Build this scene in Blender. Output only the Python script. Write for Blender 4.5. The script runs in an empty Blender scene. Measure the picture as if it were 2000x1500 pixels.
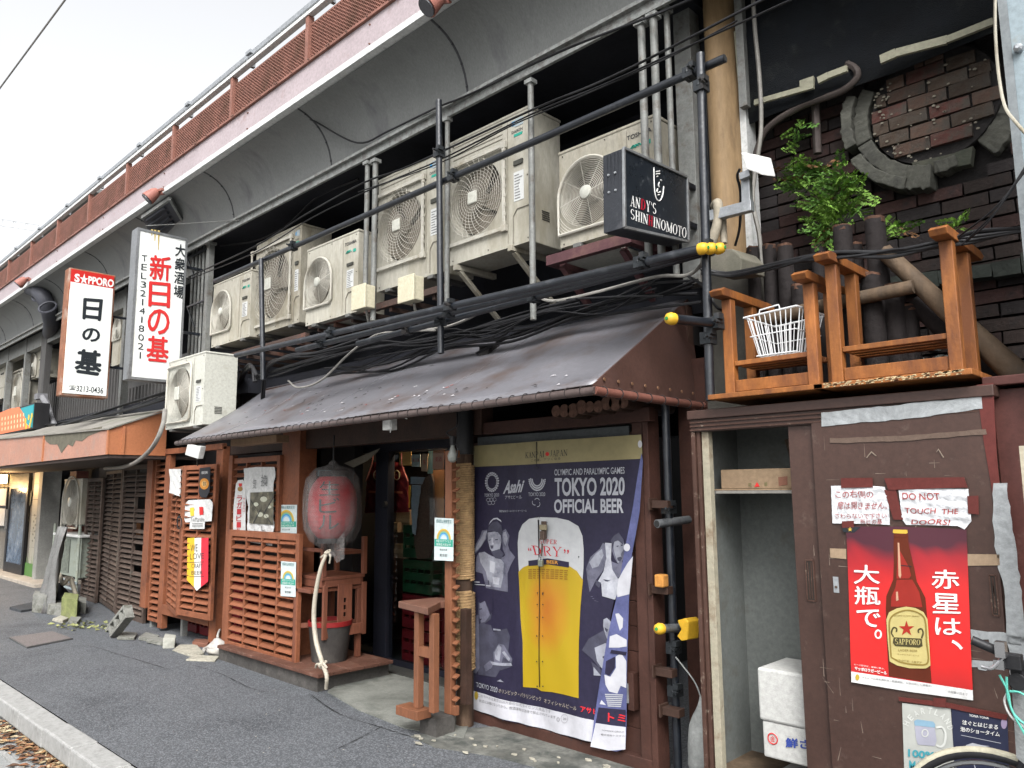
import bpy, math, random
from mathutils import Vector, Matrix
from mathutils.geometry import tessellate_polygon
V = Vector
PI = math.pi
rnd = random.Random(7)
scn = bpy.context.scene
col = scn.collection

# ---------------------------------------------------------------- camera
F, CX, CY = 1500.0, 1000.0, 750.0
_p, _yaw, _r = math.atan(208 / 1500), math.radians(44.3), math.radians(-.45)
FW = V((-math.sin(_yaw) * math.cos(_p), math.cos(_yaw) * math.cos(_p), math.sin(_p)))
_rt = V((math.cos(_yaw), math.sin(_yaw), 0))
_up = _rt.cross(FW)
RT = _rt * math.cos(_r) + _up * math.sin(_r)
UP = _up * math.cos(_r) - _rt * math.sin(_r)
EYE = V((0, 0, 1.6))
cam = bpy.data.cameras.new('camera')
cam.sensor_width = 36
cam.lens = 27
cam.clip_start = .05
cam.clip_end = 600
co = bpy.data.objects.new('camera', cam)
col.objects.link(co)
m3 = Matrix((RT, UP, -FW)).transposed()
co.matrix_world = Matrix.Translation(EYE) @ m3.to_4x4()
scn.camera = co

# ---------------------------------------------------------------- world, sun, exposure
SUN_EL, SUN_AZ = math.radians(48), math.radians(138)   # azimuth clockwise from +Y
w = bpy.data.worlds.new('World')
scn.world = w
w.use_nodes = True
nt = w.node_tree
nt.nodes.clear()
sk = nt.nodes.new('ShaderNodeTexSky')
sk.sky_type = 'NISHITA'
sk.sun_disc = False
sk.sun_elevation = SUN_EL
sk.sun_rotation = SUN_AZ
sk.dust_density = 6
sk.air_density = 1.0
hs = nt.nodes.new('ShaderNodeHueSaturation')
hs.inputs['Saturation'].default_value = .10
bg = nt.nodes.new('ShaderNodeBackground')
bg.inputs[1].default_value = .15
ow = nt.nodes.new('ShaderNodeOutputWorld')
nt.links.new(sk.outputs[0], hs.inputs['Color'])
nt.links.new(hs.outputs[0], bg.inputs[0])
nt.links.new(bg.outputs[0], ow.inputs[0])
sl = bpy.data.lights.new('sun', 'SUN')
sl.energy = 1.0
sl.angle = math.radians(25)
sl.color = (1, .985, .96)
so = bpy.data.objects.new('sun', sl)
col.objects.link(so)
sd = V((math.sin(SUN_AZ) * math.cos(SUN_EL), math.cos(SUN_AZ) * math.cos(SUN_EL), math.sin(SUN_EL)))
so.rotation_euler = sd.to_track_quat('Z', 'Y').to_euler()
vs = scn.view_settings
vs.view_transform = 'Standard'
vs.look = 'None'
vs.exposure = 1.42
vs.gamma = 1
vs.use_curve_mapping = False
scn.cycles.max_bounces = 8
scn.cycles.diffuse_bounces = 5
scn.cycles.caustics_reflective = False
scn.cycles.caustics_refractive = False


# ---------------------------------------------------------------- points from the survey of the photograph (real depth given each time)
def ray(x, y): return FW + RT * ((x - CX) / F) - UP * ((y - CY) / F)
def aY(x, y, Y):
    d = ray(x, y)
    return EYE + d * (Y / d.y)
def aX(x, y, X):
    d = ray(x, y)
    return EYE + d * (X / d.x)
def aZ(x, y, Z=0):
    d = ray(x, y)
    return EYE + d * ((Z - EYE.z) / d.z)


# ---------------------------------------------------------------- materials
MATS = {}
def mat(name, c, rough=.6, metal=0., var=.18, scale=3., bump=.15, bscale=70., dirt=None, damt=.5, dscale=2.5, stretch=1., emit=0., alpha=1., spec=.22, rnd_obj=0., mapx=1.):
    if name in MATS: return MATS[name]
    if not emit: c = [k * .73 for k in c]; dirt = dirt and [k * .73 for k in dirt]
    m = bpy.data.materials.new(name)
    m.use_nodes = True
    n = m.node_tree
    b = n.nodes['Principled BSDF']
    L = n.links.new
    tc = n.nodes.new('ShaderNodeTexCoord')
    mp = n.nodes.new('ShaderNodeMapping')
    mp.inputs['Scale'].default_value = (mapx, 1, 1 / stretch)
    L(tc.outputs['Object'], mp.inputs[0])
    nz = n.nodes.new('ShaderNodeTexNoise')
    nz.inputs['Scale'].default_value = scale
    nz.inputs['Detail'].default_value = 6
    nz.inputs['Roughness'].default_value = .62
    L(mp.outputs[0], nz.inputs['Vector'])
    rp = n.nodes.new('ShaderNodeValToRGB')
    rp.color_ramp.elements[0].position = .3
    rp.color_ramp.elements[1].position = .72
    lo = [max(0, k * (1 - var)) for k in c]
    hi = [min(1, k * (1 + var)) for k in c]
    rp.color_ramp.elements[0].color = (*lo, 1)
    rp.color_ramp.elements[1].color = (*hi, 1)
    L(nz.outputs['Fac'], rp.inputs[0])
    out = rp.outputs[0]
    if bump and not emit:                        # fine grain and grime
        nf = n.nodes.new('ShaderNodeTexNoise')
        nf.inputs['Scale'].default_value = 38
        nf.inputs['Detail'].default_value = 8
        nf.inputs['Roughness'].default_value = .75
        L(mp.outputs[0], nf.inputs['Vector'])
        mf = n.nodes.new('ShaderNodeMapRange')
        mf.inputs[1].default_value = .25; mf.inputs[2].default_value = .75
        mf.inputs[3].default_value = .72; mf.inputs[4].default_value = 1.2
        L(nf.outputs['Fac'], mf.inputs[0])
        hf = n.nodes.new('ShaderNodeHueSaturation')
        L(mf.outputs[0], hf.inputs['Value']); L(out, hf.inputs['Color'])
        out = hf.outputs[0]
    if dirt:
        n2 = n.nodes.new('ShaderNodeTexNoise')
        n2.inputs['Scale'].default_value = dscale
        n2.inputs['Detail'].default_value = 9
        n2.inputs['Roughness'].default_value = .7
        L(mp.outputs[0], n2.inputs['Vector'])
        r2 = n.nodes.new('ShaderNodeValToRGB')
        r2.color_ramp.elements[0].position = max(0., .62 - .3 * damt)
        r2.color_ramp.elements[1].position = max(.05, .8 - .3 * damt)
        L(n2.outputs['Fac'], r2.inputs[0])
        mx = n.nodes.new('ShaderNodeMix')
        mx.data_type = 'RGBA'
        L(r2.outputs[0], mx.inputs[0])
        L(out, mx.inputs[6])
        mx.inputs[7].default_value = (*dirt, 1)
        out = mx.outputs[2]
    if rnd_obj:
        oi = n.nodes.new('ShaderNodeObjectInfo')
        mr = n.nodes.new('ShaderNodeMapRange')
        mr.inputs[3].default_value = 1 - rnd_obj
        mr.inputs[4].default_value = 1 + rnd_obj
        L(oi.outputs['Random'], mr.inputs[0])
        hv = n.nodes.new('ShaderNodeHueSaturation')
        L(mr.outputs[0], hv.inputs['Value'])
        L(out, hv.inputs['Color'])
        out = hv.outputs[0]
    L(out, b.inputs['Base Color'])
    b.inputs['Metallic'].default_value = metal
    b.inputs['Specular IOR Level'].default_value = spec
    rr = n.nodes.new('ShaderNodeMapRange')
    rr.inputs[3].default_value = max(.02, rough - .12)
    rr.inputs[4].default_value = min(1, rough + .12)
    L(nz.outputs['Fac'], rr.inputs[0])
    L(rr.outputs[0], b.inputs['Roughness'])
    if bump:
        n3 = n.nodes.new('ShaderNodeTexNoise')
        n3.inputs['Scale'].default_value = bscale
        n3.inputs['Detail'].default_value = 4
        L(tc.outputs['Object'], n3.inputs['Vector'])
        bp = n.nodes.new('ShaderNodeBump')
        bp.inputs['Strength'].default_value = bump
        bp.inputs['Distance'].default_value = .01
        L(n3.outputs['Fac'], bp.inputs['Height'])
        L(bp.outputs[0], b.inputs['Normal'])
    if emit:
        b.inputs['Emission Color'].default_value = (*c, 1)
        b.inputs['Emission Strength'].default_value = emit
    if alpha < 1:
        b.inputs['Alpha'].default_value = alpha
    MATS[name] = m
    return m
def ink(name, c, rough=.55):
    return mat('ink_' + name, c, rough, var=.1, scale=14, bump=0)


# ---------------------------------------------------------------- mesh builder
class M:
    def __init__(s): s.v = []; s.f = []; s.k = []; s.c = 0
    def use(s, k): s.c = k; return s
    def add(s, vs, fs):
        b = len(s.v)
        s.v += [V(p) for p in vs]
        for f in fs: s.f.append([b + i for i in f]); s.k.append(s.c)
        return s
    def box(s, x0, x1, y0, y1, z0, z1):
        return s.add([(x0, y0, z0), (x1, y0, z0), (x1, y1, z0), (x0, y1, z0), (x0, y0, z1), (x1, y0, z1), (x1, y1, z1), (x0, y1, z1)],
                     [(0, 3, 2, 1), (4, 5, 6, 7), (0, 1, 5, 4), (1, 2, 6, 5), (2, 3, 7, 6), (3, 0, 4, 7)])
    def cbox(s, c, sx, sy, sz, rot=None):
        b = len(s.v)
        s.box(-sx / 2, sx / 2, -sy / 2, sy / 2, -sz / 2, sz / 2)
        R_ = rot.to_3x3() if rot else Matrix.Identity(3)
        for i in range(b, len(s.v)): s.v[i] = R_ @ s.v[i] + V(c)
        return s
    def hexa(s, a, b_):                       # two quads (lists of 4), joined
        return s.add(list(a) + list(b_), [(0, 3, 2, 1), (4, 5, 6, 7), (0, 1, 5, 4), (1, 2, 6, 5), (2, 3, 7, 6), (3, 0, 4, 7)])
    def bar(s, p, q, w_, h_, up=(0, 0, 1)):
        p, q = V(p), V(q)
        d = (q - p).normalized()
        x = d.cross(V(up))
        if x.length < 1e-4: x = d.cross(V((1, 0, 0)))
        x.normalize()
        y = x.cross(d)
        x *= w_ / 2; y *= h_ / 2
        return s.hexa([p - x - y, p + x - y, p + x + y, p - x + y], [q - x - y, q + x - y, q + x + y, q - x + y])
    def tube(s, pts, r, n=8, caps=True):
        pts = [V(p) for p in pts]
        b = len(s.v)
        rs = r if isinstance(r, (list, tuple)) else [r] * len(pts)
        prev = None
        vs_ = []
        for i, p in enumerate(pts):
            d = (pts[min(i + 1, len(pts) - 1)] - pts[max(i - 1, 0)]).normalized()
            if prev is None:
                x = d.cross(V((0, 0, 1)))
                if x.length < .05: x = d.cross(V((1, 0, 0)))
            else: x = prev - d * prev.dot(d)
            x.normalize(); prev = x
            y = d.cross(x)
            for k in range(n):
                a = 2 * PI * k / n
                vs_.append(p + (x * math.cos(a) + y * math.sin(a)) * rs[i])
        fs = []
        for i in range(len(pts) - 1):
            for k in range(n):
                fs.append((i * n + k, i * n + (k + 1) % n, (i + 1) * n + (k + 1) % n, (i + 1) * n + k))
        if caps: fs += [tuple(reversed(range(n))), tuple((len(pts) - 1) * n + k for k in range(n))]
        return s.add(vs_, fs)
    def ring(s, c, R_, r, u=(1, 0, 0), v=(0, 0, 1), n=32, m=5, a0=0., a1=2 * PI):
        u, v = V(u), V(v)
        full = abs(a1 - a0 - 2 * PI) < 1e-6
        pts = [V(c) + (u * math.cos(a0 + (a1 - a0) * i / n) + v * math.sin(a0 + (a1 - a0) * i / n)) * R_ for i in range(n + 1)]
        nn = u.cross(v)
        vs_ = []
        for i in range(n + (0 if full else 1)):
            a = a0 + (a1 - a0) * i / n
            rd = u * math.cos(a) + v * math.sin(a)
            for k in range(m):
                t = 2 * PI * k / m
                vs_.append(pts[i] + rd * (r * math.cos(t)) + nn * (r * math.sin(t)))
        fs = []
        N = len(vs_) // m
        for i in range(n):
            j = (i + 1) % N
            for k in range(m): fs.append((i * m + k, i * m + (k + 1) % m, j * m + (k + 1) % m, j * m + k))
        return s.add(vs_, fs)
    def lathe(s, prof, o, ax=(0, 0, 1), n=16):   # prof [(radius, height)]
        ax = V(ax).normalized()
        x = ax.cross(V((0, 1, 0)))
        if x.length < .1: x = ax.cross(V((1, 0, 0)))
        x.normalize(); y = ax.cross(x); o = V(o)
        vs_ = [o + ax * h + (x * math.cos(2 * PI * k / n) + y * math.sin(2 * PI * k / n)) * r for r, h in prof for k in range(n)]
        fs = [(i * n + k, i * n + (k + 1) % n, (i + 1) * n + (k + 1) % n, (i + 1) * n + k) for i in range(len(prof) - 1) for k in range(n)]
        fs += [tuple(reversed(range(n))), tuple((len(prof) - 1) * n + k for k in range(n))]
        return s.add(vs_, fs)
    def poly(s, pts):
        pts = [V(p) for p in pts]
        if len(pts) <= 4: return s.add(pts, [tuple(range(len(pts)))])
        return s.add(pts, [tuple(t) for t in tessellate_polygon([pts])])
    def prism(s, pts, d):
        pts = [V(p) for p in pts]; d = V(d); n = len(pts)
        tr = tessellate_polygon([pts])
        fs = [tuple(t) for t in tr] + [tuple(n + i for i in reversed(t)) for t in tr] + [(i, (i + 1) % n, n + (i + 1) % n, n + i) for i in range(n)]
        return s.add(pts + [p + d for p in pts], fs)
    def warp(s, fn): s.v = [V(fn(p)) for p in s.v]; return s
    def jag(s, a):
        s.v = [p + V((rnd.uniform(-a, a), rnd.uniform(-a, a), rnd.uniform(-a, a))) for p in s.v]; return s
    def mesh(s, name, mats, smooth=None):
        me = bpy.data.meshes.new(name)
        me.from_pydata([tuple(p) for p in s.v], [], s.f)
        for m_ in (mats if isinstance(mats, (list, tuple)) else [mats]): me.materials.append(m_)
        me.polygons.foreach_set('material_index', s.k)
        if smooth is not None:
            me.polygons.foreach_set('use_smooth', [True] * len(s.f))
            me.set_sharp_from_angle(angle=math.radians(smooth))
        me.validate(clean_customdata=False)
        me.update()
        return me
    def build(s, name, mats, parent=None, smooth=None, bevel=0., label=None, fix=True):
        if parent is not None:
            o_ = wloc(parent)
            s.v = [p - o_ for p in s.v]
        elif s.v:                                 # top-level mesh: origin at its base centre
            pass
        me = s.mesh(name, mats, smooth)
        o = bpy.data.objects.new(name, me)
        col.objects.link(o)
        if parent is not None: o.parent = parent
        if fix: fixn(me)
        if bevel:
            b = o.modifiers.new('bevel', 'BEVEL')
            b.width = bevel; b.segments = 2; b.limit_method = 'ANGLE'; b.angle_limit = math.radians(40)
        if label: o['label'] = label
        return o
import bmesh
def fixn(me):
    bm = bmesh.new(); bm.from_mesh(me)
    bmesh.ops.recalc_face_normals(bm, faces=bm.faces)
    bm.to_mesh(me); bm.free()
def wloc(o):
    p = V((0, 0, 0))
    while o is not None:
        p = p + o.location; o = o.parent
    return p
def tag(o, label, cat, group=None):
    o['label'] = label; o['category'] = cat
    if group: o['group'] = group
    return o
def thing(name, label, cat, loc=(0, 0, 0), group=None):
    o = bpy.data.objects.new(name, None)
    o.empty_display_size = .1
    col.objects.link(o); o.location = loc
    return tag(o, label, cat, group)
def solo(m, name, mats, label, cat, group=None, smooth=None, bevel=0.):
    c = sum(m.v, V()) / len(m.v); c.z = min(p.z for p in m.v)
    m.v = [p - c for p in m.v]
    o = m.build(name, mats, None, smooth, bevel)
    o.location = c
    return tag(o, label, cat, group)
def struct(m, name, mats, smooth=None, bevel=0.):
    o = m.build(name, mats, None, smooth, bevel); o['kind'] = 'structure'; return o
def inst(name, me, parent, loc, rot=None, sc=None):
    o = bpy.data.objects.new(name, me)
    col.objects.link(o); o.parent = parent
    o.location = V(loc) - wloc(parent)
    if rot is not None: o.rotation_euler = rot
    if sc is not None: o.scale = sc
    return o
def curve(pts, n=6):                            # smooth curve through points
    pts = [V(p) for p in pts]
    P = [pts[0] * 2 - pts[1]] + pts + [pts[-1] * 2 - pts[-2]]
    out = []
    for i in range(1, len(P) - 2):
        for k in range(n):
            t = k / n
            a, b, c, d = P[i - 1], P[i], P[i + 1], P[i + 2]
            out.append(.5 * ((2 * b) + (c - a) * t + (2 * a - 5 * b + 4 * c - d) * t * t + (3 * b - a - 3 * c + d) * t ** 3))
    return out + [pts[-1]]
def sub(m, maxlen=.05, it=4):                    # cut long edges so a sheet can be bent
    bm = bmesh.new()
    vs_ = [bm.verts.new(p) for p in m.v]
    bm.verts.ensure_lookup_table()
    for f, k in zip(m.f, m.k):
        try:
            fc = bm.faces.new([vs_[i] for i in f]); fc.material_index = k
        except ValueError: pass
    bmesh.ops.triangulate(bm, faces=bm.faces[:])
    for _ in range(it):
        e = [x for x in bm.edges if x.calc_length() > maxlen]
        if not e: break
        bmesh.ops.subdivide_edges(bm, edges=e, cuts=1)
        bmesh.ops.triangulate(bm, faces=[f for f in bm.faces if len(f.verts) > 3])
    bm.verts.index_update()
    m.v = [v.co.copy() for v in bm.verts]
    m.f = [[v.index for v in f.verts] for f in bm.faces]
    m.k = [f.material_index for f in bm.faces]
    bm.free()
    return m

# ---------------------------------------------------------------- lettering
_tc = {}
def glyphs(s_, off=0., res=3):
    key = (s_, off)
    if key in _tc: return _tc[key]
    c = bpy.data.curves.new('t', 'FONT')
    c.body = s_; c.offset = off; c.resolution_u = res
    o = bpy.data.objects.new('t', c)
    col.objects.link(o)
    bpy.context.view_layer.update()
    me = bpy.data.meshes.new_from_object(o.evaluated_get(bpy.context.evaluated_depsgraph_get()))
    vs_ = [(v.co.x, v.co.y) for v in me.vertices]
    fs = [tuple(p.vertices) for p in me.polygons]
    bpy.data.objects.remove(o); bpy.data.curves.remove(c); bpy.data.meshes.remove(me)
    x0 = min(p[0] for p in vs_); x1 = max(p[0] for p in vs_); y0 = min(p[1] for p in vs_); y1 = max(p[1] for p in vs_)
    _tc[key] = ([((x - x0) / (x1 - x0), (y - y0) / (y1 - y0)) for x, y in vs_], fs)
    return _tc[key]
def blin(q, a, b):                              # q: TL TR BR BL, a right, b up
    return (q[3] * (1 - a) + q[2] * a) * (1 - b) + (q[0] * (1 - a) + q[1] * a) * b
def word(m, s_, q, off=0., res=3, slant=0.):    # lettering fitted in the quad TL TR BR BL (points)
    q = [V(p) for p in q]
    if ord(s_[0]) > 255:   # bold by overprinting: each pass a hair proud of the last
        nn = (q[1] - q[0]).cross(q[3] - q[0]).normalized()
        if nn.dot(EYE - q[0]) < 0: nn = -nn
        vs_, fs = glyphs(s_, 0., res)
        ps_ = ((0, 0), (1, 0), (-1, 0), (0, 1), (0, -1), (.7, .7), (-.7, -.7)) if off > .006 else ((0, 0),)
        for i, (da, db) in enumerate(ps_):
            m.add([blin(q, a + da * off * 1.1 / len(s_), b + db * off * 1.1) + nn * (.0003 * i) for a, b in vs_], fs)
        return m
    vs_, fs = glyphs(s_, off, res)
    return m.add([blin(q, a + slant * b, b) for a, b in vs_], fs)
def wordr(m, s_, o, u, v, off=0., res=3, slant=0.):   # o lower left, u width vector, v height vector
    o, u, v = V(o), V(u), V(v)
    return word(m, s_, [o + v, o + u + v, o + u, o], off, res, slant)
def column(m, s_, q, off=0., gap=.12, res=3):   # characters stacked downwards in the quad
    n = len(s_)
    q = [V(p) for p in q]
    for i, ch in enumerate(s_):
        if ch == ' ': continue
        t, b = 1 - i / n, 1 - (i + 1 - gap) / n
        cx_ = (0, 1)
        if ch in '1|Il': cx_ = (.38, .62)
        if ch in '-ー・': cx_ = (.1, .9)
        if ch == '-': t, b = (t + b) / 2 + .006, (t + b) / 2 - .006
        word(m, ch, [blin(q, cx_[0], t), blin(q, cx_[1], t), blin(q, cx_[1], b), blin(q, cx_[0], b)], off, res)
    return m
# serif lettering drawn with strokes: thick stems, thin hairlines, slab ends
SER = {
 'A': [((.15, 0), (.48, 1), .06), ((.48, 1), (.85, 0), .17), ((.24, .33), (.7, .33), .06), ((0, .02), (.3, .02), .05), ((.62, .02), (1, .02), .05)],
 'N': [((.16, 0), (.16, 1), .07), ((.12, 1), (.84, 0), .18), ((.84, 0), (.84, 1), .07), ((0, .02), (.32, .02), .05), ((0, .98), (.25, .98), .05), ((.66, .98), (1, .98), .05)],
 'D': [((.22, 0), (.22, 1), .18), 'arcD', ((0, .02), (.5, .02), .05), ((0, .98), (.5, .98), .05)],
 'Y': [((.12, 1), (.5, .48), .17), ((.88, 1), (.5, .48), .07), ((.5, .5), (.5, 0), .18), ((.3, .02), (.7, .02), .05), ((0, .98), (.32, .98), .05), ((.7, .98), (1, .98), .05)],
 "'": [((.5, 1), (.5, .7), .2)],
 'S': 'S', 'O': 'O',
 'H': [((.2, 0), (.2, 1), .17), ((.8, 0), (.8, 1), .17), ((.2, .5), (.8, .5), .06), ((.02, .02), (.4, .02), .05), ((.6, .02), (.98, .02), .05), ((.02, .98), (.4, .98), .05), ((.6, .98), (.98, .98), .05)],
 'I': [((.5, 0), (.5, 1), .34), ((.1, .02), (.9, .02), .05), ((.1, .98), (.9, .98), .05)],
 'M': [((.13, 0), (.13, 1), .05), ((.15, 1), (.5, .05), .13), ((.5, .05), (.85, 1), .05), ((.85, 0), (.85, 1), .14), ((0, .02), (.28, .02), .05), ((.68, .02), (1, .02), .05), ((0, .98), (.2, .98), .05), ((.8, .98), (1, .98), .05)],
 'T': [((.5, 0), (.5, 1), .18), ((.05, .96), (.95, .96), .07), ((.05, 1), (.05, .75), .06), ((.95, 1), (.95, .75), .06), ((.3, .02), (.7, .02), .05)],
 'P': [((.22, 0), (.22, 1), .17), 'arcP', ((0, .02), (.45, .02), .05), ((0, .98), (.5, .98), .05)],
 'R': [((.22, 0), (.22, 1), .17), 'arcP', ((.45, .48), (.9, 0), .17), ((0, .02), (.42, .02), .05), ((.75, .02), (1, .02), .05), ((0, .98), (.5, .98), .05)],
 'K': [((.2, 0), (.2, 1), .17), ((.25, .4), (.8, 1), .06), ((.4, .58), (.88, 0), .17), ((0, .02), (.4, .02), .05), ((.7, .02), (1, .02), .05), ((0, .98), (.4, .98), .05), ((.6, .98), (1, .98), .05)],
 'J': [((.6, .2), (.6, 1), .2), ((.6, .2), (.35, .02), .12), ((.35, .02), (.12, .15), .1), ((.35, .98), (.85, .98), .05)],
 'U': [((.2, .25), (.2, 1), .16), ((.2, .25), (.38, .04), .12), ((.38, .04), (.65, .04), .07), ((.65, .04), (.82, .25), .07), ((.82, .25), (.82, 1), .07), ((0, .98), (.4, .98), .05), ((.66, .98), (1, .98), .05)],
 'E': [((.22, 0), (.22, 1), .18), ((.2, .03), (.92, .03), .07), ((.2, .97), (.88, .97), .07), ((.2, .52), (.65, .52), .06), ((.92, 0), (.92, .25), .06), ((.88, 1), (.88, .78), .06)],
}
def serif(m, s_, q, wid=None, bold=1.):
    q = [V(p) for p in q]
    wd = {'I': .45, "'": .3, 'M': 1.25, ' ': .5, 'J': .6}
    ws = [wd.get(c, .85 if c not in 'OND' else .95) for c in s_]
    tot = sum(ws); x = 0
    def st(p, r, t, x0, w_):
        t *= bold * .5
        dx, dy = r[0] - p[0], r[1] - p[1]
        L_ = math.hypot(dx, dy) or 1
        nx, ny = -dy / L_ * t, dx / L_ * t
        if abs(dy) < .02: nx = 0
        if abs(dy) > .1: nx = math.copysign(t, nx) ; ny = 0
        pts = [(p[0] + nx, p[1] + ny), (r[0] + nx, r[1] + ny), (r[0] - nx, r[1] - ny), (p[0] - nx, p[1] - ny)]
        m.add([blin(q, (x0 + a * w_ * .92) / tot, b) for a, b in pts], [(0, 1, 2, 3)])
    def arc(cx_, cy_, rx, ry, a0, a1, tmax, tmin, x0, w_, n=12):
        vs_ = []
        for i in range(n + 1):
            a = a0 + (a1 - a0) * i / n
            t = (tmin + (tmax - tmin) * abs(math.cos(a))) * bold
            for s1 in (1, -1):
                vs_.append(blin(q, (x0 + (cx_ + (rx + s1 * t / 2) * math.cos(a)) * w_ * .92) / tot, cy_ + (ry + s1 * .03) * math.sin(a)))
        m.add(vs_, [(2 * i, 2 * i + 2, 2 * i + 3, 2 * i + 1) for i in range(n)])
    for c, w_ in zip(s_, ws):
        g = SER.get(c)
        if g == 'O': arc(.5, .5, .4, .48, 0, 2 * PI, .18, .06, x, w_, 20)
        elif g == 'S':
            arc(.5, .74, .3, .24, .15 * PI, 1.5 * PI, .16, .07, x, w_)
            arc(.5, .26, .33, .24, -.85 * PI, .5 * PI, .16, .07, x, w_)
        elif g:
            for e in g:
                if e == 'arcD': arc(.35, .5, .5, .48, -PI / 2, PI / 2, .18, .05, x, w_)
                elif e == 'arcP': arc(.4, .73, .38, .25, -PI / 2, PI / 2, .16, .05, x, w_)
                else: st(*e, x, w_)
        x += w_
    return m
# ================================================================ MATERIAL SET
ASPH = mat('asphalt', (.092, .098, .107), .66, var=.2, scale=.8, bump=.55, bscale=60, dirt=(.050, .054, .060), damt=.52, dscale=.8)
def speckle(m, sc_=150, lo=.58, hi=.68, c=(.24, .25, .26)):
    n = m.node_tree; b = n.nodes['Principled BSDF']
    src = b.inputs['Base Color'].links[0].from_socket
    tc = n.nodes.new('ShaderNodeTexCoord')
    nz = n.nodes.new('ShaderNodeTexVoronoi'); nz.inputs['Scale'].default_value = sc_
    n.links.new(tc.outputs['Object'], nz.inputs['Vector'])
    sp = n.nodes.new('ShaderNodeSeparateColor'); n.links.new(nz.outputs['Color'], sp.inputs[0])
    mr = n.nodes.new('ShaderNodeMapRange'); mr.inputs[1].default_value = lo; mr.inputs[2].default_value = hi
    n.links.new(sp.outputs[0], mr.inputs[0])
    mx = n.nodes.new('ShaderNodeMix'); mx.data_type = 'RGBA'
    ml = n.nodes.new('ShaderNodeMath'); ml.operation = 'MULTIPLY'; ml.inputs[1].default_value = .26
    n.links.new(mr.outputs[0], ml.inputs[0]); n.links.new(ml.outputs[0], mx.inputs[0])
    n.links.new(src, mx.inputs[6]); mx.inputs[7].default_value = (*c, 1)
    n.links.new(mx.outputs[2], b.inputs['Base Color'])
speckle(ASPH, 120, .6, .7, (.26, .27, .29))
CONC = mat('concrete', (.30, .30, .29), .85, var=.2, scale=4, bump=.35, bscale=90, dirt=(.12, .12, .115), damt=.35, dscale=5)
KERB = mat('kerb_granite', (.33, .33, .32), .8, var=.15, scale=8, bump=.3, bscale=160, dirt=(.2, .2, .19), damt=.3, dscale=12)
ROAD = mat('gutter_concrete', (.27, .275, .27), .85, var=.12, scale=3, bump=.25, bscale=120)
DARKW = mat('near_black_wall', (.017, .018, .024), .85, var=.4, scale=3, bump=.3, bscale=20)  # near-black blue-grey base, tone varied at random
SOFF = mat('painted_sheet_steel', (.185, .19, .185), .48, var=.10, scale=1.1, bump=.06, bscale=12, dirt=(.115, .115, .12), damt=.28, dscale=1.1, mapx=2.5)
EDGE = mat('chalky_grey_steel', (.28, .29, .28), .7, var=.25, scale=14, bump=.3, bscale=60, dirt=(.16, .15, .14), damt=.5, dscale=20)
PINK = mat('faded_pink_girder_paint', (.42, .355, .37), .5, var=.12, scale=2, bump=.12, bscale=30, dirt=(.30, .2, .19), damt=.22, dscale=5)
MESHP = mat('rust_pink_mesh_paint', (.27, .125, .095), .6, var=.25, scale=8, bump=.2, dirt=(.16, .08, .055), damt=.4)
WHITEP = mat('chipped_white_paint', (.66, .67, .66), .55, var=.1, scale=6, bump=.2, dirt=(.3, .29, .28), damt=.25, dscale=30)
TANC = mat('tan_concrete', (.27, .21, .145), .85, var=.25, scale=5, bump=.2)
GALV = mat('galvanised_steel', (.42, .44, .46), .45, .6, var=.15, scale=15, bump=.1)
BLKP = mat('black_pipe_paint', (.013, .016, .022), .34, .1, var=.35, scale=10, bump=.15, bscale=40, dirt=(.07, .075, .085), damt=.2, dscale=8, spec=.6)
GREYS = mat('grey_post_steel', (.215, .22, .21), .55, .15, var=.2, scale=9, bump=.2, dirt=(.12, .1, .08), damt=.35, dscale=12)
CREAM = mat('aged_cream_enamel', (.45, .43, .365), .5, var=.07, scale=2.5, bump=.04, rnd_obj=.09, dirt=(.31, .285, .22), damt=.40, dscale=3.5, stretch=3.2)
CREAM2 = mat('grimy_cream_enamel', (.39, .365, .30), .55, var=.1, scale=3, bump=.05, dirt=(.22, .19, .13), damt=.42, dscale=4, stretch=2.2)
WHITEA = mat('off_white_enamel', (.56, .56, .50), .45, var=.05, scale=3, bump=.03, dirt=(.38, .37, .31), damt=.18, dscale=4)
FANHOLE = mat('dusty_fan_recess', (.095, .085, .07), .8, var=.35, scale=8, bump=.3)
FANBL = mat('brown_fan_blade', (.20, .175, .14), .6, var=.2, scale=6, bump=.05)
WIREG = mat('coated_grille_wire', (.50, .48, .42), .5, var=.12, scale=12, bump=0, dirt=(.28, .24, .17), damt=.35)
CABLE = mat('black_cable_rubber', (.018, .018, .02), .5, var=.3, scale=12, bump=.1)
CABLEG = mat('grey_cable_sheath', (.26, .25, .23), .6, var=.25, scale=10, bump=.1)
REDW = mat('red_oxide_timber', (.25, .090, .045), .55, var=.22, scale=5, bump=.25, bscale=45, dirt=(.13, .05, .03), damt=.32, dscale=7, rnd_obj=.13)
GREYW = mat('weathered_grey_timber', (.088, .062, .05), .75, var=.35, scale=6, bump=.3, bscale=45, dirt=(.14, .13, .11), damt=.3, dscale=5, rnd_obj=.2)
DKBR = mat('dark_brown_timber', (.055, .03, .022), .6, var=.35, scale=6, bump=.25, dirt=(.03, .02, .015), damt=.3)
ORW = mat('orange_varnished_timber', (.31, .115, .032), .5, var=.25, scale=5, bump=.15, bscale=60, dirt=(.16, .06, .025), damt=.62, dscale=7, stretch=4, rnd_obj=.2)
BLKM = mat('black_plastic', (.02, .02, .022), .45, var=.3, bump=.1)
WHITEPL = mat('white_plastic', (.68, .68, .66), .45, var=.05, bump=.02, dirt=(.45, .44, .4), damt=.2)
GLASS = None
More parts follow.
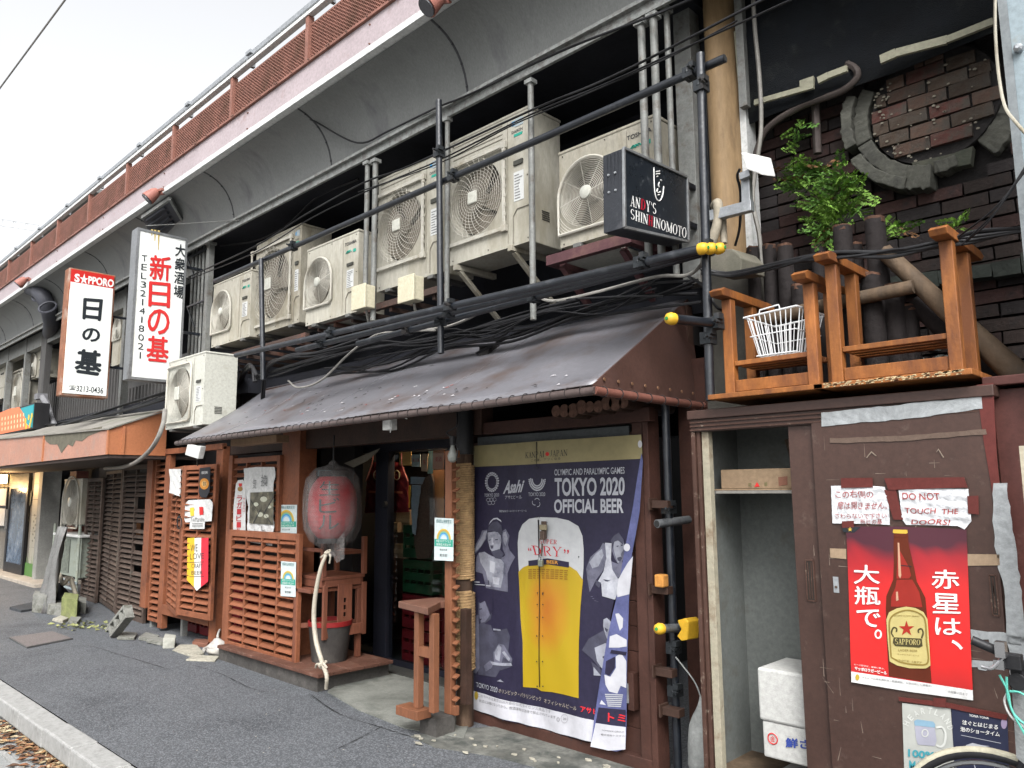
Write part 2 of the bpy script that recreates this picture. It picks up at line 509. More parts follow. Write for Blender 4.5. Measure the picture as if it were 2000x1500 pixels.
def glassmat():
    m = bpy.data.materials.new('door_glass'); m.use_nodes = True
    n = m.node_tree; n.nodes.clear()
    o = n.nodes.new('ShaderNodeOutputMaterial'); g = n.nodes.new('ShaderNodeBsdfGlossy'); t = n.nodes.new('ShaderNodeBsdfTransparent'); x = n.nodes.new('ShaderNodeMixShader'); fr = n.nodes.new('ShaderNodeLayerWeight'); pw = n.nodes.new('ShaderNodeMath'); ml = n.nodes.new('ShaderNodeMath'); pw.operation = 'POWER'; pw.inputs[1].default_value = 4; ml.operation = 'MULTIPLY_ADD'; ml.inputs[1].default_value = .35; ml.inputs[2].default_value = .03; n.links.new(fr.outputs['Facing'], pw.inputs[0]); n.links.new(pw.outputs[0], ml.inputs[0])
    g.inputs['Roughness'].default_value = .03
    t.inputs[0].default_value = (.82, .85, .86, 1)
    n.links.new(ml.outputs[0], x.inputs[0]); n.links.new(t.outputs[0], x.inputs[1]); n.links.new(g.outputs[0], x.inputs[2]); n.links.new(x.outputs[0], o.inputs[0])
    return m
GLASS = glassmat()

# ================================================================ GROUND
ground = struct(M().box(-150, 120, -150, 1.70, -.6, -.15), 'road', ROAD)
pm = M()
nx, ny = 70, 12
for i in range(nx + 1):
    for j in range(ny + 1):
        x = -30 + 34 * i / nx; y = 1.875 + 6.1 * j / ny
        pm.v.append(V((x, y, .006 * math.sin(x * 1.9 + y) * math.sin(y * 2.3) if 0 < j < ny and 0 < i < nx else 0)))
for i in range(nx):
    for j in range(ny):
        a = i * (ny + 1) + j
        pm.f.append([a, a + ny + 1, a + ny + 2, a + 1]); pm.k.append(0)
pm.warp(lambda p: p + V((0, 0, 0)))
pav = struct(pm, 'pavement', ASPH, smooth=60)
struct(M().box(-150, -30, 1.87, 60, -.5, 0).box(4, 120, 1.87, 60, -.5, 0).box(-30, 4, 7.97, 60, -.5, 0), 'ground', ASPH)
# kerb stones, each its own piece
kerb = struct(M().box(-40, 5, 1.74, 1.86, -.5, -.03), 'kerb', CONC)
km = []
for q in range(3):
    m = M().box(0, .596, 0, .165, -.13, .0)
    m.jag(.002); km.append(m.mesh('kerb_stone', KERB))
for i in range(50):
    x = -27.2 + i * .6
    o = inst('kerb_stone', km[i % 3], kerb, (x, 1.705 + rnd.uniform(-.003, .003), .004 + rnd.uniform(-.002, .004)))
    b = o.modifiers.new('bevel', 'BEVEL'); b.width = .012; b.segments = 2
for i in range(50):
    pass
# thin joint line and gutter edge strip
ck = M()
for pts in ([(600, 1352), (660, 1392), (740, 1418), (800, 1440), (900, 1462)], [(640, 1470), (700, 1440), (745, 1420)], [(560, 1290 + 60), (500, 1345), (430, 1318), (380, 1300)], [(60, 1280), (160, 1262), (240, 1280), (330, 1310)]):
    cp_ = curve([aZ(x + rnd.uniform(-4, 4), y + rnd.uniform(-3, 3), .0085) for x, y in pts], 7)
    for a, b in zip(cp_[:-1], cp_[1:]):
        n_ = (b - a).cross(V((0, 0, 1))).normalized() * rnd.uniform(.001, .004)
        ck.add([a - n_, b - n_, b + n_, a + n_], [(0, 1, 2, 3)])
o = ck.build('pavement_crack', mat('crack_dark', (.02, .02, .02), .9)); o['kind'] = 'stuff'; tag(o, 'dark hairline cracks in the asphalt before the entrance', 'cracks')
struct(M().box(-27, 4, 1.50, 1.535, -.16, -.138), 'gutter_edge', CONC)
# broken concrete in front of banner and threshold slab
def patch(name, pts, z, m_, h=.01, jag=.0):
    m = M().prism([V((p.x, p.y, z)) for p in pts], (0, 0, h))
    return struct(m, name, m_)
THR = mat('worn_threshold_concrete', (.20, .205, .185), .7, var=.22, scale=2.5, bump=.3, bscale=80, dirt=(.09, .095, .085), damt=.45, dscale=2)
patch('threshold_slab', [aZ(640, 1352), aZ(700, 1388), aZ(790, 1425), aZ(905, 1445), aZ(925, 1395), aZ(860, 1330), aZ(750, 1295), aZ(715, 1305)], -.02, THR, .032)
CRACKC = mat('broken_concrete', (.16, .16, .145), .85, var=.45, scale=5, bump=.8, bscale=18, dirt=(.06, .065, .06), damt=.6, dscale=4)
crk = []
for (x, y) in [(915, 1425), (850, 1432), (800, 1440), (850, 1462), (960, 1478), (1040, 1497), (1150, 1530), (1320, 1590), (1340, 1540), (1200, 1480), (1080, 1445), (990, 1420)]:
    crk.append(aZ(x, y))
patch('broken_concrete_strip', crk, -.02, CRACKC, .029)
fr = M()
for i in range(24):
    t = rnd.random()
    p = aZ(830 + 420 * t + rnd.uniform(-40, 30), 1440 + 75 * t + rnd.uniform(-14, 18))
    s_ = rnd.uniform(.008, .035)
    n_ = 6
    fr.prism([V((p.x + s_ * math.cos(a * 2 * PI / n_) * rnd.uniform(.5, 1.3), p.y + s_ * .6 * math.sin(a * 2 * PI / n_) * rnd.uniform(.5, 1.3), .011)) for a in range(n_)], (0, 0, rnd.uniform(.003, .009)))
CHIPM = mat('pale_concrete_chips', (.36, .34, .28), .9, var=.3, scale=20)
o = fr.build('concrete_chips', CHIPM); o['kind'] = 'stuff'; tag(o, 'pale flakes of broken concrete along the banner wall foot', 'rubble')
# pale step far left
SAND = mat('pale_step_stone', (.42, .37, .31), .8, var=.2, scale=6, bump=.2)
struct(M().box(-26, -15.4, 3.95, 4.9, -.02, .06), 'shop_step', SAND, bevel=.01)
# inspection plate on the pavement
pl = thing('utility_cover', 'rectangular speckled utility cover set in the asphalt in front of grey louvres', 'manhole cover', (-10.1, 2.75, 0))
cs = [aZ(17, 1247), aZ(103, 1235), aZ(142, 1249), aZ(52, 1267)]
cs = [V((p.x, p.y, 0)) for p in cs]
cc = sum(cs, V()) / 4
M().prism([p + V((0, 0, .002)) for p in cs], (0, 0, .012)).build('frame', mat('cover_frame', (.10, .10, .10), .6), pl)
PLATE = mat('pinkish_cover_plate', (.17, .15, .145), .7, var=.3, scale=60, bump=.6, bscale=90)
M().prism([cc + (p - cc) * .95 + V((0, 0, .010)) for p in cs], (0, 0, .008)).build('plate', PLATE, pl)
# round iron cover cut by the frame at the bottom edge
mc = thing('manhole_cover', 'edge of a round iron manhole cover at the bottom of the street', 'manhole cover', tuple(aZ(500, 1515)))
mo = aZ(488, 1560)
M().lathe([(.30, -.01), (.30, .008)], mo, n=32).build('rim', mat('iron_rim', (.07, .07, .075), .5, .5), mc)
M().lathe([(.26, 0), (.26, .016)], mo, n=32).build('lid', mat('iron_lid', (.09, .09, .09), .6, .4, bump=1, bscale=40), mc)

# ================================================================ VIADUCT
vd = thing('railway_viaduct', 'long elevated railway viaduct with pink girder, mesh railing and curved grey soffit', 'viaduct', (-12, 3.6, 4.5))
XL, XR = -46.0, 3.0
prof = [aX(px, py, -4.16) for px, py in [(855, 39), (878, 69), (899, 110), (915, 149), (921, 192)]]
prof = [(p.y, p.z) for p in prof]
YO, ZO = 3.42, 5.12
sc_y = lambda y: YO + (y - prof[0][0]) / (prof[-1][0] - prof[0][0]) * (3.80 - YO)
sc_z = lambda z: ZO + (z - prof[0][1]) / (prof[-1][1] - prof[0][1]) * (4.63 - ZO)
pr = [(YO, ZO)]
def bez(a, b, c, t): return ((1 - t) ** 2 * a[0] + 2 * t * (1 - t) * b[0] + t * t * c[0], (1 - t) ** 2 * a[1] + 2 * t * (1 - t) * b[1] + t * t * c[1])
pr = [bez((YO, ZO), (3.765, 5.05), (3.80, 4.63), i / 8) for i in range(9)]
seams = sorted([aX(467, 430, 0).x * 0 + s for s in (-1.2, -4.16, -6.08, -8.08)] + [-8.08 - 2.0 * i for i in range(1, 19)])
edges = [XL] + [s for s in seams if s > XL] + [XR]
for i in range(len(edges) - 1):
    a, b = edges[i] + .004, edges[i + 1] - .004
    m = M()
    n_ = 6
    vs_ = []
    for j in range(n_ + 1):
        x = a + (b - a) * j / n_
        bul = .012 * math.sin(PI * j / n_)
        for (y, z) in pr: vs_.append((x, y - bul * .5, z - bul * .5))
    for j in range(n_ + 1):
        x = a + (b - a) * j / n_
        for (y, z) in pr: vs_.append((x, y + .01, z + .012))
    k = len(pr); o2 = (n_ + 1) * k
    fs = [(j * k + i_, (j + 1) * k + i_, (j + 1) * k + i_ + 1, j * k + i_ + 1) for j in range(n_) for i_ in range(k - 1)]
    fs += [tuple(o2 + q for q in reversed(f)) for f in fs]
    fs += [(i_, i_ + 1, o2 + i_ + 1, o2 + i_) for i_ in range(k - 1)] + [(n_ * k + i_, o2 + n_ * k + i_, o2 + n_ * k + i_ + 1, n_ * k + i_ + 1) for i_ in range(k - 1)]
    m.add(vs_, fs).build('soffit_panel', SOFF, vd, smooth=50)
    # dark joint strip with rivets
    jm = M()
    for (y0, z0), (y1, z1) in zip(pr[:-1], pr[1:]):
        jm.add([(b - .006, y0 - .002, z0 - .003), (b + .014, y0 - .002, z0 - .003), (b + .014, y1 - .002, z1 - .003), (b - .006, y1 - .002, z1 - .003),
                (b - .006, y0 + .02, z0 + .02), (b + .014, y0 + .02, z0 + .02), (b + .014, y1 + .02, z1 + .02), (b - .006, y1 + .02, z1 + .02)], [(0, 1, 2, 3), (4, 7, 6, 5), (0, 4, 5, 1), (2, 6, 7, 3), (0, 3, 7, 4), (1, 5, 6, 2)])
    for (y, z) in pr[1:8:2]: jm.lathe([(.009, 0), (.006, .01)], (b + .004, y - .002, z - .004), (0, -.7, -.7), 6)
    jm.build('panel_joint', mat('dark_joint', (.05, .05, .055), .7), vd)
M().box(XL, XR, 3.775, 3.80, 4.55, 4.632).box(XL, XR, 3.74, 3.776, 4.615, 4.64).build('edge_beam', EDGE, vd)
# girder face, flange
M().box(XL, XR, 3.385, 3.43, 5.185, 5.45).build('girder_web', PINK, vd)
M().box(XL, XR, 3.35, 3.43, 5.125, 5.183).build('flange', WHITEP, vd)
M().box(XL, XR, 3.36, 3.43, 5.452, 5.475).build('rail_foot', MESHP, vd)
rm = M()
for i in range(90):
    x = -28 + i * .3
    for dx in ((0, .03) if i % 3 == 0 else (0,)):
        rm.lathe([(.010, 0), (.007, .012)], (x + dx, 3.352, 5.462 + (0 if i % 2 else .0)), (0, -1, 0), 6)
    if i % 7 == 0:
        for zz in (5.23, 5.40): rm.lathe([(.011, 0), (.007, .012)], (x, 3.386, zz), (0, -1, 0), 6)
rm.build('rivet', mat('rust_rivet', (.17, .09, .07), .7), vd)
M().box(XL, XR, 3.8, 6.5, 4.78, 5.9).build('deck_edge', TANC, vd)
M().box(XL, XR, 3.56, 3.79, 5.2, 5.93).build('parapet', TANC, vd)
M().box(XL, XR, 3.36, 3.42, 5.93, 5.965).build('handrail', WHITEP, vd)
M().box(XL, XR, 3.40, 3.45, 5.84, 5.855).build('mesh_rail', MESHP, vd)
# upper cable trough on brackets
M().box(XL, XR, 3.42, 3.50, 6.06, 6.075).box(XL, XR, 3.42, 3.428, 6.075, 6.12).tube([(XL, 3.40, 6.03), (XR, 3.40, 6.03)], .012, 6).build('top_trough', GALV, vd)
mm = M()
Wp, Hp = 1.44, .37
nxm, nym = 32, 11
dx, dz = Wp / nxm, Hp / nym
def strand(m, a, b, t=.0036):
    a, b = V(a), V(b); d = (b - a).normalized(); u_ = V((0, 1, 0)); n_ = d.cross(u_) * t; u_ = u_ * .006
    m.add([a - n_ - u_, a + n_ - u_, a + n_ + u_, a - n_ + u_, b - n_ - u_, b + n_ - u_, b + n_ + u_, b - n_ + u_], [(0, 1, 5, 4), (1, 2, 6, 5), (2, 3, 7, 6), (3, 0, 4, 7)])
for i in range(nxm):
    for j in range(nym):
        x = i * dx; z = j * dz
        strand(mm, (x, 0, z + dz / 2), (x + dx / 2, 0, z)); strand(mm, (x + dx / 2, 0, z), (x + dx, 0, z + dz / 2))
        strand(mm, (x, 0, z + dz / 2), (x + dx / 2, 0, z + dz)); strand(mm, (x + dx / 2, 0, z + dz), (x + dx, 0, z + dz / 2))
mmesh = mm.mesh('mesh_infill', MESHP)
pmesh = M().box(-.025, .025, -.03, .03, 0, .455).mesh('railing_post', MESHP)
bmesh_ = M().box(-.02, .02, -.01, .05, 0, .16).box(-.05, .05, -.03, 0, .13, .165).box(-.008, .008, -.035, -.01, .0, .1).mesh('trough_bracket', GALV)
x0 = aY(605, 60, 3.4).x
for i in range(-3, 24):
    x = x0 - i * 1.5
    inst('railing_post', pmesh, vd, (x, 3.40, 5.475))
    if i < 18: inst('mesh_infill', mmesh, vd, (x + .03, 3.405, 5.475))
    inst('trough_bracket', bmesh_, vd, (x + .3, 3.42, 5.95))
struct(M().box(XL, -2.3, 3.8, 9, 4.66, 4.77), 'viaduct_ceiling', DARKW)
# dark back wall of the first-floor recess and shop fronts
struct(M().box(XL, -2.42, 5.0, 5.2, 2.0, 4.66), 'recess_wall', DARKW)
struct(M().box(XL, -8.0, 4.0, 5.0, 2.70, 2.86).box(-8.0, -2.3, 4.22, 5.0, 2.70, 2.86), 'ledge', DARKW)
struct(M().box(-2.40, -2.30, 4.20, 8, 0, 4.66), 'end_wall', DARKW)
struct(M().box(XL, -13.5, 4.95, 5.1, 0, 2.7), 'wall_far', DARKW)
# roofline seen behind the railing far left
rf = thing('platform_roof', 'dark corrugated platform roof edge beyond the mesh railing at far left', 'roof', tuple(aY(100, 440, 8)))
RFM = mat('roof_sheet', (.20, .205, .20), .7, var=.2, scale=3)
pa, pb = aY(186, 368, 8), aY(-60, 552, 8)
M().box(pb.x - 14, pa.x, 8, 12, pa.z - .12, pa.z - .05).build('fascia_board', RFM, rf)
cm = M()
k = 0; x = pb.x - 14
while x < pa.x:
    cm.box(x, min(x + .16, pa.x), 7.95, 12, pa.z - .05, pa.z - .02); cm.box(x + .04, x + .12, 7.94, 12, pa.z - .02, pa.z + .04); x += .3
cm.build('roof_sheet', RFM, rf)
for x in range(-44, int(pa.x), 5): M().box(x, x + .15, 9, 9.15, 5.5, pa.z - .12).build('roof_post', RFM, rf)
gy = thing('overhead_line_gantry', 'pale lattice gantry for the overhead railway line against the white sky', 'gantry', tuple(aY(40, 440, 14)))
ga, gb = aY(-80, 415, 14), aY(76, 440, 14)
GT = mat('pale_gantry_steel', (.45, .46, .47), .6)
gm = M().bar(ga, gb, .06, .06); gc, gd = ga - V((0, 0, .75)), gb - V((0, 0, .45)); gm.bar(gc, gd, .06, .06)
gm.build('chord', GT, gy)
gl = M()
for i in range(8):
    t, t2 = i / 8, (i + 1) / 8
    gl.bar(ga.lerp(gb, t), gc.lerp(gd, t2), .03, .03); gl.bar(gc.lerp(gd, t), ga.lerp(gb, t), .03, .03)
gl.build('lattice', GT, gy)
M().box(ga.x - .1, ga.x + .1, 13.9, 14.1, 0, ga.z).build('mast', GT, gy)
ca, cb_ = aY(0, 172, 1.2), aY(127, 0, 1.25)
wm = M().tube([ca + (cb_ - ca) * t for t in (-6, -3, -1, 0, 1, 2, 4, 6)], .006, 6)
solo(wm, 'overhead_cable', CABLEG, 'twisted cable crossing the white sky at top left', 'cable')
# pink lamps clipped to the flange
def floodlight(px, py, s_, label):
    p = aY(px, py, 3.30)
    t = thing('floodlight', label, 'floodlight', tuple(p), 'pink floodlights under the girder')
    RP = mat('salmon_lamp_paint', (.34, .14, .11), .5, bump=.1, dirt=(.25, .1, .08), damt=.3)
    M().lathe([(.035 * s_, 0), (.06 * s_, .04 * s_), (.075 * s_, .12 * s_), (.08 * s_, .16 * s_)], p + V((0, 0, .04)), (-.25, -.6, -.75), 14).build('housing', RP, t, smooth=40)
    M().lathe([(.07 * s_, 0), (.07 * s_, .01)], p + V((-.25, -.6, -.75)).normalized() * .165 * s_ + V((0, 0, .04)), (-.25, -.6, -.75), 14).build('lens', mat('lamp_lens', (.08, .08, .09), .15), t)
    M().bar(p, p + V((.0, .08, .04)), .02, .05).bar(p + V((.0, .0, .03)), p + V((.1 * s_, .02, .03)), .03, .03).build('bracket', RP, t)
floodlight(862, 0, 1.0, 'salmon pink floodlight at the top edge above the soffit')
floodlight(308, 378, 1.0, 'salmon pink floodlight above the tall white lightbox sign')
floodlight(50, 548, 1.0, 'salmon pink floodlight above the beer lightbox at far left')
# dark hood under the soffit behind the tall sign
hd = thing('vent_hood', 'dark ribbed vent hood under the soffit behind the tall white sign', 'vent', tuple(aY(320, 420, 3.5)))
HD = mat('dark_hood_steel', (.06, .062, .075), .6)
a, b, c, d = aY(278, 425, 3.42), aY(332, 388, 3.42), aY(358, 432, 3.72), aY(300, 475, 3.72)
M().prism([a, b, c, d], V((0, .03, -.02))).build('hood_plate', HD, hd)
hm = M()
hm.bar(a, b, .03, .04).bar(b, c, .03, .04)
hm.build('hood_rim', EDGE, hd)
for i in range(4):
    t = .2 + .2 * i
    p_, q_ = a.lerp(d, t) + V((0, -.02, -.01)), b.lerp(c, t) + V((0, -.02, -.01))
    M().bar(p_.lerp(q_, .15), p_.lerp(q_, .8), .03, .03).build('rib', HD, hd)
h2 = thing('duct_elbow', 'dark curved duct elbow under the soffit above the beer lightbox', 'duct', tuple(aY(85, 600, 3.6)))
M().tube(curve([aY(58, 560, 3.5), aY(85, 580, 3.55), aY(100, 625, 3.75), aY(98, 650, 4.0)]), .13, 12).build('pipe', HD, h2, smooth=50)
for t_ in ((66, 565), (80, 578), (93, 600)): M().ring(aY(*t_, 3.55), .14, .018, u=(0, .7, .7), v=(.8, .4, -.4), n=16, m=5).build('rib', HD, h2)
# ================================================================ AIR CONDITIONER UNITS
GRN = ink('teal', (.03, .33, .25)); INKB = ink('black', (.03, .03, .035)); INKG = ink('grey', (.2, .2, .2)); INKW = ink('white', (.75, .75, .73)); BLU = ink('blue', (.05, .3, .6))
STK = mat('sticker_paper', (.62, .63, .62), .5, var=.06, bump=0)
def fan_ac(label, tl, tr, bl, Y, depth, hole, style, body=CREAM, group='outdoor air conditioner units on the facade', foot=True, brand=True, seedr=0, lab=True):
    """tl, tr, bl: surveyed corners of the front; hole: (cx, cz, r) as fractions of the front"""
    P0, P1, P2 = aY(*tl, Y), aY(*tr, Y), aY(*bl, Y)
    x0, x1 = P0.x, P1.x
    z1 = (P0.z + P1.z) / 2; z0 = P2.z
    W, H = x1 - x0, z1 - z0
    t = thing('air_conditioner', label, 'air conditioner', ((x0 + x1) / 2, Y + depth / 2, z0), group)
    hx, hz, hr = x0 + hole[0] * W, z0 + hole[1] * H, hole[2] * W
    # body with a real round opening
    m = M()
    fx0, fx1, fz0, fz1 = x0, min(x1, hx + hr * 1.18), max(z0, hz - hr * 1.25), min(z1, hz + hr * 1.25)
    n = 36
    angs = sorted([2 * PI * i / n for i in range(n)] + [math.atan2(b - hz, a - hx) % (2 * PI) for a in (fx0, fx1) for b in (fz0, fz1)])
    ci, sq, bk = [], [], []
    for a in angs:
        c_, s_ = math.cos(a), math.sin(a)
        k = min([((fx1 if c_ > 0 else fx0) - hx) / c_ if abs(c_) > 1e-6 else 1e9, ((fz1 if s_ > 0 else fz0) - hz) / s_ if abs(s_) > 1e-6 else 1e9])
        sq.append((hx + c_ * k, Y, hz + s_ * k)); ci.append((hx + c_ * hr, Y, hz + s_ * hr)); bk.append((hx + c_ * hr * .97, Y + .1, hz + s_ * hr * .97))
    N = len(angs)
    m.add(sq + ci + bk, [(i, (i + 1) % N, N + (i + 1) % N, N + i) for i in range(N)] + [(N + i, N + (i + 1) % N, 2 * N + (i + 1) % N, 2 * N + i) for i in range(N)])
    for (a, b, c, d) in ((x0, x1, fz1, z1), (x0, x1, z0, fz0), (fx1, x1, fz0, fz1)):
        if b - a > .001 and d - c > .001: m.add([(a, Y, c), (b, Y, c), (b, Y, d), (a, Y, d)], [(0, 1, 2, 3)])
    y1 = Y + depth
    m.add([(x0, Y, z0), (x1, Y, z0), (x1, y1, z0), (x0, y1, z0), (x0, Y, z1), (x1, Y, z1), (x1, y1, z1), (x0, y1, z1)], [(0, 3, 2, 1), (4, 5, 6, 7), (1, 2, 6, 5), (2, 3, 7, 6), (3, 0, 4, 7)])
    m.box(x0 - .006, x1 + .006, Y - .006, y1 + .006, z1, z1 + .022)
    m.build('body', body, t, fix=False, bevel=.006)
    M().lathe([(hr * .97, 0), (hr * .97, .004)], (hx, Y + .10, hz), (0, -1, 0), 32).build('fan_recess', FANHOLE, t)
    fb = M()
    for k in range(3 if style != 'd' else 4):
        a0 = k * 2 * PI / (3 if style != 'd' else 4) + seedr
        vs_ = []
        for i in range(7):
            a = a0 + i * .24
            for r_ in (.25, .92): vs_.append((hx + math.cos(a + (.35 if r_ > .5 else 0)) * hr * r_, Y + .05 + .006 * i, hz + math.sin(a + (.35 if r_ > .5 else 0)) * hr * r_))
        fb.add(vs_, [(2 * i, 2 * i + 1, 2 * i + 3, 2 * i + 2) for i in range(6)])
    fb.lathe([(hr * .26, 0), (hr * .24, .05)], (hx, Y + .09, hz), (0, -1, 0), 20)
    fb.build('fan', FANBL, t, smooth=40)
    g = M()
    gy_ = Y - .022
    if style == 'd':
        # square guard with swirling spokes
        gx0, gx1, gz0, gz1 = hx - hr * 1.06, hx + hr * 1.13, hz - hr * 1.12, hz + hr * 1.12
        nr = 13
        for i in range(2, nr + 1): g.ring((hx, gy_ - .002, hz), hr * 1.05 * i / nr, .0019, n=36, m=4)
        for k in range(30):
            a0 = 2 * PI * k / 30
            pts = []
            for i in range(5):
                r_ = hr * (.15 + .93 * i / 4)
                a = a0 + .55 * (i / 4) ** 1.3
                pts.append((hx + math.cos(a) * r_, gy_ - .006, hz + math.sin(a) * r_))
            g.tube(pts, .0019, 4, False)
        fr_ = M()
        for (a, b) in (((gx0, gz0), (gx1, gz0)), ((gx1, gz0), (gx1, gz1)), ((gx1, gz1), (gx0, gz1)), ((gx0, gz1), (gx0, gz0))):
            fr_.bar((a[0], gy_, a[1]), (b[0], gy_, b[1]), .012, .03)
        for (a, b) in ((gx0, gz0), (gx1, gz0), (gx1, gz1), (gx0, gz1)): fr_.cbox((a, gy_ + .005, b), .05, .03, .05)
        for i in range(9): fr_.cbox((gx1 + .012, gy_, gz0 + (gz1 - gz0) * (i + .5) / 9), .012, .02, .03)
        fr_.build('guard_frame', WIREG, t, bevel=.003)
        hs_ = hr * .17
        M().box(hx - hs_, hx + hs_, gy_ - .022, gy_ - .006, hz - hs_ * 1.0, hz + hs_ * 1.0).build('hub_plate', WHITEA, t, bevel=.02)
        for q in range(4):                        # vent lines on the head
            zz = z1 - .045 - q * .035
            if zz > fz1 + .01: M().box(x0 + .04, x0 + W * .68, Y - .004, Y + .001, zz, zz + .006).build('louvre_line', mat('panel_groove', (.24, .22, .18), .7), t)
    else:
        nr = 19
        for i in range(3, nr + 1):
            rr_ = hr * 1.03 * i / nr
            if style == 't': g.ring((hx, gy_, hz), rr_, .0021, n=36, m=4)
            else: g.ring((hx, gy_, hz), rr_, .0022, n=32, m=4)
        for k in range(8):
            a = k * PI / 4 + .2
            g.bar((hx + math.cos(a) * hr * .15, gy_ + .004, hz + math.sin(a) * hr * .15), (hx + math.cos(a) * hr * 1.04, gy_ + .004, hz + math.sin(a) * hr * 1.04), .004, .004, (0, 1, 0))
        # D shaped rim: round above, square below right
        R2 = hr * 1.1
        fr_ = M()
        pts = [(hx + math.cos(a) * R2, gy_ + .004, hz + math.sin(a) * R2) for a in [PI - i * PI / 18 for i in range(19)]]
        if style == 'sq': pts = [(hx - R2, gy_ + .004, hz + R2), (hx + R2 - .03, gy_ + .004, hz + R2), (hx + R2, gy_ + .004, hz + R2 - .03)]
        pts += [(hx + R2, gy_ + .004, hz - R2 + .03), (hx + R2 - .03, gy_ + .004, hz - R2), (hx - R2, gy_ + .004, hz - R2), pts[0]]
        fr_.tube(pts, .012, 6)
        fr_.build('guard_frame', WIREG, t, smooth=50)
        nrr = M()
        for i in range(1, 6):                      # extra wires in the square corner
            rr_ = R2 * (1.0 + .07 * i)
            am = math.acos(min(1, R2 / rr_))
            nrr.ring((hx, gy_, hz), rr_, .0021, n=8, m=4, a0=-PI / 2 + am, a1=-am) if rr_ < R2 * 1.4 else None
            nrr.ring((hx, gy_, hz), rr_, .0021, n=8, m=4, a0=PI + am, a1=1.5 * PI - am) if rr_ < R2 * 1.4 else None
            if style == 'sq': nrr.ring((hx, gy_, hz), rr_, .0021, n=8, m=4, a0=am, a1=PI / 2 - am)
        nrr.build('corner_wire', WIREG, t)
        if style == 'sq': M().box(hx - hr * .2, hx + hr * .2, gy_ - .02, gy_, hz - hr * .26, hz + hr * .26).build('hub_plate', WHITEA, t, bevel=.015)
        else: M().lathe([(hr * .21, 0), (hr * .2, .012), (hr * .12, .02)], (hx, gy_, hz), (0, -1, 0), 24).build('hub_plate', WHITEA, t, smooth=40)
    g.build('fan_guard', WIREG, t, fix=False)
    # right hand service panel: seam, handle recess, stickers, bolts
    sx = max(fx1 + .01, x0 + W * .72)
    if x1 - sx > .05:
        M().box(sx, sx + .003, Y - .003, Y + .001, z0 + .03, z1 - .02).build('panel_seam', mat('panel_groove', (.24, .22, .18), .7), t)
        pw = x1 - sx
        M().box(sx + pw * .3, sx + pw * .7, Y - .012, Y + .002, z0 + H * .60, z0 + H * .635).build('handle', mat('handle_recess', (.07, .07, .06), .7), t)
        cv = M()
        cx0, cx1, cz1 = sx + pw * .25, x1 - .015, z0 + H * .27
        cv.tube([(cx0, Y - .004, z0 + .02), (cx0, Y - .004, cz1 - .05), (cx0 + .04, Y - .004, cz1), (cx1, Y - .004, cz1)], .004, 5)
        cv.build('valve_cover_edge', mat('panel_groove', (.24, .22, .18), .7), t)
        if lab:
            M().box(sx + pw * .28, sx + pw * .72, Y - .003, Y, z0 + H * .33, z0 + H * .55).build('rating_label', STK, t)
            lm = M()
            for i in range(9):
                zz = z0 + H * (.345 + .022 * i)
                lm.box(sx + pw * .32, sx + pw * (.5 + .18 * rnd.random()), Y - .0045, Y - .0035, zz, zz + H * .008)
            lm.build('label_print', INKG, t)
        if brand == 'TOSHIBA':
            lw = min(pw * .85, .19)
            b_ = M(); wordr(b_, 'TOSHIBA', (x1 - lw - .03, Y - .003, z1 - H * .13), (lw, 0, 0), (0, 0, .03), .015); b_.build('lettering', INKB, t)
            b_ = M(); 
            for i in range(3): b_.tube(curve([(x1 - lw - .01 + .02 * i, Y - .004, z1 - H * .23), (x1 - lw + .02 + .02 * i, Y - .004, z1 - H * .20), (x1 - lw + .04 + .02 * i, Y - .004, z1 - H * .225)], 3), .004, 4)
            b_.box(x1 - .08, x1 - .04, Y - .004, Y - .002, z1 - H * .24, z1 - H * .2)
            b_.build('green_emblem', GRN, t)
        elif brand == 'DAIKIN':
            b_ = M(); wordr(b_, 'DAIKIN', (sx + pw * .2, Y - .003, z1 - H * .145), (pw * .5, 0, 0), (0, 0, .022), .01); b_.build('lettering', INKB, t)
            M().box(sx + pw * .34, sx + pw * .72, Y - .003, Y, z1 - H * .10, z1 - H * .04).build('emblem_plate', mat('grey_blue_emblem', (.36, .42, .45), .4, bump=0), t)
            M().box(sx + pw * .2, sx + pw * .34, Y - .003, Y, z1 - H * .085, z1 - H * .05).build('emblem', BLU, t)
            b_ = M(); b_.box(sx + pw * .3, sx + pw * .68, Y - .003, Y, z1 - H * .175, z1 - H * .155); b_.build('green_emblem', GRN, t)
    bm_ = M()
    for (a, b) in ((.04, .97), (.5, .975), (.96, .97), (.04, .03), (.5, .03), (.97, .03), (.97, .5)):
        bm_.lathe([(.006, 0), (.005, .005)], (x0 + W * a, Y, z0 + H * b), (0, -1, 0), 6)
    bm_.build('bolt', mat('dull_bolt', (.15, .14, .12), .5, .5), t)
    # side face details
    sd_ = M()
    for i in range(5): sd_.box(x1, x1 + .005, Y + .12, Y + .2, z0 + H * .25 - .016 * i, z0 + H * .25 - .016 * i + .006)
    sd_.build('side_slot', mat('handle_recess', (.07, .07, .06), .7), t)
    if foot:
        for xx in (x0 + W * .15, x1 - W * .2):
            M().box(xx, xx + .07, Y - .015, y1 + .02, z0 - .03, z0).build('foot', mat('zinc_foot', (.2, .2, .19), .5, .5), t, bevel=.003)
    return t, (x0, x1, z0, z1)
rows = []
a_ = fan_ac('wide off-white air conditioner on pipes above the orange awning end', (330, 712), (402, 687), (328, 839), 3.45, .36, (.36, .5, .30), 'sq', WHITEA, brand='')
rows.append(a_)
fan_ac('small cream air conditioner at the left end of the upper row', (418, 557), (492, 532), (414, 679), 3.92, .3, (.27, .53, .235), 't', CREAM, brand='TOSHIBA', seedr=.4)
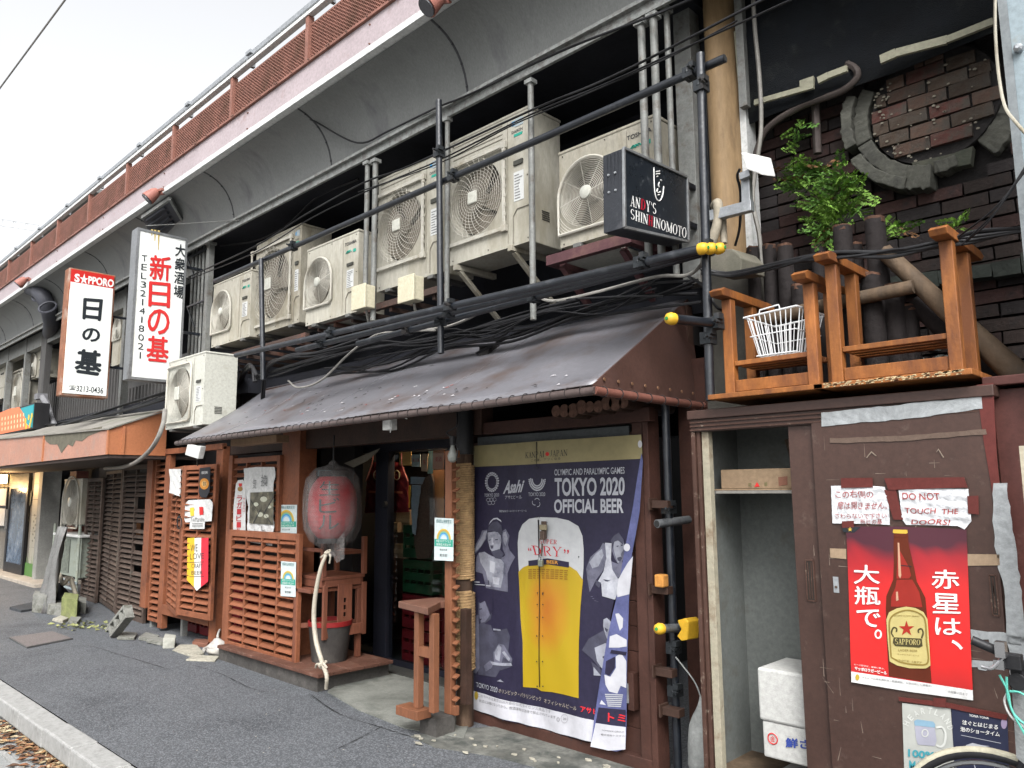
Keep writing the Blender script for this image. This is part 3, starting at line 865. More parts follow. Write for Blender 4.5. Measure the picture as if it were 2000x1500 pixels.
fan_ac('tall cream air conditioner crossed by the short black post, third unit from left', (502, 478), (590, 441), (495, 656), 4.0, .36, (.36, .5, .40), 'd', CREAM2, brand='DAIKIN', seedr=1)
fan_ac('cream air conditioner with round guard next to the cream junction box', (601, 492), (701, 452), (598, 637), 3.86, .3, (.26, .53, .245), 't', CREAM, brand='TOSHIBA', seedr=.9)
fan_ac('large cream air conditioner left of the tall double pole with square guard', (740, 356), (866, 298), (735, 571), 3.92, .34, (.35, .52, .34), 'd', CREAM, brand='DAIKIN', seedr=.2)
fan_ac('biggest cream air conditioner hung on angle brackets at the centre of the row', (880, 284), (1034, 210), (875, 521), 3.88, .34, (.34, .47, .33), 'd', CREAM, brand='DAIKIN', foot=False, seedr=.6)
fan_ac('round guarded air conditioner half hidden behind the black name sign', (1092, 304), (1280, 228), (1092, 486), 3.9, .32, (.31, .49, .28), 't', CREAM2, brand='TOSHIBA', seedr=.1)
for i, (tl, tr, bl, lb, st) in enumerate([((22, 735), (62, 722), (22, 800), 'pale air conditioner in the opening behind the beer lightbox', 'sq'), ((60, 690), (84, 682), (60, 742), 'small high air conditioner in the dark opening at far left', 't'), ((-30, 715), (14, 700), (-30, 790), 'cream air conditioner cut by the left edge of the photo', 't')]):
    fan_ac(lb, tl, tr, bl, 4.1, .3, (.36, .5, .25), st, CREAM, brand='', lab=False)
fan_ac('narrow air conditioner glimpsed between the two lightbox signs', (226, 578), (249, 568), (222, 715), 4.1, .32, (.4, .5, .3), 't', CREAM2, brand='', lab=False)
# support frames under the row
br = thing('angle_bracket', 'cream angle brackets holding the biggest air conditioner', 'bracket', tuple(aY(950, 560, 3.9)))
for (px0, py0, px1, py1) in ((888, 530, 985, 560), (995, 492, 1060, 512)):
    a = aY(px0, py0 - 8, 3.86); 
    M().bar(a, a + V((.02, .42, 0)), .045, .045).build('arm', CREAM2, br, bevel=.003)
    M().bar(a + V((0, .05, -.02)), a + V((.02, .5, -.38)), .04, .03).build('strut', CREAM2, br, bevel=.003)
br2 = thing('shelf_frame', 'maroon steel shelf under the round guarded air conditioner', 'bracket', tuple(aY(1150, 500, 3.9)))
RUSTB = mat('maroon_shelf_steel', (.10, .045, .05), .6, var=.25, dirt=(.16, .09, .07), damt=.3)
a, b = aY(1066, 500, 3.82), aY(1232, 460, 3.82)
b.z = a.z
M().box(a.x, b.x, 3.82, 3.87, a.z - .07, a.z).build('front_rail', RUSTB, br2, bevel=.003)
for q in (a.x, b.x - .05): M().box(q, q + .05, 3.87, 4.3, a.z - .07, a.z).build('side_rail', RUSTB, br2, bevel=.003)
M().box(a.x + .1, b.x - .15, 3.9, 4.2, a.z - .05, a.z - .03).build('drain_tray', WHITEA, br2)
for xx in (a.x + .08, b.x - .12): M().bar((xx, 3.9, a.z - .07), (xx, 4.3, a.z - .4), .04, .04).build('strut', RUSTB, br2)
br3 = thing('bearer_rail', 'dark steel bearers under the left half of the air conditioner row', 'bracket', tuple(aY(600, 660, 4.0)))
for (x0_, x1_, z_) in ((-9.2, -6.7, 3.18), (-6.65, -4.6, 3.26)):
    M().box(x0_, x1_, 3.93, 3.98, z_ - .06, z_ - .005).build('bearer', mat('rusty_bearer', (.09, .06, .05), .7, dirt=(.2, .08, .05), damt=.3), br3)
    for k in range(7):
        xx = x0_ + (x1_ - x0_) * (k + .4) / 7
        M().box(xx, xx + .035, 3.96, 4.6, z_ - .10, z_ - .062).build('cross_bar', mat('rusty_bearer', (.09, .06, .05), .7), br3)
for (px, py, lb) in ((710, 582, 'cream junction box beside the twin grey posts'), (803, 566, 'cream junction box under the square guarded unit')):
    p = aY(px, py, 3.72)
    t = thing('junction_box', lb, 'junction box', tuple(p), 'cream junction boxes below the units')
    JB = mat('yellowed_plastic', (.58, .54, .40), .5, var=.06, bump=.02, dirt=(.4, .35, .25), damt=.2)
    M().box(p.x - .10, p.x + .09, 3.68, 3.78, p.z - .10, p.z + .10).build('box', JB, t, bevel=.008)
    M().box(p.x - .107, p.x + .097, 3.665, 3.685, p.z - .107, p.z + .107).build('lid', JB, t, bevel=.006)
    M().tube(curve([(p.x, 3.75, p.z - .1), (p.x - .03, 3.8, p.z - .2), (p.x - .15, 3.95, p.z - .28)], 4), .012, 6).build('conduit', CABLEG, t)

# ================================================================ GREY POSTS FROM THE SOFFIT
def post(px0, py0, px1, py1, Y, w_, label, m_=GREYS, sq=False, group='grey posts hanging from the soffit edge'):
    a, b = aY(px0, py0, Y), aY(px1, py1, Y)
    a.x = b.x = (a.x + b.x) / 2
    t = thing('hanger_post', label, 'post', tuple(b), group)
    m = M()
    (m.bar(b, a, w_, w_, (0, 1, 0)) if sq else m.tube([b, b.lerp(a, .5), a], w_ / 2, 10)).build('post', m_, t, smooth=40 if not sq else None, bevel=.003 if sq else 0)
    M().cbox(a, w_ * 1.5, w_ * 1.4, .03).build('bracket', EDGE, t)
    return t
post(1037, 160, 1041, 625, 3.79, .045, 'rusty grey post in front of the biggest air conditioner')
post(713, 322, 718, 600, 3.79, .045, 'left one of the twin grey posts beside the junction box')
post(728, 318, 734, 625, 3.79, .05, 'right one of the twin grey posts beside the junction box')
post(872, 235, 875, 600, 3.79, .04, 'grey post just behind the tall black double pole')
post(1256, 45, 1264, 520, 3.80, .05, 'first of three grey posts behind the black name sign')
post(1281, 30, 1288, 520, 3.80, .05, 'middle of three grey posts behind the black name sign')
post(1308, 18, 1315, 540, 3.87, .04, 'third of three grey posts behind the black name sign')
post(1343, -60, 1353, 560, 4.12, .12, 'thick square grey pillar right of the air conditioner row', sq=True)
post(1440, -60, 1456, 210, 4.15, .05, 'thin grey post between tan pilaster and netting', sq=True)
for i, (px, py0, py1) in enumerate(((262, 520, 700),)): pass
# bundle of thin vertical pipes right of the tall white sign
pb_ = thing('pipe_rack', 'rack of thin grey vertical pipes just right of the tall white sign', 'pipes', tuple(aY(385, 690, 3.9)))
for i, px in enumerate((372, 379, 386, 393, 400)):
    a, b = aY(px, 492 - i * 3, 3.9), aY(px - 4, 700 - i * 3, 3.9)
    M().tube([V((b.x, 3.9, b.z)), V((b.x, 3.9, a.z))], .018, 8).build('pipe', GREYS, pb_, smooth=40)
for py in (505, 600):
    a, b = aY(366, py, 3.86), aY(402, py + 5, 3.86)
    M().bar(a, V((b.x, 3.86, a.z)), .02, .02).bar(a, a + V((.25, .0, -.3)), .012, .012).build('clamp_bar', BLKP, pb_)
post(409, 478, 405, 690, 3.88, .07, 'flat grey post left of the smallest upper unit', sq=True)
# wall sheets between upper openings on the left building
lw = thing('ribbed_wall', 'dark ribbed sheet wall behind the two lightbox signs', 'wall', (-12, 4.3, 2.6))
RIB = mat('grimy_ribbed_sheet', (.085, .082, .08), .7, var=.3, scale=5, stretch=4, dirt=(.16, .15, .13), damt=.35, dscale=3)
rbm = M().box(-.03, .03, 0, .04, 0, 1.0).mesh('rib', RIB)
for i in range(52):
    x = -17.2 + i * .13
    if x > -10.3: break
    inst('rib', rbm, lw, (x, 4.26, 2.40 if x > -12.8 else 2.45), sc=(1, 1, 1.25 if x < -12.6 else .8))
M().box(-17.3, -10.2, 4.3, 4.34, 2.4, 3.5).build('sheet', RIB, lw)
for (px, l_) in ((92, 'left'), (112, 'mid')):
    pass
for k, (px, py, ln) in enumerate(((96, 660, 'broad dark post left of the beer lightbox'), (258, 480, 'grey post partly hidden by the tall white sign'), (20, 700, 'thin frame post between far left openings'), (55, 690, 'second thin frame post between far left openings'))):
    a = aY(px, py, 4.0)
    t = thing('frame_post', ln, 'post', (a.x, 4.0, 2.5), 'frame posts of the upper left openings')
    M().box(a.x - (.28 if k == 0 else .05), a.x + .05, 3.95, 4.05, 2.5, 4.64).build('post', RIB if k == 0 else GREYS, t)
solo(M().box(-30, -9.4, 3.96, 4.1, 4.35, 4.63), 'lintel_beam', GREYS, 'grey lintel beam along the top of the far left upper openings', 'beam')

# ================================================================ SCAFFOLD PIPES
def clamp(p, parent, s_=1.0, m_=None):
    m = M()
    m.cbox(p, .062 * s_, .07 * s_, .062 * s_).cbox(V(p) + V((.03, -.02, .03)), .03, .05, .03)
    m.lathe([(.008, 0), (.008, .06)], V(p) + V((.035, -.03, 0)), (0, -1, 0), 6).lathe([(.013, 0), (.013, .014)], V(p) + V((.035, -.055, 0)), (0, -1, 0), 6)
    m.ring(p, .03, .009, u=(1, 0, 0), v=(0, 1, 0), n=14, m=5).ring(p, .03, .009, u=(0, 1, 0), v=(0, 0, 1), n=14, m=5)
    return m.build('clamp', m_ or mat('clamp_steel', (.045, .05, .055), .5, .5, dirt=(.13, .11, .1), damt=.3), parent, smooth=35)
YEL = mat('yellow_plastic', (.72, .42, .035), .4, var=.06, bump=.02, dirt=(.4, .25, .05), damt=.2)
PR = .0243
def scaffold(label, a, b, clamps=(), caps=(), m_=BLKP, Yg='black scaffold pipes'):
    t = thing('scaffold_pipe', label, 'scaffold pipe', tuple(a), Yg)
    a, b = V(a), V(b); d = (b - a).normalized()
    mids = [a.lerp(b, i / 4) for i in range(5)]
    M().tube(mids, PR, 14).build('pipe', m_, t, smooth=50)
    for e, s_ in ((a, -1), (b, 1)):
        if s_ in caps:
            M().lathe([(PR * 1.25, 0), (PR * 1.32, .02), (PR * 1.1, .04), (PR * .5, .05)], e, d * s_, 16).build('end_cap', YEL, t, smooth=50)
            M().lathe([(.010, 0), (.009, .004)], e + d * s_ * .05, d * s_, 10).build('cap_plug', ink('green_plug', (.03, .25, .06)), t)
        else:
            M().lathe([(PR * .8, 0), (PR * .8, .002)], e + d * s_ * .001, d * s_, 14).build('open_end', mat('pipe_inside', (.03, .03, .03), .9), t)
    for c in clamps: clamp(a.lerp(b, c), t)
    return t
scaffold('long upper scaffold pipe crossing in front of all air conditioners', aY(420, 549, 3.6), aY(1416, 114, 3.6), clamps=(.268, .64, .965))
scaffold('tall black upright pole at the centre of the facade', aY(861, 690, 3.555), aY(857, 196, 3.555) , clamps=(.12, .78))
scaffold('short black upright in front of the third unit from left', aY(514, 742, 3.555), aY(510, 506, 3.555), clamps=())
scaffold('black upright pole right of the name sign', aY(1387, 782, 3.555), aY(1368, 105, 3.555), clamps=(.17, .42, .9))
pz = aY(461, 694, 3.4)
scaffold('front lower scaffold pipe with yellow end cap above the awning', pz, aY(1366, 487, 3.4), clamps=(.33, .62, .93), caps=(1,))
pq = aY(1382, 487, 3.5)
scaffold('middle lower scaffold pipe with yellow end cap', (-6.1, 3.5, 2.86), pq, clamps=(.1, .5,), caps=(1,))
pq = aY(1399, 487, 3.6)
scaffold('rear lower scaffold pipe with yellow end cap', (-5.3, 3.6, 2.82), pq, clamps=(.2, .6), caps=(1,))
scaffold('short stub pipe with yellow cap pointing to the street', aY(1316, 623, 3.25), aY(1402, 632, 3.57), clamps=(.95,), caps=(-1,))
scaffold('lower upright pipe between banner wall and steel cabinet', (-2.53, 3.9, 0.0), (-2.53, 3.9, 2.13), clamps=(.22, .33, .70), caps=())
ZIN = mat('worn_zinc_pipe', (.20, .21, .22), .5, .4, dirt=(.05, .05, .055), damt=.4, dscale=20)
scaffold('short grey stub pipe clamped on the lower upright', aY(1283, 1023, 3.78), aY(1345, 1015, 4.05), m_=ZIN)
t = scaffold('grey stub pipe with yellow hand guard on the lower upright', aY(1292, 1228, 3.72), aY(1335, 1226, 3.95), caps=(-1,), m_=ZIN)
q0 = aY(1332, 1228, 3.86)
M().prism([aY(x, y, 3.82) for x, y in ((1322, 1212), (1338, 1207), (1345, 1215), (1342, 1250), (1330, 1252), (1322, 1243), (1330, 1230))], (.02, .09, 0)).build('hand_guard', YEL, t, bevel=.006)
# a small sponge on a bracket
sp = thing('sponge_block', 'orange sponge resting on a brown bracket beside the banner wall', 'sponge', tuple(aY(1292, 1135, 3.8)))
s0 = aY(1292, 1134, 3.8)
M().box(s0.x - .03, s0.x + .03, 3.77, 3.83, s0.z - .035, s0.z + .035).build('sponge', mat('orange_foam', (.55, .25, .06), .9, bump=.5, bscale=120), sp, bevel=.008)
for (px, py) in ((1290, 985), (1290, 1152), (1298, 1313), (1312, 1390)):
    p = aY(px, py, 3.84)
    solo(M().box(p.x - .05, p.x + .06, 3.82, 3.88, p.z - .022, p.z + .022).box(p.x - .06, p.x - .05, 3.80, 3.89, p.z - .035, p.z + .035), 'wall_bracket', DKBR, {985: 'brown steel bracket highest on the lower upright', 1152: 'brown bracket carrying the orange sponge', 1313: 'brown bracket below the yellow hand guard', 1390: 'lowest brown bracket beside the hanging white bag'}[py], 'bracket', 'brackets of the lower upright', bevel=.003)

# ================================================================ CABLES
def wire(label, pts, r=.008, m_=CABLE, name='cable', group='cables strung along the facade', n=6):
    m = M().tube(curve([aY(*p) for p in pts], 6), r, n)
    return solo(m, name, m_, label, 'cable', group, smooth=60)
def bundle(label, pts, k=4, r=.008, sp_=.02, m_=CABLE, group='cables strung along the facade'):
    P_ = [aY(*p) for p in pts]
    t = thing('cable_bundle', label, 'cables', tuple(P_[0]), group)
    for i in range(k):
        q = [p + V((rnd.uniform(-.5, .5) * sp_, rnd.uniform(-.5, .5) * sp_, rnd.uniform(-1, 1) * sp_)) for p in P_]
        M().tube(curve(q, 5), r * rnd.uniform(.7, 1.2), 6).build('strand', m_, t, smooth=60)
    return t
wire('black cable sagging under the soffit panels', [(569, 214, 3.45), (620, 240, 3.6), (698, 279, 3.74), (760, 255, 3.74), (851, 211, 3.72), (920, 183, 3.72), (1100, 98, 3.72), (1300, 20, 3.72), (1480, -60, 3.72)], .009)
wire('upper black cable sweeping past the twin grey posts', [(368, 541, 3.7), (500, 480, 3.74), (597, 419, 3.74), (710, 357, 3.74), (800, 324, 3.73), (1036, 216, 3.72), (1160, 165, 3.72), (1280, 108, 3.7), (1500, -6, 3.68)], .008)
wire('second black cable sweeping past the tall double pole', [(368, 546, 3.7), (500, 492, 3.74), (610, 425, 3.72), (735, 365, 3.72), (860, 312, 3.72), (1036, 224, 3.72), (1180, 165, 3.7), (1350, 88, 3.66), (1545, 0, 3.6)], .006)
wire('thin cable crossing above the biggest air conditioner', [(700, 375, 3.7), (860, 318, 3.72), (1000, 245, 3.72), (1130, 190, 3.7), (1300, 115, 3.7), (1440, 40, 3.66)], .005)
wire('black cable hanging in the dark gap above the left units', [(430, 480, 4.05), (500, 470, 4.1), (560, 440, 4.1), (620, 385, 4.1), (700, 350, 4.1)], .010)
wire('thin grey wire tied from the tall sign to the soffit edge', [(285, 441, 3.3), (360, 437, 3.6), (468, 430, 3.76)], .006, GREYS)
wire('grey cable looping below the lower scaffold pipes', [(800, 648, 3.9), (880, 636, 3.85), (950, 605, 3.8), (992, 590, 3.8), (1040, 578, 3.85), (1080, 588, 3.9), (1160, 572, 3.9), (1280, 541, 3.85), (1340, 538, 3.8), (1368, 518, 3.7), (1380, 490, 3.66)], .011, CABLEG)
wire('bronze hose drooping onto the left end of the awning', [(850, 645, 3.75), (780, 648, 3.75), (733, 655, 3.7), (683, 690, 3.62), (627, 743, 3.52), (583, 757, 3.5), (563, 744, 3.6)], .009, CABLEG)
bundle('black cable bundle tangled under the lower pipes', [(1130, 590, 3.9), (1000, 625, 3.9), (850, 665, 3.9), (740, 672, 3.85), (660, 692, 3.8), (560, 722, 3.8), (500, 740, 3.9)], 5, .010, .035)
bundle('sagging black cables crossing the dark ledge above the awning', [(1360, 560, 3.93), (1250, 575, 3.93), (1130, 622, 3.93), (1000, 655, 3.93), (880, 672, 3.93), (760, 715, 3.93), (640, 728, 3.93)], 4, .012, .05)
bundle('loose thin wires looping over the top of the brown awning', [(1290, 560, 3.9), (1180, 600, 3.88), (1060, 612, 3.9), (960, 650, 3.88), (860, 660, 3.9), (700, 715, 3.9)], 4, .006, .07)
wire('black cable clipped to the dark ledge right of the tall pole', [(1370, 590, 3.95), (1200, 612, 3.95), (1040, 640, 3.95), (930, 690, 3.95)], .010)
bundle('black conduits drooping behind the short upright pole', [(700, 668, 3.75), (620, 690, 3.7), (560, 695, 3.7), (520, 720, 3.8), (512, 800, 3.95)], 4, .012, .03)
bundle('black cable bundle above the orange awning', [(470, 720, 3.95), (330, 770, 3.6), (230, 800, 3.6), (120, 828, 3.6), (100, 833, 3.6), (-20, 850, 3.6)], 6, .013, .05)
bundle('black pipes bent behind the wide off-white unit', [(500, 740, 3.75), (492, 715, 3.8), (470, 745, 4.0), (470, 800, 4.1)], 3, .018, .04)
bundle('bundle of black wires draped over the upturned tables', [(1370, 528, 3.75), (1430, 535, 3.8), (1520, 515, 3.7), (1620, 500, 3.6), (1740, 494, 3.6), (1830, 478, 3.6), (1900, 462, 3.7), (2040, 440, 3.7)], 6, .008, .022)
bundle('fan of thin wires above the right upturned table', [(1880, 470, 3.6), (1940, 410, 3.5), (2010, 320, 3.5)], 3, .004, .04)
wire('grey cable running down the wall left of the ferns', [(1470, -20, 4.1), (1475, 60, 4.1), (1484, 160, 4.1), (1486, 260, 4.1), (1470, 380, 4.1), (1483, 460, 4.1), (1490, 540, 4.1)], .013, CABLEG)
wire('brown conduit arching across the brick wall', [(1472, 330, 4.2), (1480, 290, 4.2), (1500, 250, 4.2), (1560, 210, 4.22), (1640, 180, 4.22), (1672, 155, 4.22), (1672, 135, 4.22), (1655, 125, 4.25)], .020, mat('brown_conduit', (.075, .06, .055), .7), name='conduit')
wire('white cable hanging beside the pale steel column', [(1944, -20, 3.55), (1944, 60, 3.55), (1950, 140, 3.55), (1962, 205, 3.5), (1985, 240, 3.4), (2030, 290, 3.3)], .0065, CREAM2)
wire('cable coiled around the left edge of the tan pilaster', [(1345, 540, 3.75), (1375, 560, 3.6), (1400, 600, 3.6), (1425, 610, 3.7)], .008)
wire('vertical grey pipe on the brick wall above the ferns', [(1590, 60, 4.28), (1593, 200, 4.28), (1597, 300, 4.28)], .024, mat('brown_conduit', (.075, .06, .055), .7), name='conduit')
wire('fat grey hose curving down at the end of the orange awning', [(322, 800, 3.35), (318, 830, 3.3), (300, 870, 3.25), (270, 900, 3.3), (240, 912, 3.5), (205, 915, 3.7)], .024, CABLEG)
# ================================================================ LIGHTBOX SIGNS
SIGNW = mat('milky_acrylic', (.82, .84, .82), .3, var=.04, scale=2, bump=0, dirt=(.70, .66, .52), damt=.16, dscale=2.5, stretch=5)
RED = ink('red', (.60, .03, .03)); BLACKI = ink('sumi', (.02, .025, .03)); WHI = ink('letter_white', (.8, .8, .78))
def q4(fn, pts, k): return [fn(x, y, k) for x, y in pts]
# tall sign, faces the right along the street
s2 = thing('lightbox_sign', 'tall white lightbox sign with red brushed characters and phone number', 'sign', (-9.08, 3.35, 2.85))
X = -9.0
fc = q4(aX, [(268, 444), (368, 461), (350, 750), (261, 743)], X)
y0, y1, z0, z1 = 3.08, 3.66, 2.87, 4.63
ALU = mat('brushed_sign_case', (.30, .31, .32), .45, .6, var=.15, bump=.05, dirt=(.12, .11, .1), damt=.25)
M().box(X - .17, X - .012, y0, y1, z0, z1).build('case', ALU, s2, bevel=.004)
M().box(X - .012, X - .004, y0 + .02, y1 - .02, z0 + .02, z1 - .02).build('face_panel', SIGNW, s2)
fr = M()
for (a, b, c, d) in ((y0, y0 + .03, z0, z1), (y1 - .025, y1, z0, z1), (y0 + .03, y1 - .025, z0, z0 + .03), (y0 + .03, y1 - .025, z1 - .03, z1)): fr.box(X - .011, X + .004, a, b, c, d)
fr.build('frame', ALU, s2)
m = M(); column(m, '新日の基', q4(aX, [(294, 498), (334, 502), (328, 713), (286, 709)], X), .022, .10); m.build('lettering', RED, s2)
m = M(); column(m, '大衆酒場', q4(aX, [(343, 476), (363, 479), (358, 587), (339, 583)], X), .018, .12); m.build('lettering', BLACKI, s2)
m = M(); column(m, 'TEL3214I8021', q4(aX, [(277, 498), (288, 499), (279, 706), (268, 704)], X), .0, .28); m.build('lettering', BLACKI, s2)
rs = M()
for (px, py, h_) in ((303, 449, 22), (310, 450, 38), (297, 448, 12)):
    a = aX(px, py, X - .001); b = aX(px - 1, py + h_, X - .001)
    rs.prism([a + V((0, -.012, 0)), a + V((0, .014, 0)), b + V((0, .003, 0)), b + V((0, -.003, 0))], (.0015, 0, 0))
rs.build('rust_streak', mat('rust_streak', (.55, .42, .16), .6, var=.2), s2)
M().bar((X - .08, y1, 4.3), (X - .08, 3.98, 4.3), .03, .03).bar((X - .08, y1, 3.5), (X - .08, 3.98, 3.5), .03, .03).bar((X - .08, y1, 3.0), (X - .08, 3.98, 3.0), .03, .03).build('bracket', BLKP, s2)
# beer maker's sign
s1 = thing('lightbox_sign', 'rusty framed lightbox sign with red header above three black characters', 'sign', (-11.1, 3.25, 2.8))
X = -11.0
y0, y1, z0, z1 = 2.955, 3.53, 2.86, 4.56
RUST = mat('rusty_sign_case', (.27, .12, .07), .7, var=.35, scale=5, bump=.25, dirt=(.45, .36, .3), damt=.3, dscale=3)
M().box(X - .2, X - .012, y0, y1, z0, z1).build('case', RUST, s1, bevel=.012)
M().box(X - .012, X - .002, y0 + .02, y1 - .025, z0 + .03, z1 - .19).build('face_panel', SIGNW, s1, bevel=.004)
M().box(X - .012, X - .002, y0 + .02, y1 - .025, z1 - .187, z1 - .02).box(X - .012, X - .0025, y0 + .02, y1 - .025, z1 - .30, z1 - .186).build('header_panel', mat('red_acrylic', (.55, .03, .025), .3, var=.05, bump=0), s1)
m = M()
hq = q4(aX, [(146, 534), (223, 545), (222, 562), (145, 550)], X)
word(m, 'S', [blin(hq, 0, 1), blin(hq, .13, 1), blin(hq, .13, 0), blin(hq, 0, 0)], .04)
word(m, 'PPORO', [blin(hq, .34, .93), blin(hq, 1, .93), blin(hq, 1, 0), blin(hq, .34, 0)], .04)
word(m, '★', [blin(hq, .13, 1.15), blin(hq, .345, 1.15), blin(hq, .345, -.12), blin(hq, .13, -.12)], .0)
m.build('lettering', WHI, s1)
m = M()
for ch, pts in (('日', [(164, 583), (200, 586), (196, 626), (162, 622)]), ('の', [(162, 640), (195, 643), (194, 668), (161, 665)]), ('基', [(151, 682), (198, 687), (196, 733), (146, 726)])):
    word(m, ch, q4(aX, pts, X), .035)
m.build('lettering', BLACKI, s1)
m = M(); word(m, '☎', q4(aX, [(135, 752), (149, 753), (148, 762), (134, 761)], X)); word(m, '3213-0436', q4(aX, [(150, 753), (202, 757), (201, 769), (149, 764)], X), .005); m.build('lettering', BLACKI, s1)
M().bar((X - .1, y1, 4.0), (X - .1, 4.0, 4.0), .03, .03).bar((X - .1, y1, 3.3), (X - .1, 4.0, 3.3), .03, .03).build('bracket', BLKP, s1)
# black name sign
s3 = thing('lightbox_sign', 'black lightbox sign reading ANDY\'S SHINHINOMOTO with a drawn smiling face', 'sign', (-2.37, 3.5, 2.9))
X = -2.30
f4 = q4(aX, [(1218, 289), (1342, 346), (1345, 472), (1220, 444)], X)
BK = mat('black_sign_face', (.014, .018, .024), .3, var=.2, bump=.05, bscale=30, dirt=(.10, .11, .12), damt=.12, dscale=14)
T_ = V((-.13, 0, 0))
cs_ = [p + V((-.010, 0, 0)) for p in f4]
M().hexa([p + T_ for p in cs_], cs_).build('case', mat('black_sign_case', (.03, .033, .04), .5, var=.2, dirt=(.1, .1, .11), damt=.2), s3, bevel=.003)
ctr = sum(f4, V()) / 4
M().hexa([ctr + (p - ctr) * .97 + V((-.009, 0, 0)) for p in f4], [ctr + (p - ctr) * .97 + V((-.002, 0, 0)) for p in f4]).build('face_panel', BK, s3)
fm = M()
for i in range(4): 
    a, b = f4[i], f4[(i + 1) % 4]
    fm.bar(a, b, .016, .016, (1, 0, 0))
fm.build('frame', ALU, s3, bevel=.002)
gm = M()
for i in range(5):                                # ribs of the street-facing edge
    xx = X - .13 + .01 + i * .024
    gm.box(xx, xx + .010, cs_[0].y - .006, cs_[0].y + .002, cs_[3].z + .01, cs_[0].z - .01)
gm.build('edge_rib', mat('black_sign_case', (.03, .033, .04), .5), s3)
for (dz, i) in ((.28, 0), (.28, 1), (.5, 0), (.5, 1)):
    M().lathe([(.008, 0), (.006, .006)], (X - .10 + i * .045, cs_[0].y - .006, cs_[0].z - dz * (cs_[0].z - cs_[3].z)), (0, -1, 0), 8).build('bolt', GALV, s3)
XF = X + .0005
REDL = ink('deep_red_letter', (.42, .012, .03))
def serif_px(parent, s_, pts, k, fn, mats, reds=(), bold=1.):
    q = q4(fn, pts, k)
    wd = {'I': .45, "'": .3, 'M': 1.25, ' ': .5, 'J': .6}
    ws = [wd.get(c, .85 if c not in 'OND' else .95) for c in s_]; tot = sum(ws); x = 0
    mw, mr_ = M(), M()
    for i, (c, w_) in enumerate(zip(s_, ws)):
        a, b = x / tot, (x + w_) / tot
        if c != ' ': serif(mr_ if i in reds else mw, c, [blin(q, a, 1), blin(q, b, 1), blin(q, b, 0), blin(q, a, 0)], bold=bold)
        x += w_
    mw.build('lettering', mats[0], parent, fix=False)
    if reds: mr_.build('lettering', mats[1], parent, fix=False)
serif_px(s3, "ANDY'S", [(1232, 381), (1283, 398), (1283, 419), (1231, 402)], XF, aX, (WHI, REDL), (2,), 1.25)
serif_px(s3, 'SHINHINOMOTO', [(1231, 407), (1342, 446), (1341, 466), (1231, 427)], XF, aX, (WHI, REDL), (4,), 1.25)
lg = M()
def strokes(m, lines, k, fn, r, ox=0, oy=0, sc_=1.):
    for ln in lines: m.tube(curve([fn(ox + x * sc_, oy + y * sc_, k) for x, y in ln], 4) if len(ln) > 2 else [fn(ox + x * sc_, oy + y * sc_, k) for x, y in ln], r, 5)
strokes(lg, [[(1193, 568), (1194, 640), (1199, 700), (1210, 727), (1224, 728), (1236, 700), (1241, 660)],
             [(1203, 588), (1222, 586)], [(1203, 600), (1222, 598)], [(1207, 612), (1212, 611)], [(1226, 628), (1231, 633)],
             [(1219, 640), (1215, 652), (1219, 664)], [(1211, 672), (1207, 684), (1213, 690), (1226, 686)], [(1212, 702), (1221, 700)]], XF, aX, .0035, 800, 100, .4)
lg.build('face_drawing', WHI, s3)
M().bar((X - .07, cs_[1].y, 3.2), (X - .07, cs_[1].y + .3, 3.2), .03, .03).bar((X - .07, cs_[2].y, 3.45), (X - .07, cs_[1].y + .3, 3.45), .03, .03).build('bracket', BLKP, s3)
# small bulkhead sign light and bracket arm right of the pole
s4 = thing('site_lamp', 'white box lamp on a grey arm beside the tan pilaster', 'lamp', tuple(aY(1465, 410, 3.8)))
M().prism(q4(aY, [(1446, 297), (1480, 305), (1489, 342), (1458, 331)], 3.72), (.02, .12, .02)).build('head', WHITEPL, s4, bevel=.006)
M().bar(aY(1458, 340, 3.8), aY(1460, 410, 3.8), .04, .05).bar(aY(1446, 346, 3.76), aY(1466, 338, 3.76), .03, .04).build('stem', GALV, s4, bevel=.003)
M().bar(aY(1388, 423, 3.8), aY(1470, 402, 3.8), .045, .06).build('arm', GALV, s4, bevel=.003)
M().tube(curve([aY(1445, 330, 3.78), aY(1440, 345, 3.8), (aY(1446, 375, 3.85)), aY(1445, 440, 3.9), aY(1436, 480, 3.95)]), .008, 6).build('cable', CABLE, s4)
s5 = thing('conduit_elbow', 'cream conduit elbow on the wall below the white box lamp', 'conduit', tuple(aY(1400, 470, 3.9)))
M().tube(curve([aY(1388, 478, 3.8), aY(1396, 455, 3.8), aY(1402, 430, 3.8), aY(1402, 398, 3.8), aY(1396, 402, 3.85)]), .028, 8).build('pipe', mat('cream_conduit', (.36, .32, .25), .7), s5, smooth=50)
M().tube([aY(1414, 475, 3.85), aY(1412, 425, 3.85)], .02, 8).build('pipe', mat('cream_conduit', (.36, .32, .25), .7), s5, smooth=50)
solo(M().prism(q4(aY, [(1388, 488), (1430, 486), (1449, 505), (1447, 528), (1385, 535)], 3.8), (.03, .22, .0)), 'wall_duct', mat('mossy_grey_box', (.16, .15, .12), .8, dirt=(.08, .08, .06), damt=.4), 'grimy grey duct box below the cream conduit elbow', 'duct box', bevel=.006)
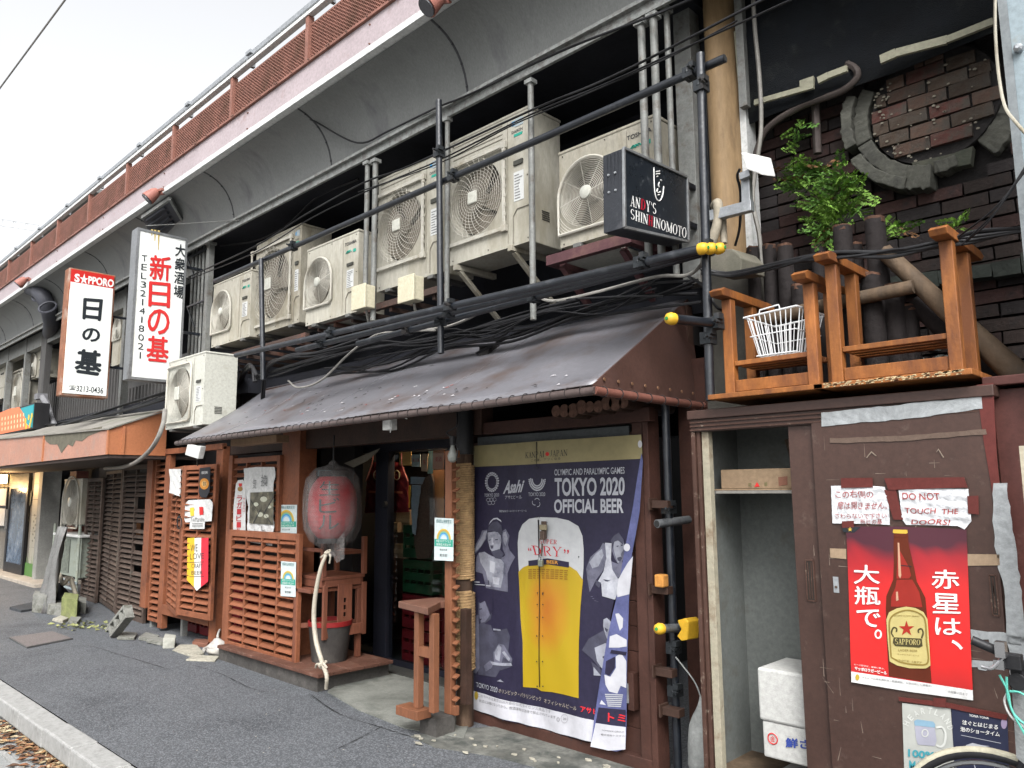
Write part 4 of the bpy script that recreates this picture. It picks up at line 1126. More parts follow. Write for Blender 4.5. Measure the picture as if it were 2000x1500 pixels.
# tan pilaster and pale steel column
pil = thing('pilaster', 'tan rounded pilaster streaked with grime right of the air conditioners', 'pillar', (-2.2, 4.2, 2.2))
TANP = mat('tan_pilaster_paint', (.30, .20, .105), .65, var=.15, scale=2, bump=.08, dirt=(.10, .065, .04), damt=.52, dscale=2.6, stretch=5)
pxl, pxr = aY(1380, 300, 4.15).x, aY(1447, 300, 4.15).x
hw = (pxr - pxl) / 2; cxp = (pxl + pxr) / 2
m = M(); m.prism([(cxp + hw * math.cos(a), 4.28 - .22 * math.sin(a), 2.95) for a in [PI * i / 16 for i in range(17)]], (0, 0, 2.6)); m.build('shaft', TANP, pil, smooth=40)
M().box(pxr - .01, pxr + .03, 4.18, 4.3, 2.9, 5.5).build('corner_trim', WHITEP, pil)
solo(M().box(pxl - .05, pxr + .03, 4.12, 4.35, 0, 2.93), 'wall_pier', mat('grimy_shaded_plaster', (.075, .07, .06), .85, var=.3, scale=3, dirt=(.06, .06, .05), damt=.4), 'grimy plaster pier under the tan pilaster', 'pier')  # base colour darkened to carry the shading under the pilaster, plus real grime
gc = thing('steel_column', 'pale blue-grey painted steel column cut by the right edge of the photo', 'column', (-.5, 3.7, 2.5))
GB = mat('blue_grey_column_paint', (.27, .33, .36), .45, var=.06, scale=2, bump=.06, dirt=(.28, .27, .24), damt=.2)
xg = aY(1976, 200, 3.6).x
M().box(xg, xg + .25, 3.6, 3.9, 1.9, 6.0).build('shaft', GB, gc, bevel=.008)
M().box(xg - .012, xg + .02, 3.592, 3.63, 1.9, 6).build('flange_edge', mat('grey_edge_line', (.2, .22, .23), .5), gc)
M().lathe([(.018, 0), (.018, .02), (.008, .03)], aY(1990, 96, 3.595), (0, -1, 0), 8).build('bolt', GALV, gc)
# ================================================================ FAR LEFT SHOP
OR1 = mat('bright_orange_awning_sheet', (.44, .17, .08), .5, var=.1, scale=2.5, bump=.05, dirt=(.35, .13, .08), damt=.3)
OR2 = mat('faded_orange_awning_sheet', (.42, .22, .16), .55, var=.12, scale=3, bump=.06, dirt=(.30, .23, .20), damt=.35, dscale=5)
MOSS = mat('moss_stain', (.13, .12, .09), .9, var=.3, scale=10, bump=.4)
aw = thing('orange_awning', 'faded orange sheet metal awning with moss streaks over the left shop', 'awning', (-12, 3.3, 2.0))
xs = [aY(x, 880, 3.1).x for x in (213, 175, 125, 85, 20, -30, -70)]
xs[0] = -9.57
def ztop(x): return 2.33 + (.17 * (-9.57 - x) / 5)
def zbot(x): return 2.05
for i in range(6):
    a, b = xs[i + 1] + .004, xs[i] - .004
    m = M().add([(a, 3.1, zbot(a)), (b, 3.1, zbot(b)), (b, 3.1, ztop(b)), (a, 3.1, ztop(a)), (a, 3.12, zbot(a)), (b, 3.12, zbot(b)), (b, 3.12, ztop(b)), (a, 3.12, ztop(a))], [(0, 1, 2, 3), (4, 7, 6, 5), (0, 4, 5, 1), (3, 2, 6, 7), (0, 3, 7, 4), (1, 5, 6, 2)])
    m.build('front_sheet', OR2, aw, bevel=.002)
    if i in (0, 3): M().box(b - .02, b + .03, 3.085, 3.1, zbot(b), ztop(b)).build('seam_strip', OR1, aw)
bk1, bk0 = aX(325, 795, -9.57), aX(322, 886, -9.57)
M().hexa([(-9.57, 3.1, 2.05), (-9.57, 3.75, 2.05), (-9.57, 3.75, bk1.z - .02), (-9.57, 3.1, 2.33)], [(-9.55, 3.1, 2.05), (-9.55, 3.75, 2.05), (-9.55, 3.75, bk1.z - .02), (-9.55, 3.1, 2.33)]).build('side_sheet', OR1, aw)
M().box(-9.548, -9.535, 3.24, 3.27, 2.05, 2.38).build('seam_strip', OR1, aw)
TOPS = mat('weathered_awning_top', (.25, .235, .21), .7, var=.2, scale=3, dirt=(.13, .14, .1), damt=.4)
M().hexa([(-24, 3.08, 2.75), (-9.53, 3.08, 2.335), (-9.53, 3.08, 2.35), (-24, 3.08, 2.765)], [(-24, 3.8, 3.0), (-9.53, 3.8, 2.62), (-9.53, 3.8, 2.635), (-24, 3.8, 3.015)]).build('top_sheet', TOPS, aw)
M().box(-24, -9.56, 3.12, 4.2, 2.01, 2.045).build('underside', mat('dark_awning_underside', (.05, .035, .03), .8), aw)
mo = M()
tops = [(85, 852), (105, 848), (125, 845), (150, 841), (175, 838), (200, 833), (197, 842), (172, 852), (160, 862), (148, 860), (142, 872), (133, 868), (120, 885), (112, 868), (98, 868), (90, 862)]
mo.prism([aY(x, y, 3.098) for x, y in tops], (0, -.0015, 0)).build('moss_stain', MOSS, aw)
# picture lightbox above the awning
pbx = thing('picture_lightbox', 'teal and orange picture lightbox at the far left above the awning', 'sign', tuple(aY(30, 860, 3.3)))
TEALI = ink('teal_print', (.03, .32, .36)); ORI = ink('orange_print', (.75, .20, .09)); CRI = ink('cream_print', (.80, .62, .38)); YLI = ink('yellow_print', (.8, .5, .05))
a, b = aY(68, 786, 3.4), aY(66, 835, 3.4)
x1_ = a.x
M().box(-18, x1_, 3.4, 3.62, b.z - .02, a.z).build('case', BLKM, pbx, bevel=.004)
M().box(-17.96, x1_ - .03, 3.393, 3.4, b.z + .01, a.z - .03).build('picture_panel', TEALI, pbx)
M().prism([aY(x, y, 3.392) for x, y in ((0, 806), (20, 798), (38, 795), (47, 810), (52, 828), (60, 836), (-10, 850), (-30, 855), (-30, 812))], (0, -.002, 0)).build('orange_print', ORI, pbx)
m = M()
for r_ in range(3):
    for i in range(11):
        m.lathe([(.035, 0), (.03, .001)], aY(-14 + i * 6, 822 + r_ * 10 - i * 1.2, 3.389), (0, -1, 0), 6)
m.build('dot_print', CRI, pbx)['kind'] = 'stuff'
m = M()
for (x, y) in ((50, 822), (56, 815), (60, 822), (58, 831), (51, 833), (62, 812)): m.lathe([(.05, 0), (.045, .001)], aY(x, y, 3.388), (0, -1, 0), 8)
m.build('flower_print', YLI, pbx)['kind'] = 'stuff'
solo(M().tube(curve([aY(82, 775, 3.7), aY(92, 790, 3.7), aY(98, 812, 3.7), aY(108, 836, 3.7)]), .05, 8).cbox(aY(80, 775, 3.7), .2, .15, .1), 'bracket_pipe', mat('silver_bracket', (.2, .2, .21), .5), 'bent grey pipe bracket above the orange awning beside the picture lightbox', 'bracket')
# shop wall with tiles
sw = thing('shop_front', 'pale tiled shop front with painted plants and glass door at far left', 'shop front', (-17.5, 4.3, 0))
TILE = mat('pale_wall_tile', (.42, .40, .33), .4, var=.1, scale=2, bump=.05, dirt=(.3, .28, .22), damt=.2, rnd_obj=.06)
Xr = aY(80, 1000, 4.25).x
M().box(-26, Xr, 4.27, 4.5, 0, 2.1).build('wall', mat('tile_grout', (.2, .19, .17), .9), sw)
tm = M().box(0, .592, 0, .02, 0, .292).mesh('tile', TILE)
dx0, dx1 = aY(20, 1000, 4.25).x, aY(57, 1000, 4.25).x
for i in range(16):
    for j in range(7):
        x = Xr - .6 * (i + 1)
        if x + .59 > dx0 - .3 and x < dx1 + .0: continue
        inst('tile', tm, sw, (x, 4.25, .003 + j * .3))
AL = mat('black_door_frame', (.025, .025, .028), .4, .3)
dr = M()
zt = 2.02
dr.box(dx0, dx0 + .12, 4.2, 4.25, .05, zt).box(dx1 - .12, dx1, 4.2, 4.25, .05, zt).box(dx0 + .12, dx1 - .12, 4.2, 4.25, zt - .3, zt).box(dx0 + .12, dx1 - .12, 4.2, 4.25, .05, .25)
dd = dr.build('door', AL, sw)
M().box(dx0 + .12, dx1 - .12, 4.215, 4.235, .25, zt - .3).build('pane', mat('reflective_pane', (.10, .14, .20), .1, var=.5, scale=2.5, bump=0, dirt=(.35, .38, .42), damt=.25), dd)
M().box(dx0 + .05, dx0 + .08, 4.16, 4.19, .9, 1.3).build('handle', GALV, dd)
pn = M()
for k in range(14):
    x = Xr - 1.3 + k * .09 + rnd.uniform(-.02, .02)
    h_ = rnd.uniform(.15, .55)
    pn.prism([(x, 4.249, .0), (x + .06, 4.249, .0), (x + .05 + rnd.uniform(-.02, .02), 4.249, h_)], (0, -.0012, 0))
pn.box(Xr - 1.35, Xr - .02, 4.247, 4.2485, .0, .30)
pn.build('grass_print', ink('grass_green', (.10, .22, .06)), sw)
pn = M()
for k in range(9):
    c_ = V((Xr - .35 + rnd.uniform(-.03, .03), 4.2465, 1.2 - k * .06)); s_ = 1 if k % 2 else -1
    pn.prism([c_, c_ + V((s_ * .05, 0, .03)), c_ + V((s_ * .1, 0, .01)), c_ + V((s_ * .05, 0, -.02))], (0, -.0012, 0))
for k in range(6):
    c_ = V((Xr - .8 + rnd.uniform(-.1, .1), 4.2465, 1.1 + k * .1)); r_ = rnd.uniform(.05, .15)
    pn.prism([c_ + V((r_ * math.cos(a), 0, r_ * math.sin(a) * 1.3)) for a in [i * PI / 4 for i in range(8)]], (0, -.0011 - k * .0003, 0))
pn.build('branch_print', ink('grey_olive', (.2, .2, .16)), sw)
M().box(Xr - .0, Xr + .22, 4.18, 4.5, 0, 2.1).build('corner_post', mat('grey_corner_post', (.30, .30, .28), .7), sw, bevel=.006)
# warm lamps under the awning
WARM = mat('warm_lamp_shade', (1, .62, .2), .5, emit=9, var=.05, bump=0)
for (px, py, lb) in ((4, 912, 'glowing warm bowl lamp under the awning at the left edge'), (60, 911, 'small glowing warm lamp above the black shop door')):
    p = aY(px, py, 3.9)
    t = thing('ceiling_lamp', lb, 'lamp', tuple(p), 'warm lamps under the awning')
    r_ = .16 if px < 10 else .10
    M().lathe([(r_ * .2, -r_ * .5), (r_ * .7, -r_ * .35), (r_, 0)], p, (0, 0, 1), 16).build('shade', WARM, t, smooth=50)
    M().lathe([(.05, 0), (.05, .04)], p + V((0, 0, .0)), (0, 0, 1), 10).build('fitting', BLKM, t)
for p_ in ((-19.3, 3.75, 1.75), (-16.9, 3.75, 1.8)):
    L = bpy.data.lights.new('awning_lamp_light', 'POINT'); L.energy = 16; L.color = (1, .62, .28); L.shadow_soft_size = .1
    lo = bpy.data.objects.new('awning_lamp_light', L); col.objects.link(lo); lo.location = p_
wl = thing('wall_lamp', 'glowing yellow box lamp on the tiled wall at the left edge', 'lamp', tuple(aY(8, 930, 4.2)))
p = aY(8, 928, 4.2)
M().box(p.x - .16, p.x + .12, 4.12, 4.24, p.z - .17, p.z + .12).build('shade', WARM, wl, bevel=.01)
M().box(p.x - .18, p.x + .14, 4.24, 4.25, p.z - .2, p.z + .15).build('back_plate', AL, wl)
mp_ = thing('menu_board', 'framed menu sheets on the tiled wall at the left edge', 'menu board', tuple(aY(5, 1000, 4.2)))
p, q = aY(-6, 952, 4.22), aY(10, 1030, 4.22)
M().box(p.x, q.x, 4.21, 4.245, q.z, p.z).build('frame', AL, mp_)
zz = (p.z + q.z) / 2
M().box(p.x + .03, q.x - .03, 4.2, 4.208, zz + .03, p.z - .03).build('sheet', STK, mp_); M().box(p.x + .03, q.x - .03, 4.2, 4.208, q.z + .03, zz - .03).build('sheet', STK, mp_)

# ================================================================ GROUND LEVEL AIR CONDITIONERS ON STANDS
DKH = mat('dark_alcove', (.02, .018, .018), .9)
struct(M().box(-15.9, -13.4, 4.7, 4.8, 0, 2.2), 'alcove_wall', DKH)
solo(M().box(-15.45, -15.1, 4.4, 4.6, .8, 2.0), 'brown_panel', mat('reddish_panel', (.10, .035, .025), .7), 'reddish brown panel behind the ground level air conditioners', 'panel')
t, e = fan_ac('cream air conditioner raised on pipes beside the grey louvres', (127, 939), (162, 937), (120, 1022), 4.0, .3, (.46, .5, .41), 'd2', CREAM, brand='', lab=False)
t = thing('old_condenser', 'old pale green condenser unit with wire mesh panel low beside the grey louvres', 'air conditioner', tuple(aY(135, 1130, 3.95)))
PG = mat('pale_green_enamel', (.30, .33, .28), .55, var=.1, dirt=(.2, .18, .12), damt=.35)
a, b = aY(113, 1045, 3.95), aY(152, 1130, 3.95)
M().box(a.x, b.x, 3.97, 4.3, b.z, a.z).build('body', PG, t, bevel=.01)
M().box(a.x + .02, a.x + .62, 3.966, 3.972, b.z + .05, a.z - .05).build('coil_face', mat('coil_fins', (.13, .14, .12), .7), t)
gr = M()
for i in range(26):
    z = b.z + .06 + (a.z - b.z - .12) * i / 25
    gr.tube([(a.x + .02, 3.955, z), (a.x + .62, 3.955, z)], .004, 4)
for i in range(9): gr.tube([(a.x + .02 + i * .075, 3.95, b.z + .05), (a.x + .02 + i * .075, 3.95, a.z - .05)], .004, 4)
gr.build('wire_mesh', PG, t)
M().box(a.x - .1, b.x + .1, 3.9, 4.34, a.z + .0, a.z + .04).build('top_frame', WHITEPL, t, bevel=.008)
for xx in (a.x - .07, b.x + .05):
    for yy in (3.92, 4.3): M().tube([(xx, yy, 0), (xx, yy, e[2] + .0)], .022, 8).build('leg', PG, t)
M().tube([(a.x - .12, 3.9, b.z - .03), (b.x + .08, 3.9, b.z - .06)], .025, 8).tube([(a.x - .12, 3.92, .18), (b.x + .08, 3.92, .15)], .02, 8).build('rail', mat('bluegrey_pipe', (.25, .29, .3), .5), t)
# junk on the ground
def rubble(label, cat, name, pts, h, m_, Y=None, group='rubble along the wall foot', z=0.0, jag=.006):
    P_ = [aZ(x, y) for x, y in pts]
    m = M().prism([V((p.x, p.y, z)) for p in P_], (0, 0, h)).jag(jag)
    return solo(m, name, m_, label, cat, group, bevel=.004)
CB = mat('grey_concrete_block', (.22, .22, .20), .9, var=.25, scale=8, bump=.5, bscale=60, dirt=(.1, .1, .08), damt=.4, dscale=6)
MOSSB = mat('mossy_block', (.20, .22, .09), .9, var=.3, scale=8, bump=.5, dirt=(.12, .11, .08), damt=.3)
RB = mat('dark_rubber_mat', (.05, .053, .058), .8, var=.3, bump=.4)
rubble('black rubber plate lying left of the blocks', 'plate', 'rubber_plate', [(18, 1190), (62, 1180), (66, 1192), (40, 1196)], .03, RB)
rubble('upright concrete block beside the rubber plate', 'concrete block', 'concrete_block', [(62, 1196), (88, 1198), (92, 1190), (66, 1187)], .24, CB)
rubble('low dark stone under the condenser', 'stone', 'stone', [(92, 1200), (122, 1204), (124, 1192), (96, 1189)], .13, CB)
rubble('second stone leaning by the condenser feet', 'stone', 'stone', [(150, 1196), (166, 1200), (168, 1188), (152, 1185)], .15, CB)
t_ = rubble('mossy green square block in front of the condenser', 'concrete block', 'mossy_block', [(119, 1208), (148, 1212), (152, 1198), (124, 1195)], .26, MOSSB)
for i, (pts, h, lb) in enumerate((([(102, 1213), (122, 1219), (134, 1213), (118, 1208)], .04, 'flat pale slab piece below the mossy block'), ([(132, 1218), (150, 1222), (158, 1212), (140, 1208)], .04, 'flat broken slab right of the mossy block'),
        ([(270, 1250), (300, 1255), (310, 1247), (285, 1240)], .03, 'broken paver lying left of the white brick'), ([(285, 1256), (320, 1262), (326, 1254), (300, 1248)], .035, 'broken paver touching the white brick'),
        ([(228, 1250), (262, 1250), (268, 1240), (240, 1238)], .03, 'paver fragment below the hollow block'), ([(338, 1272), (375, 1285), (398, 1280), (384, 1262), (350, 1262)], .02, 'thin pale slab by the red louvre foot'), ([(362, 1292), (420, 1294), (428, 1285), (380, 1283)], .015, 'cream flat sheet before the white rag'),
        ([(375, 1262), (405, 1266), (412, 1258), (380, 1256)], .05, 'reddish tile scrap beside the white rag'), ([(205, 1233), (228, 1237), (232, 1230), (210, 1226)], .03, 'small slab chip left of the hollow block'))):
    rubble(lb, 'paving fragment', 'slab_fragment', pts, h, mat('red_tile_scrap', (.20, .09, .06), .8) if 'reddish' in lb else (mat('pale_concrete_chips', (.36, .34, .28), .9) if ('pale' in lb or 'cream' in lb) else CB))
rubble('small white brick standing on the asphalt by the red louvres', 'brick', 'white_brick', [(318, 1268), (340, 1266), (342, 1258), (322, 1257)], .10, mat('whitish_block', (.42, .42, .37), .9, bump=.3))
# hollow block: a real block with two openings, tipped
hb = M()
c0 = aZ(232, 1244)
ux, uz = V((.30, .05, .24)).normalized(), V((-.24, 0, .30)).normalized()
uy = ux.cross(uz)
def hbb(a0, a1, b0, b1):
    P_ = [c0 + ux * a + uz * b for a, b in ((a0, b0), (a1, b0), (a1, b1), (a0, b1))]
    hb.prism(P_, uy * .1)
for (a0, a1, b0, b1) in ((0, .39, 0, .03), (0, .39, .13, .16), (0, .04, .03, .13), (.13, .17, .03, .13), (.26, .30, .03, .13), (.36, .39, .03, .13)): hbb(a0, a1, b0, b1)
solo(hb, 'hollow_block', CB, 'tipped hollow concrete block with square holes before the grey louvres', 'concrete block', bevel=.004)
lm = M()
for i in range(70):
    p = aZ(rnd.gauss(165, 26), rnd.gauss(1222, 6)); s_ = rnd.uniform(.015, .05); a = rnd.random() * 6
    lm.add([p + V((s_ * math.cos(a), s_ * math.sin(a), .01)), p + V((-s_ * math.sin(a) * .5, s_ * math.cos(a) * .5, .03)), p - V((s_ * math.cos(a), s_ * math.sin(a), -.012)), p + V((s_ * math.sin(a) * .5, -s_ * math.cos(a) * .5, .008))], [(0, 1, 2, 3)])
lo = lm.build('ground_litter', mat('litter_leaves', (.24, .25, .11), .8, var=.5, scale=9, rnd_obj=0)); lo['kind'] = 'stuff'; tag(lo, 'scattered leaf and paper litter in front of the condenser', 'litter')
def sack(label, p, sx, sy, sz, m_, name='sack', seed=1, cat='bag'):
    r_ = random.Random(seed)
    m = M(); n1, n2 = 9, 14
    for i in range(n1 + 1):
        t = i / n1; rr = math.sin(PI * min(1, .12 + t * .95)) ** .6 if t < .95 else .12
        for k in range(n2):
            a = 2 * PI * k / n2; w_ = 1 + r_.uniform(-.16, .16)
            m.v.append(V(p) + V((math.cos(a) * sx * rr * w_, math.sin(a) * sy * rr * w_, sz * t)))
    for i in range(n1):
        for k in range(n2): m.f.append([i * n2 + k, i * n2 + (k + 1) % n2, (i + 1) * n2 + (k + 1) % n2, (i + 1) * n2 + k]); m.k.append(0)
    m.f.append(list(reversed(range(n2)))); m.k.append(0)
    o = solo(m, name, m_, label, cat, smooth=60)
    s_ = o.modifiers.new('smooth', 'SUBSURF'); s_.levels = s_.render_levels = 1
    return o
BAGM = mat('dirty_white_cloth', (.45, .43, .40), .8, var=.25, scale=8, bump=.4, dirt=(.25, .22, .18), damt=.3)
BAGG = mat('grey_white_cloth', (.30, .31, .30), .8, var=.3, scale=8, bump=.4, dirt=(.1, .1, .1), damt=.35)
psm = M(); p0 = aZ(70, 1190); nz_ = 14
for j in range(9):
    for i in range(nz_):
        u_ = i / (nz_ - 1); t_ = j / 8
        psm.v.append(p0 + V(((.62 - .34 * t_) * u_ + .42 * t_, .06 * math.sin(u_ * 14 + t_ * 5) * (1 - .4 * t_) + .12 * t_, 1.15 * t_)))
for j in range(8):
    for i in range(nz_ - 1):
        q = j * nz_ + i; psm.f.append([q, q + 1, q + nz_ + 1, q + nz_]); psm.k.append(0)
o = solo(psm, 'plastic_sheet', mat('grey_plastic_sheet', (.17, .17, .165), .5, var=.3, bump=.4, dirt=(.22, .15, .15), damt=.2), 'grey plastic sheet draped against the condenser', 'plastic sheet', smooth=60)
o.modifiers.new('thick', 'SOLIDIFY').thickness = .006
sack('white rag bundle at the foot of the red louvred door', aZ(424, 1280), .13, .10, .17, BAGM, 'rag_bundle', 5, 'rag')
wk = M().tube(curve([aZ(430, 1262) + V((0, 0, .2)), aZ(424, 1268) + V((0, 0, .12)), aZ(436, 1268) + V((0, 0, .03))]), .012, 6).tube(curve([aZ(398, 1275) + V((0, 0, .03)), aZ(412, 1270) + V((0, 0, .05)), aZ(425, 1262) + V((0, 0, .1))]), [.02] * 13, 6)
solo(wk, 'cloth_strip', BAGM, 'twisted white cloth strips over the rag bundle', 'cloth', smooth=60)
sack('black cables and rags heap under the condenser', aZ(112, 1188), .22, .15, .35, CABLE, 'cable_heap', 8, 'heap')
sm_ = M().tube(curve([aZ(120, 1185) + V((0, -.05, .45)), aZ(128, 1190) + V((0, -.05, .35)), aZ(140, 1188) + V((0, -.05, .42)), aZ(146, 1190) + V((0, 0, .2))]), .03, 8)
solo(sm_, 'insulated_hose', mat('cream_conduit', (.36, .32, .25), .7), 'cream insulated hose bent under the old condenser', 'hose', smooth=60)

# ================================================================ LOUVRED DOORS
_sl = {}
def slat_mesh(w_, m_, name):
    k = (round(w_, 3), m_.name)
    if k not in _sl:
        m = M(); m.box(-w_ / 2, w_ / 2, -.030, .030, -.0045, .0045)
        R_ = Matrix.Rotation(math.radians(38), 3, 'X')
        m.v = [R_ @ p for p in m.v]
        _sl[k] = m.mesh(name, m_)
    return _sl[k]
def louvre(label, a, b, z0, z1, cols, pitch, m_, group=None, fw=.055, rails=(), skip=(), name='louvred_door', thick=.04, fwl=None):
    """a, b: foot points (x, y) left to right"""
    a, b = V((a[0], a[1], 0)), V((b[0], b[1], 0))
    u = (b - a); W = u.length; u.normalize(); n_ = V((u.y, -u.x, 0))
    ang = math.atan2(u.y, u.x)
    t = thing(name, label, 'louvred door' if name == 'louvred_door' else 'louvred screen', (a.x, a.y, z0), group)
    t['category'] = 'louvred door'
    def fb(nm, u0, u1, c, d):
        m = M()
        m.hexa([a + u * x + n_ * (thick / 2) * s_ + V((0, 0, z)) for (x, z, s_) in ((u0, c, 1), (u1, c, 1), (u1, d, 1), (u0, d, 1))], [a + u * x + n_ * (thick / 2) * s_ + V((0, 0, z)) for (x, z, s_) in ((u0, c, -1), (u1, c, -1), (u1, d, -1), (u0, d, -1))])
        return m.build(nm, m_, t, bevel=.003)
    fl = fwl or fw
    fb('stile', 0, fl, z0, z1); fb('stile', W - fw, W, z0, z1)
    fb('top_rail', fl, W - fw, z1 - fw, z1); fb('bottom_rail', fl, W - fw, z0, z0 + fw * 1.2)
    for r_ in rails: fb('mid_rail', fl, W - fw, r_ - fw / 2, r_ + fw / 2)
    cw = (W - fl - fw) / cols
    for c in range(1, cols): fb('mullion', fl + c * cw - .012, fl + c * cw + .012, z0 + fw * 1.2, z1 - fw)
    sm = slat_mesh(cw - .03, m_, 'slat')
    k = 0
    for c in range(cols):
        z = z0 + fw * 1.2 + pitch * .6; r = 0
        while z < z1 - fw - .01:
            if not any(abs(z - r_) < fw / 2 + .02 for r_ in rails) and (c, r) not in skip:
                p = a + u * (fl + (c + .5) * cw) + V((0, 0, z))
                inst('slat', sm, t, p, (rnd.uniform(-.06, .06), rnd.uniform(-.008, .008), ang))
            z += pitch; r += 1
    return t
GP = lambda x, y, Y: (aY(x, y, Y).x, Y)
gg = 'weathered grey louvred doors'
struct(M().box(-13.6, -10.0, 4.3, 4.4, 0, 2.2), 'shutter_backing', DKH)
louvre('narrow grey louvred door next to the ground level condensers', GP(163, 1100, 4.08), GP(193, 1100, 4.05), -.0, 1.84, 2, .068, GREYW, gg, rails=(.95,))
louvre('twisted grey louvred leaf standing ajar in the middle', GP(199, 1100, 4.12), GP(231, 1100, 3.88), .02, 1.93, 2, .066, GREYW, gg, fw=.045)
louvre('wide grey louvred door with missing slats beside the red frame', GP(232, 1100, 3.88), GP(288, 1100, 3.84), .0, 1.97, 2, .067, GREYW, gg, skip=((1, 8), (1, 12), (1, 16), (1, 20), (1, 21)))
solo(M().box(-11.05, -10.9, 4.0, 4.01, 1.0, 1.25), 'orange_board', mat('orange_board', (.35, .14, .05), .7), 'orange board glimpsed through the missing grey slats', 'board')
# red frame
rfm = thing('red_door_frame', 'red-brown timber frame around the folding louvred doors', 'door frame', (-8.8, 3.8, 0))
xa, xb = aY(292, 1050, 3.78).x, aY(426, 1070, 3.78).x
M().box(xa - .10, xa + .08, 3.74, 3.84, .22, 2.12).build('post', REDW, rfm, bevel=.004)
xm = aY(324, 1050, 3.78).x
M().box(xm - .07, xm + .05, 3.76, 3.83, .03, 2.06).build('post', REDW, rfm, bevel=.004)
M().box(xb - .10, xb + .06, 3.76, 3.84, .0, 2.10).build('post', REDW, rfm, bevel=.004)
M().box(xa + .08, xb + .06, 3.745, 3.80, 2.065, 2.13).build('top_beam', REDW, rfm, bevel=.004)
M().box(xm + .05, xb - .10, 3.75, 3.80, .20, .31).build('bottom_beam', REDW, rfm, bevel=.004)
M().box(xa + .1, xa + .16, 3.80, 3.86, -.02, .1).box(xb - .9, xb - .85, 3.80, 3.86, -.02, .2).build('foot', GREYS, rfm)
rg = 'red-brown louvred doors'
louvre('narrow fixed red louvre strip at the left end of the red frame', (xa + .09, 3.79), (xm - .08, 3.79), .08, 2.05, 1, .075, REDW, rg, fw=.03)
louvre('folding red louvred leaf carrying the small white paper', GP(331, 1100, 3.82), GP(352, 1100, 3.60), .28, 1.90, 2, .068, REDW, rg, fw=.045, fwl=.045)
louvre('folding red louvred leaf with the craft beer pennant', GP(353, 1100, 3.60), GP(418, 1100, 3.66), .30, 1.90, 2, .068, REDW, rg, fw=.05)
hasp = thing('door_latch', 'small black latch on the folding red leaf', 'latch', tuple(aY(350, 1015, 3.57)))
M().tube(curve([aY(347, 1010, 3.57), aY(347, 1030, 3.56), aY(353, 1030, 3.56), aY(354, 1012, 3.57)]), .006, 5).build('staple', BLKM, hasp)
M().cbox(aY(350, 1010, 3.575), .05, .01, .03).build('plate', BLKM, hasp)
# red crates behind
CR = mat('red_crate_plastic', (.11, .009, .012), .4, var=.15, bump=.05, rnd_obj=.15)
CG = mat('green_crate_plastic', (.010, .045, .02), .4, var=.15, bump=.05, rnd_obj=.15)
def crate(label, x, y, z, m_, group, w_=.44, d_=.36, h_=.3, name='bottle_crate'):
    t = thing(name, label, 'crate', (x + w_ / 2, y + d_ / 2, z), group)
    m = M()
    for (a, b, c, d) in ((x, x + w_, y, y + .02), (x, x + w_, y + d_ - .02, y + d_), (x, x + .02, y + .02, y + d_ - .02), (x + w_ - .02, x + w_, y + .02, y + d_ - .02)):
        m.box(a, b, c, d, z, z + h_ * .28); m.box(a, b, c, d, z + h_ * .38, z + h_ * .62); m.box(a, b, c, d, z + h_ * .74, z + h_)
    m.box(x + .02, x + w_ - .02, y + .02, y + d_ - .02, z, z + .02)
    for i in range(5):
        xx = x + .004 + i * (w_ - .03) / 4
        m.box(xx, xx + .022, y - .004, y + .016, z + h_ * .28, z + h_ * .38).box(xx, xx + .022, y - .004, y + .016, z + h_ * .62, z + h_ * .74)
    m.build('shell', m_, t)
    return t
for i in range(3): crate(['red bottle crate at the left under the folding doors', 'red bottle crate in the middle under the folding doors', 'red bottle crate nearest the white rag bundle'][i], -9.35 + i * .52, 3.95, .02, CR, 'red bottle crates behind the folding doors')
for i in range(3): crate(['left upper red crate behind the folding doors', 'middle upper red crate behind the folding doors', 'right upper red crate behind the folding doors'][i], -9.35 + i * .52, 3.98, .33, CR, 'red bottle crates behind the folding doors')
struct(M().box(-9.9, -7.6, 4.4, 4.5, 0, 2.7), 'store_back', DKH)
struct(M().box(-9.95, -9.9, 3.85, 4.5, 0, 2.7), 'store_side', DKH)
# panel with paper notices
rg2 = 'red-brown louvred doors'
xl2, xr2 = aY(446, 1100, 3.68).x, aY(583, 1100, 3.60).x
louvre('upper red louvred panel covered by the paper notices', (aY(449, 1000, 3.70).x, 3.70), (aY(547, 1000, 3.70).x, 3.70), 1.235, 1.95, 3, .072, REDW, rg2, fw=.055)
louvre('low red louvred half door with four columns of slats', (aY(444, 1200, 3.62).x, 3.62), (xr2, 3.62), .10, 1.235, 4, .078, REDW, rg2, fw=.06)
tp = thing('timber_post', 'thick red-brown timber post holding a rainbow notice', 'post', (aY(565, 1000, 3.7).x, 3.72, 0))
xp0, xp1 = aY(548, 970, 3.72).x, aY(583, 970, 3.72).x
M().box(xp0, xp1, 3.72, 3.90, 0, 2.25).build('post', REDW, tp, bevel=.004)
tp2 = thing('timber_post', 'slim red-brown post at the left side of the notice panel', 'post', (aY(443, 1100, 3.68).x, 3.68, 0))
x_ = aY(441, 1100, 3.66).x
M().box(x_ - .03, x_ + .05, 3.66, 3.72, 0, 1.98).build('post', REDW, tp2, bevel=.004)
solo(M().box(-7.9, -4.0, 3.78, 3.9, 2.0, 2.25), 'door_head_beam', DKBR, 'dark timber beam above the shop entrance', 'beam', bevel=.004)
struct(M().box(-7.6, -6.35, 4.3, 4.4, 0, 2.7), 'store_front_wall', DKH)

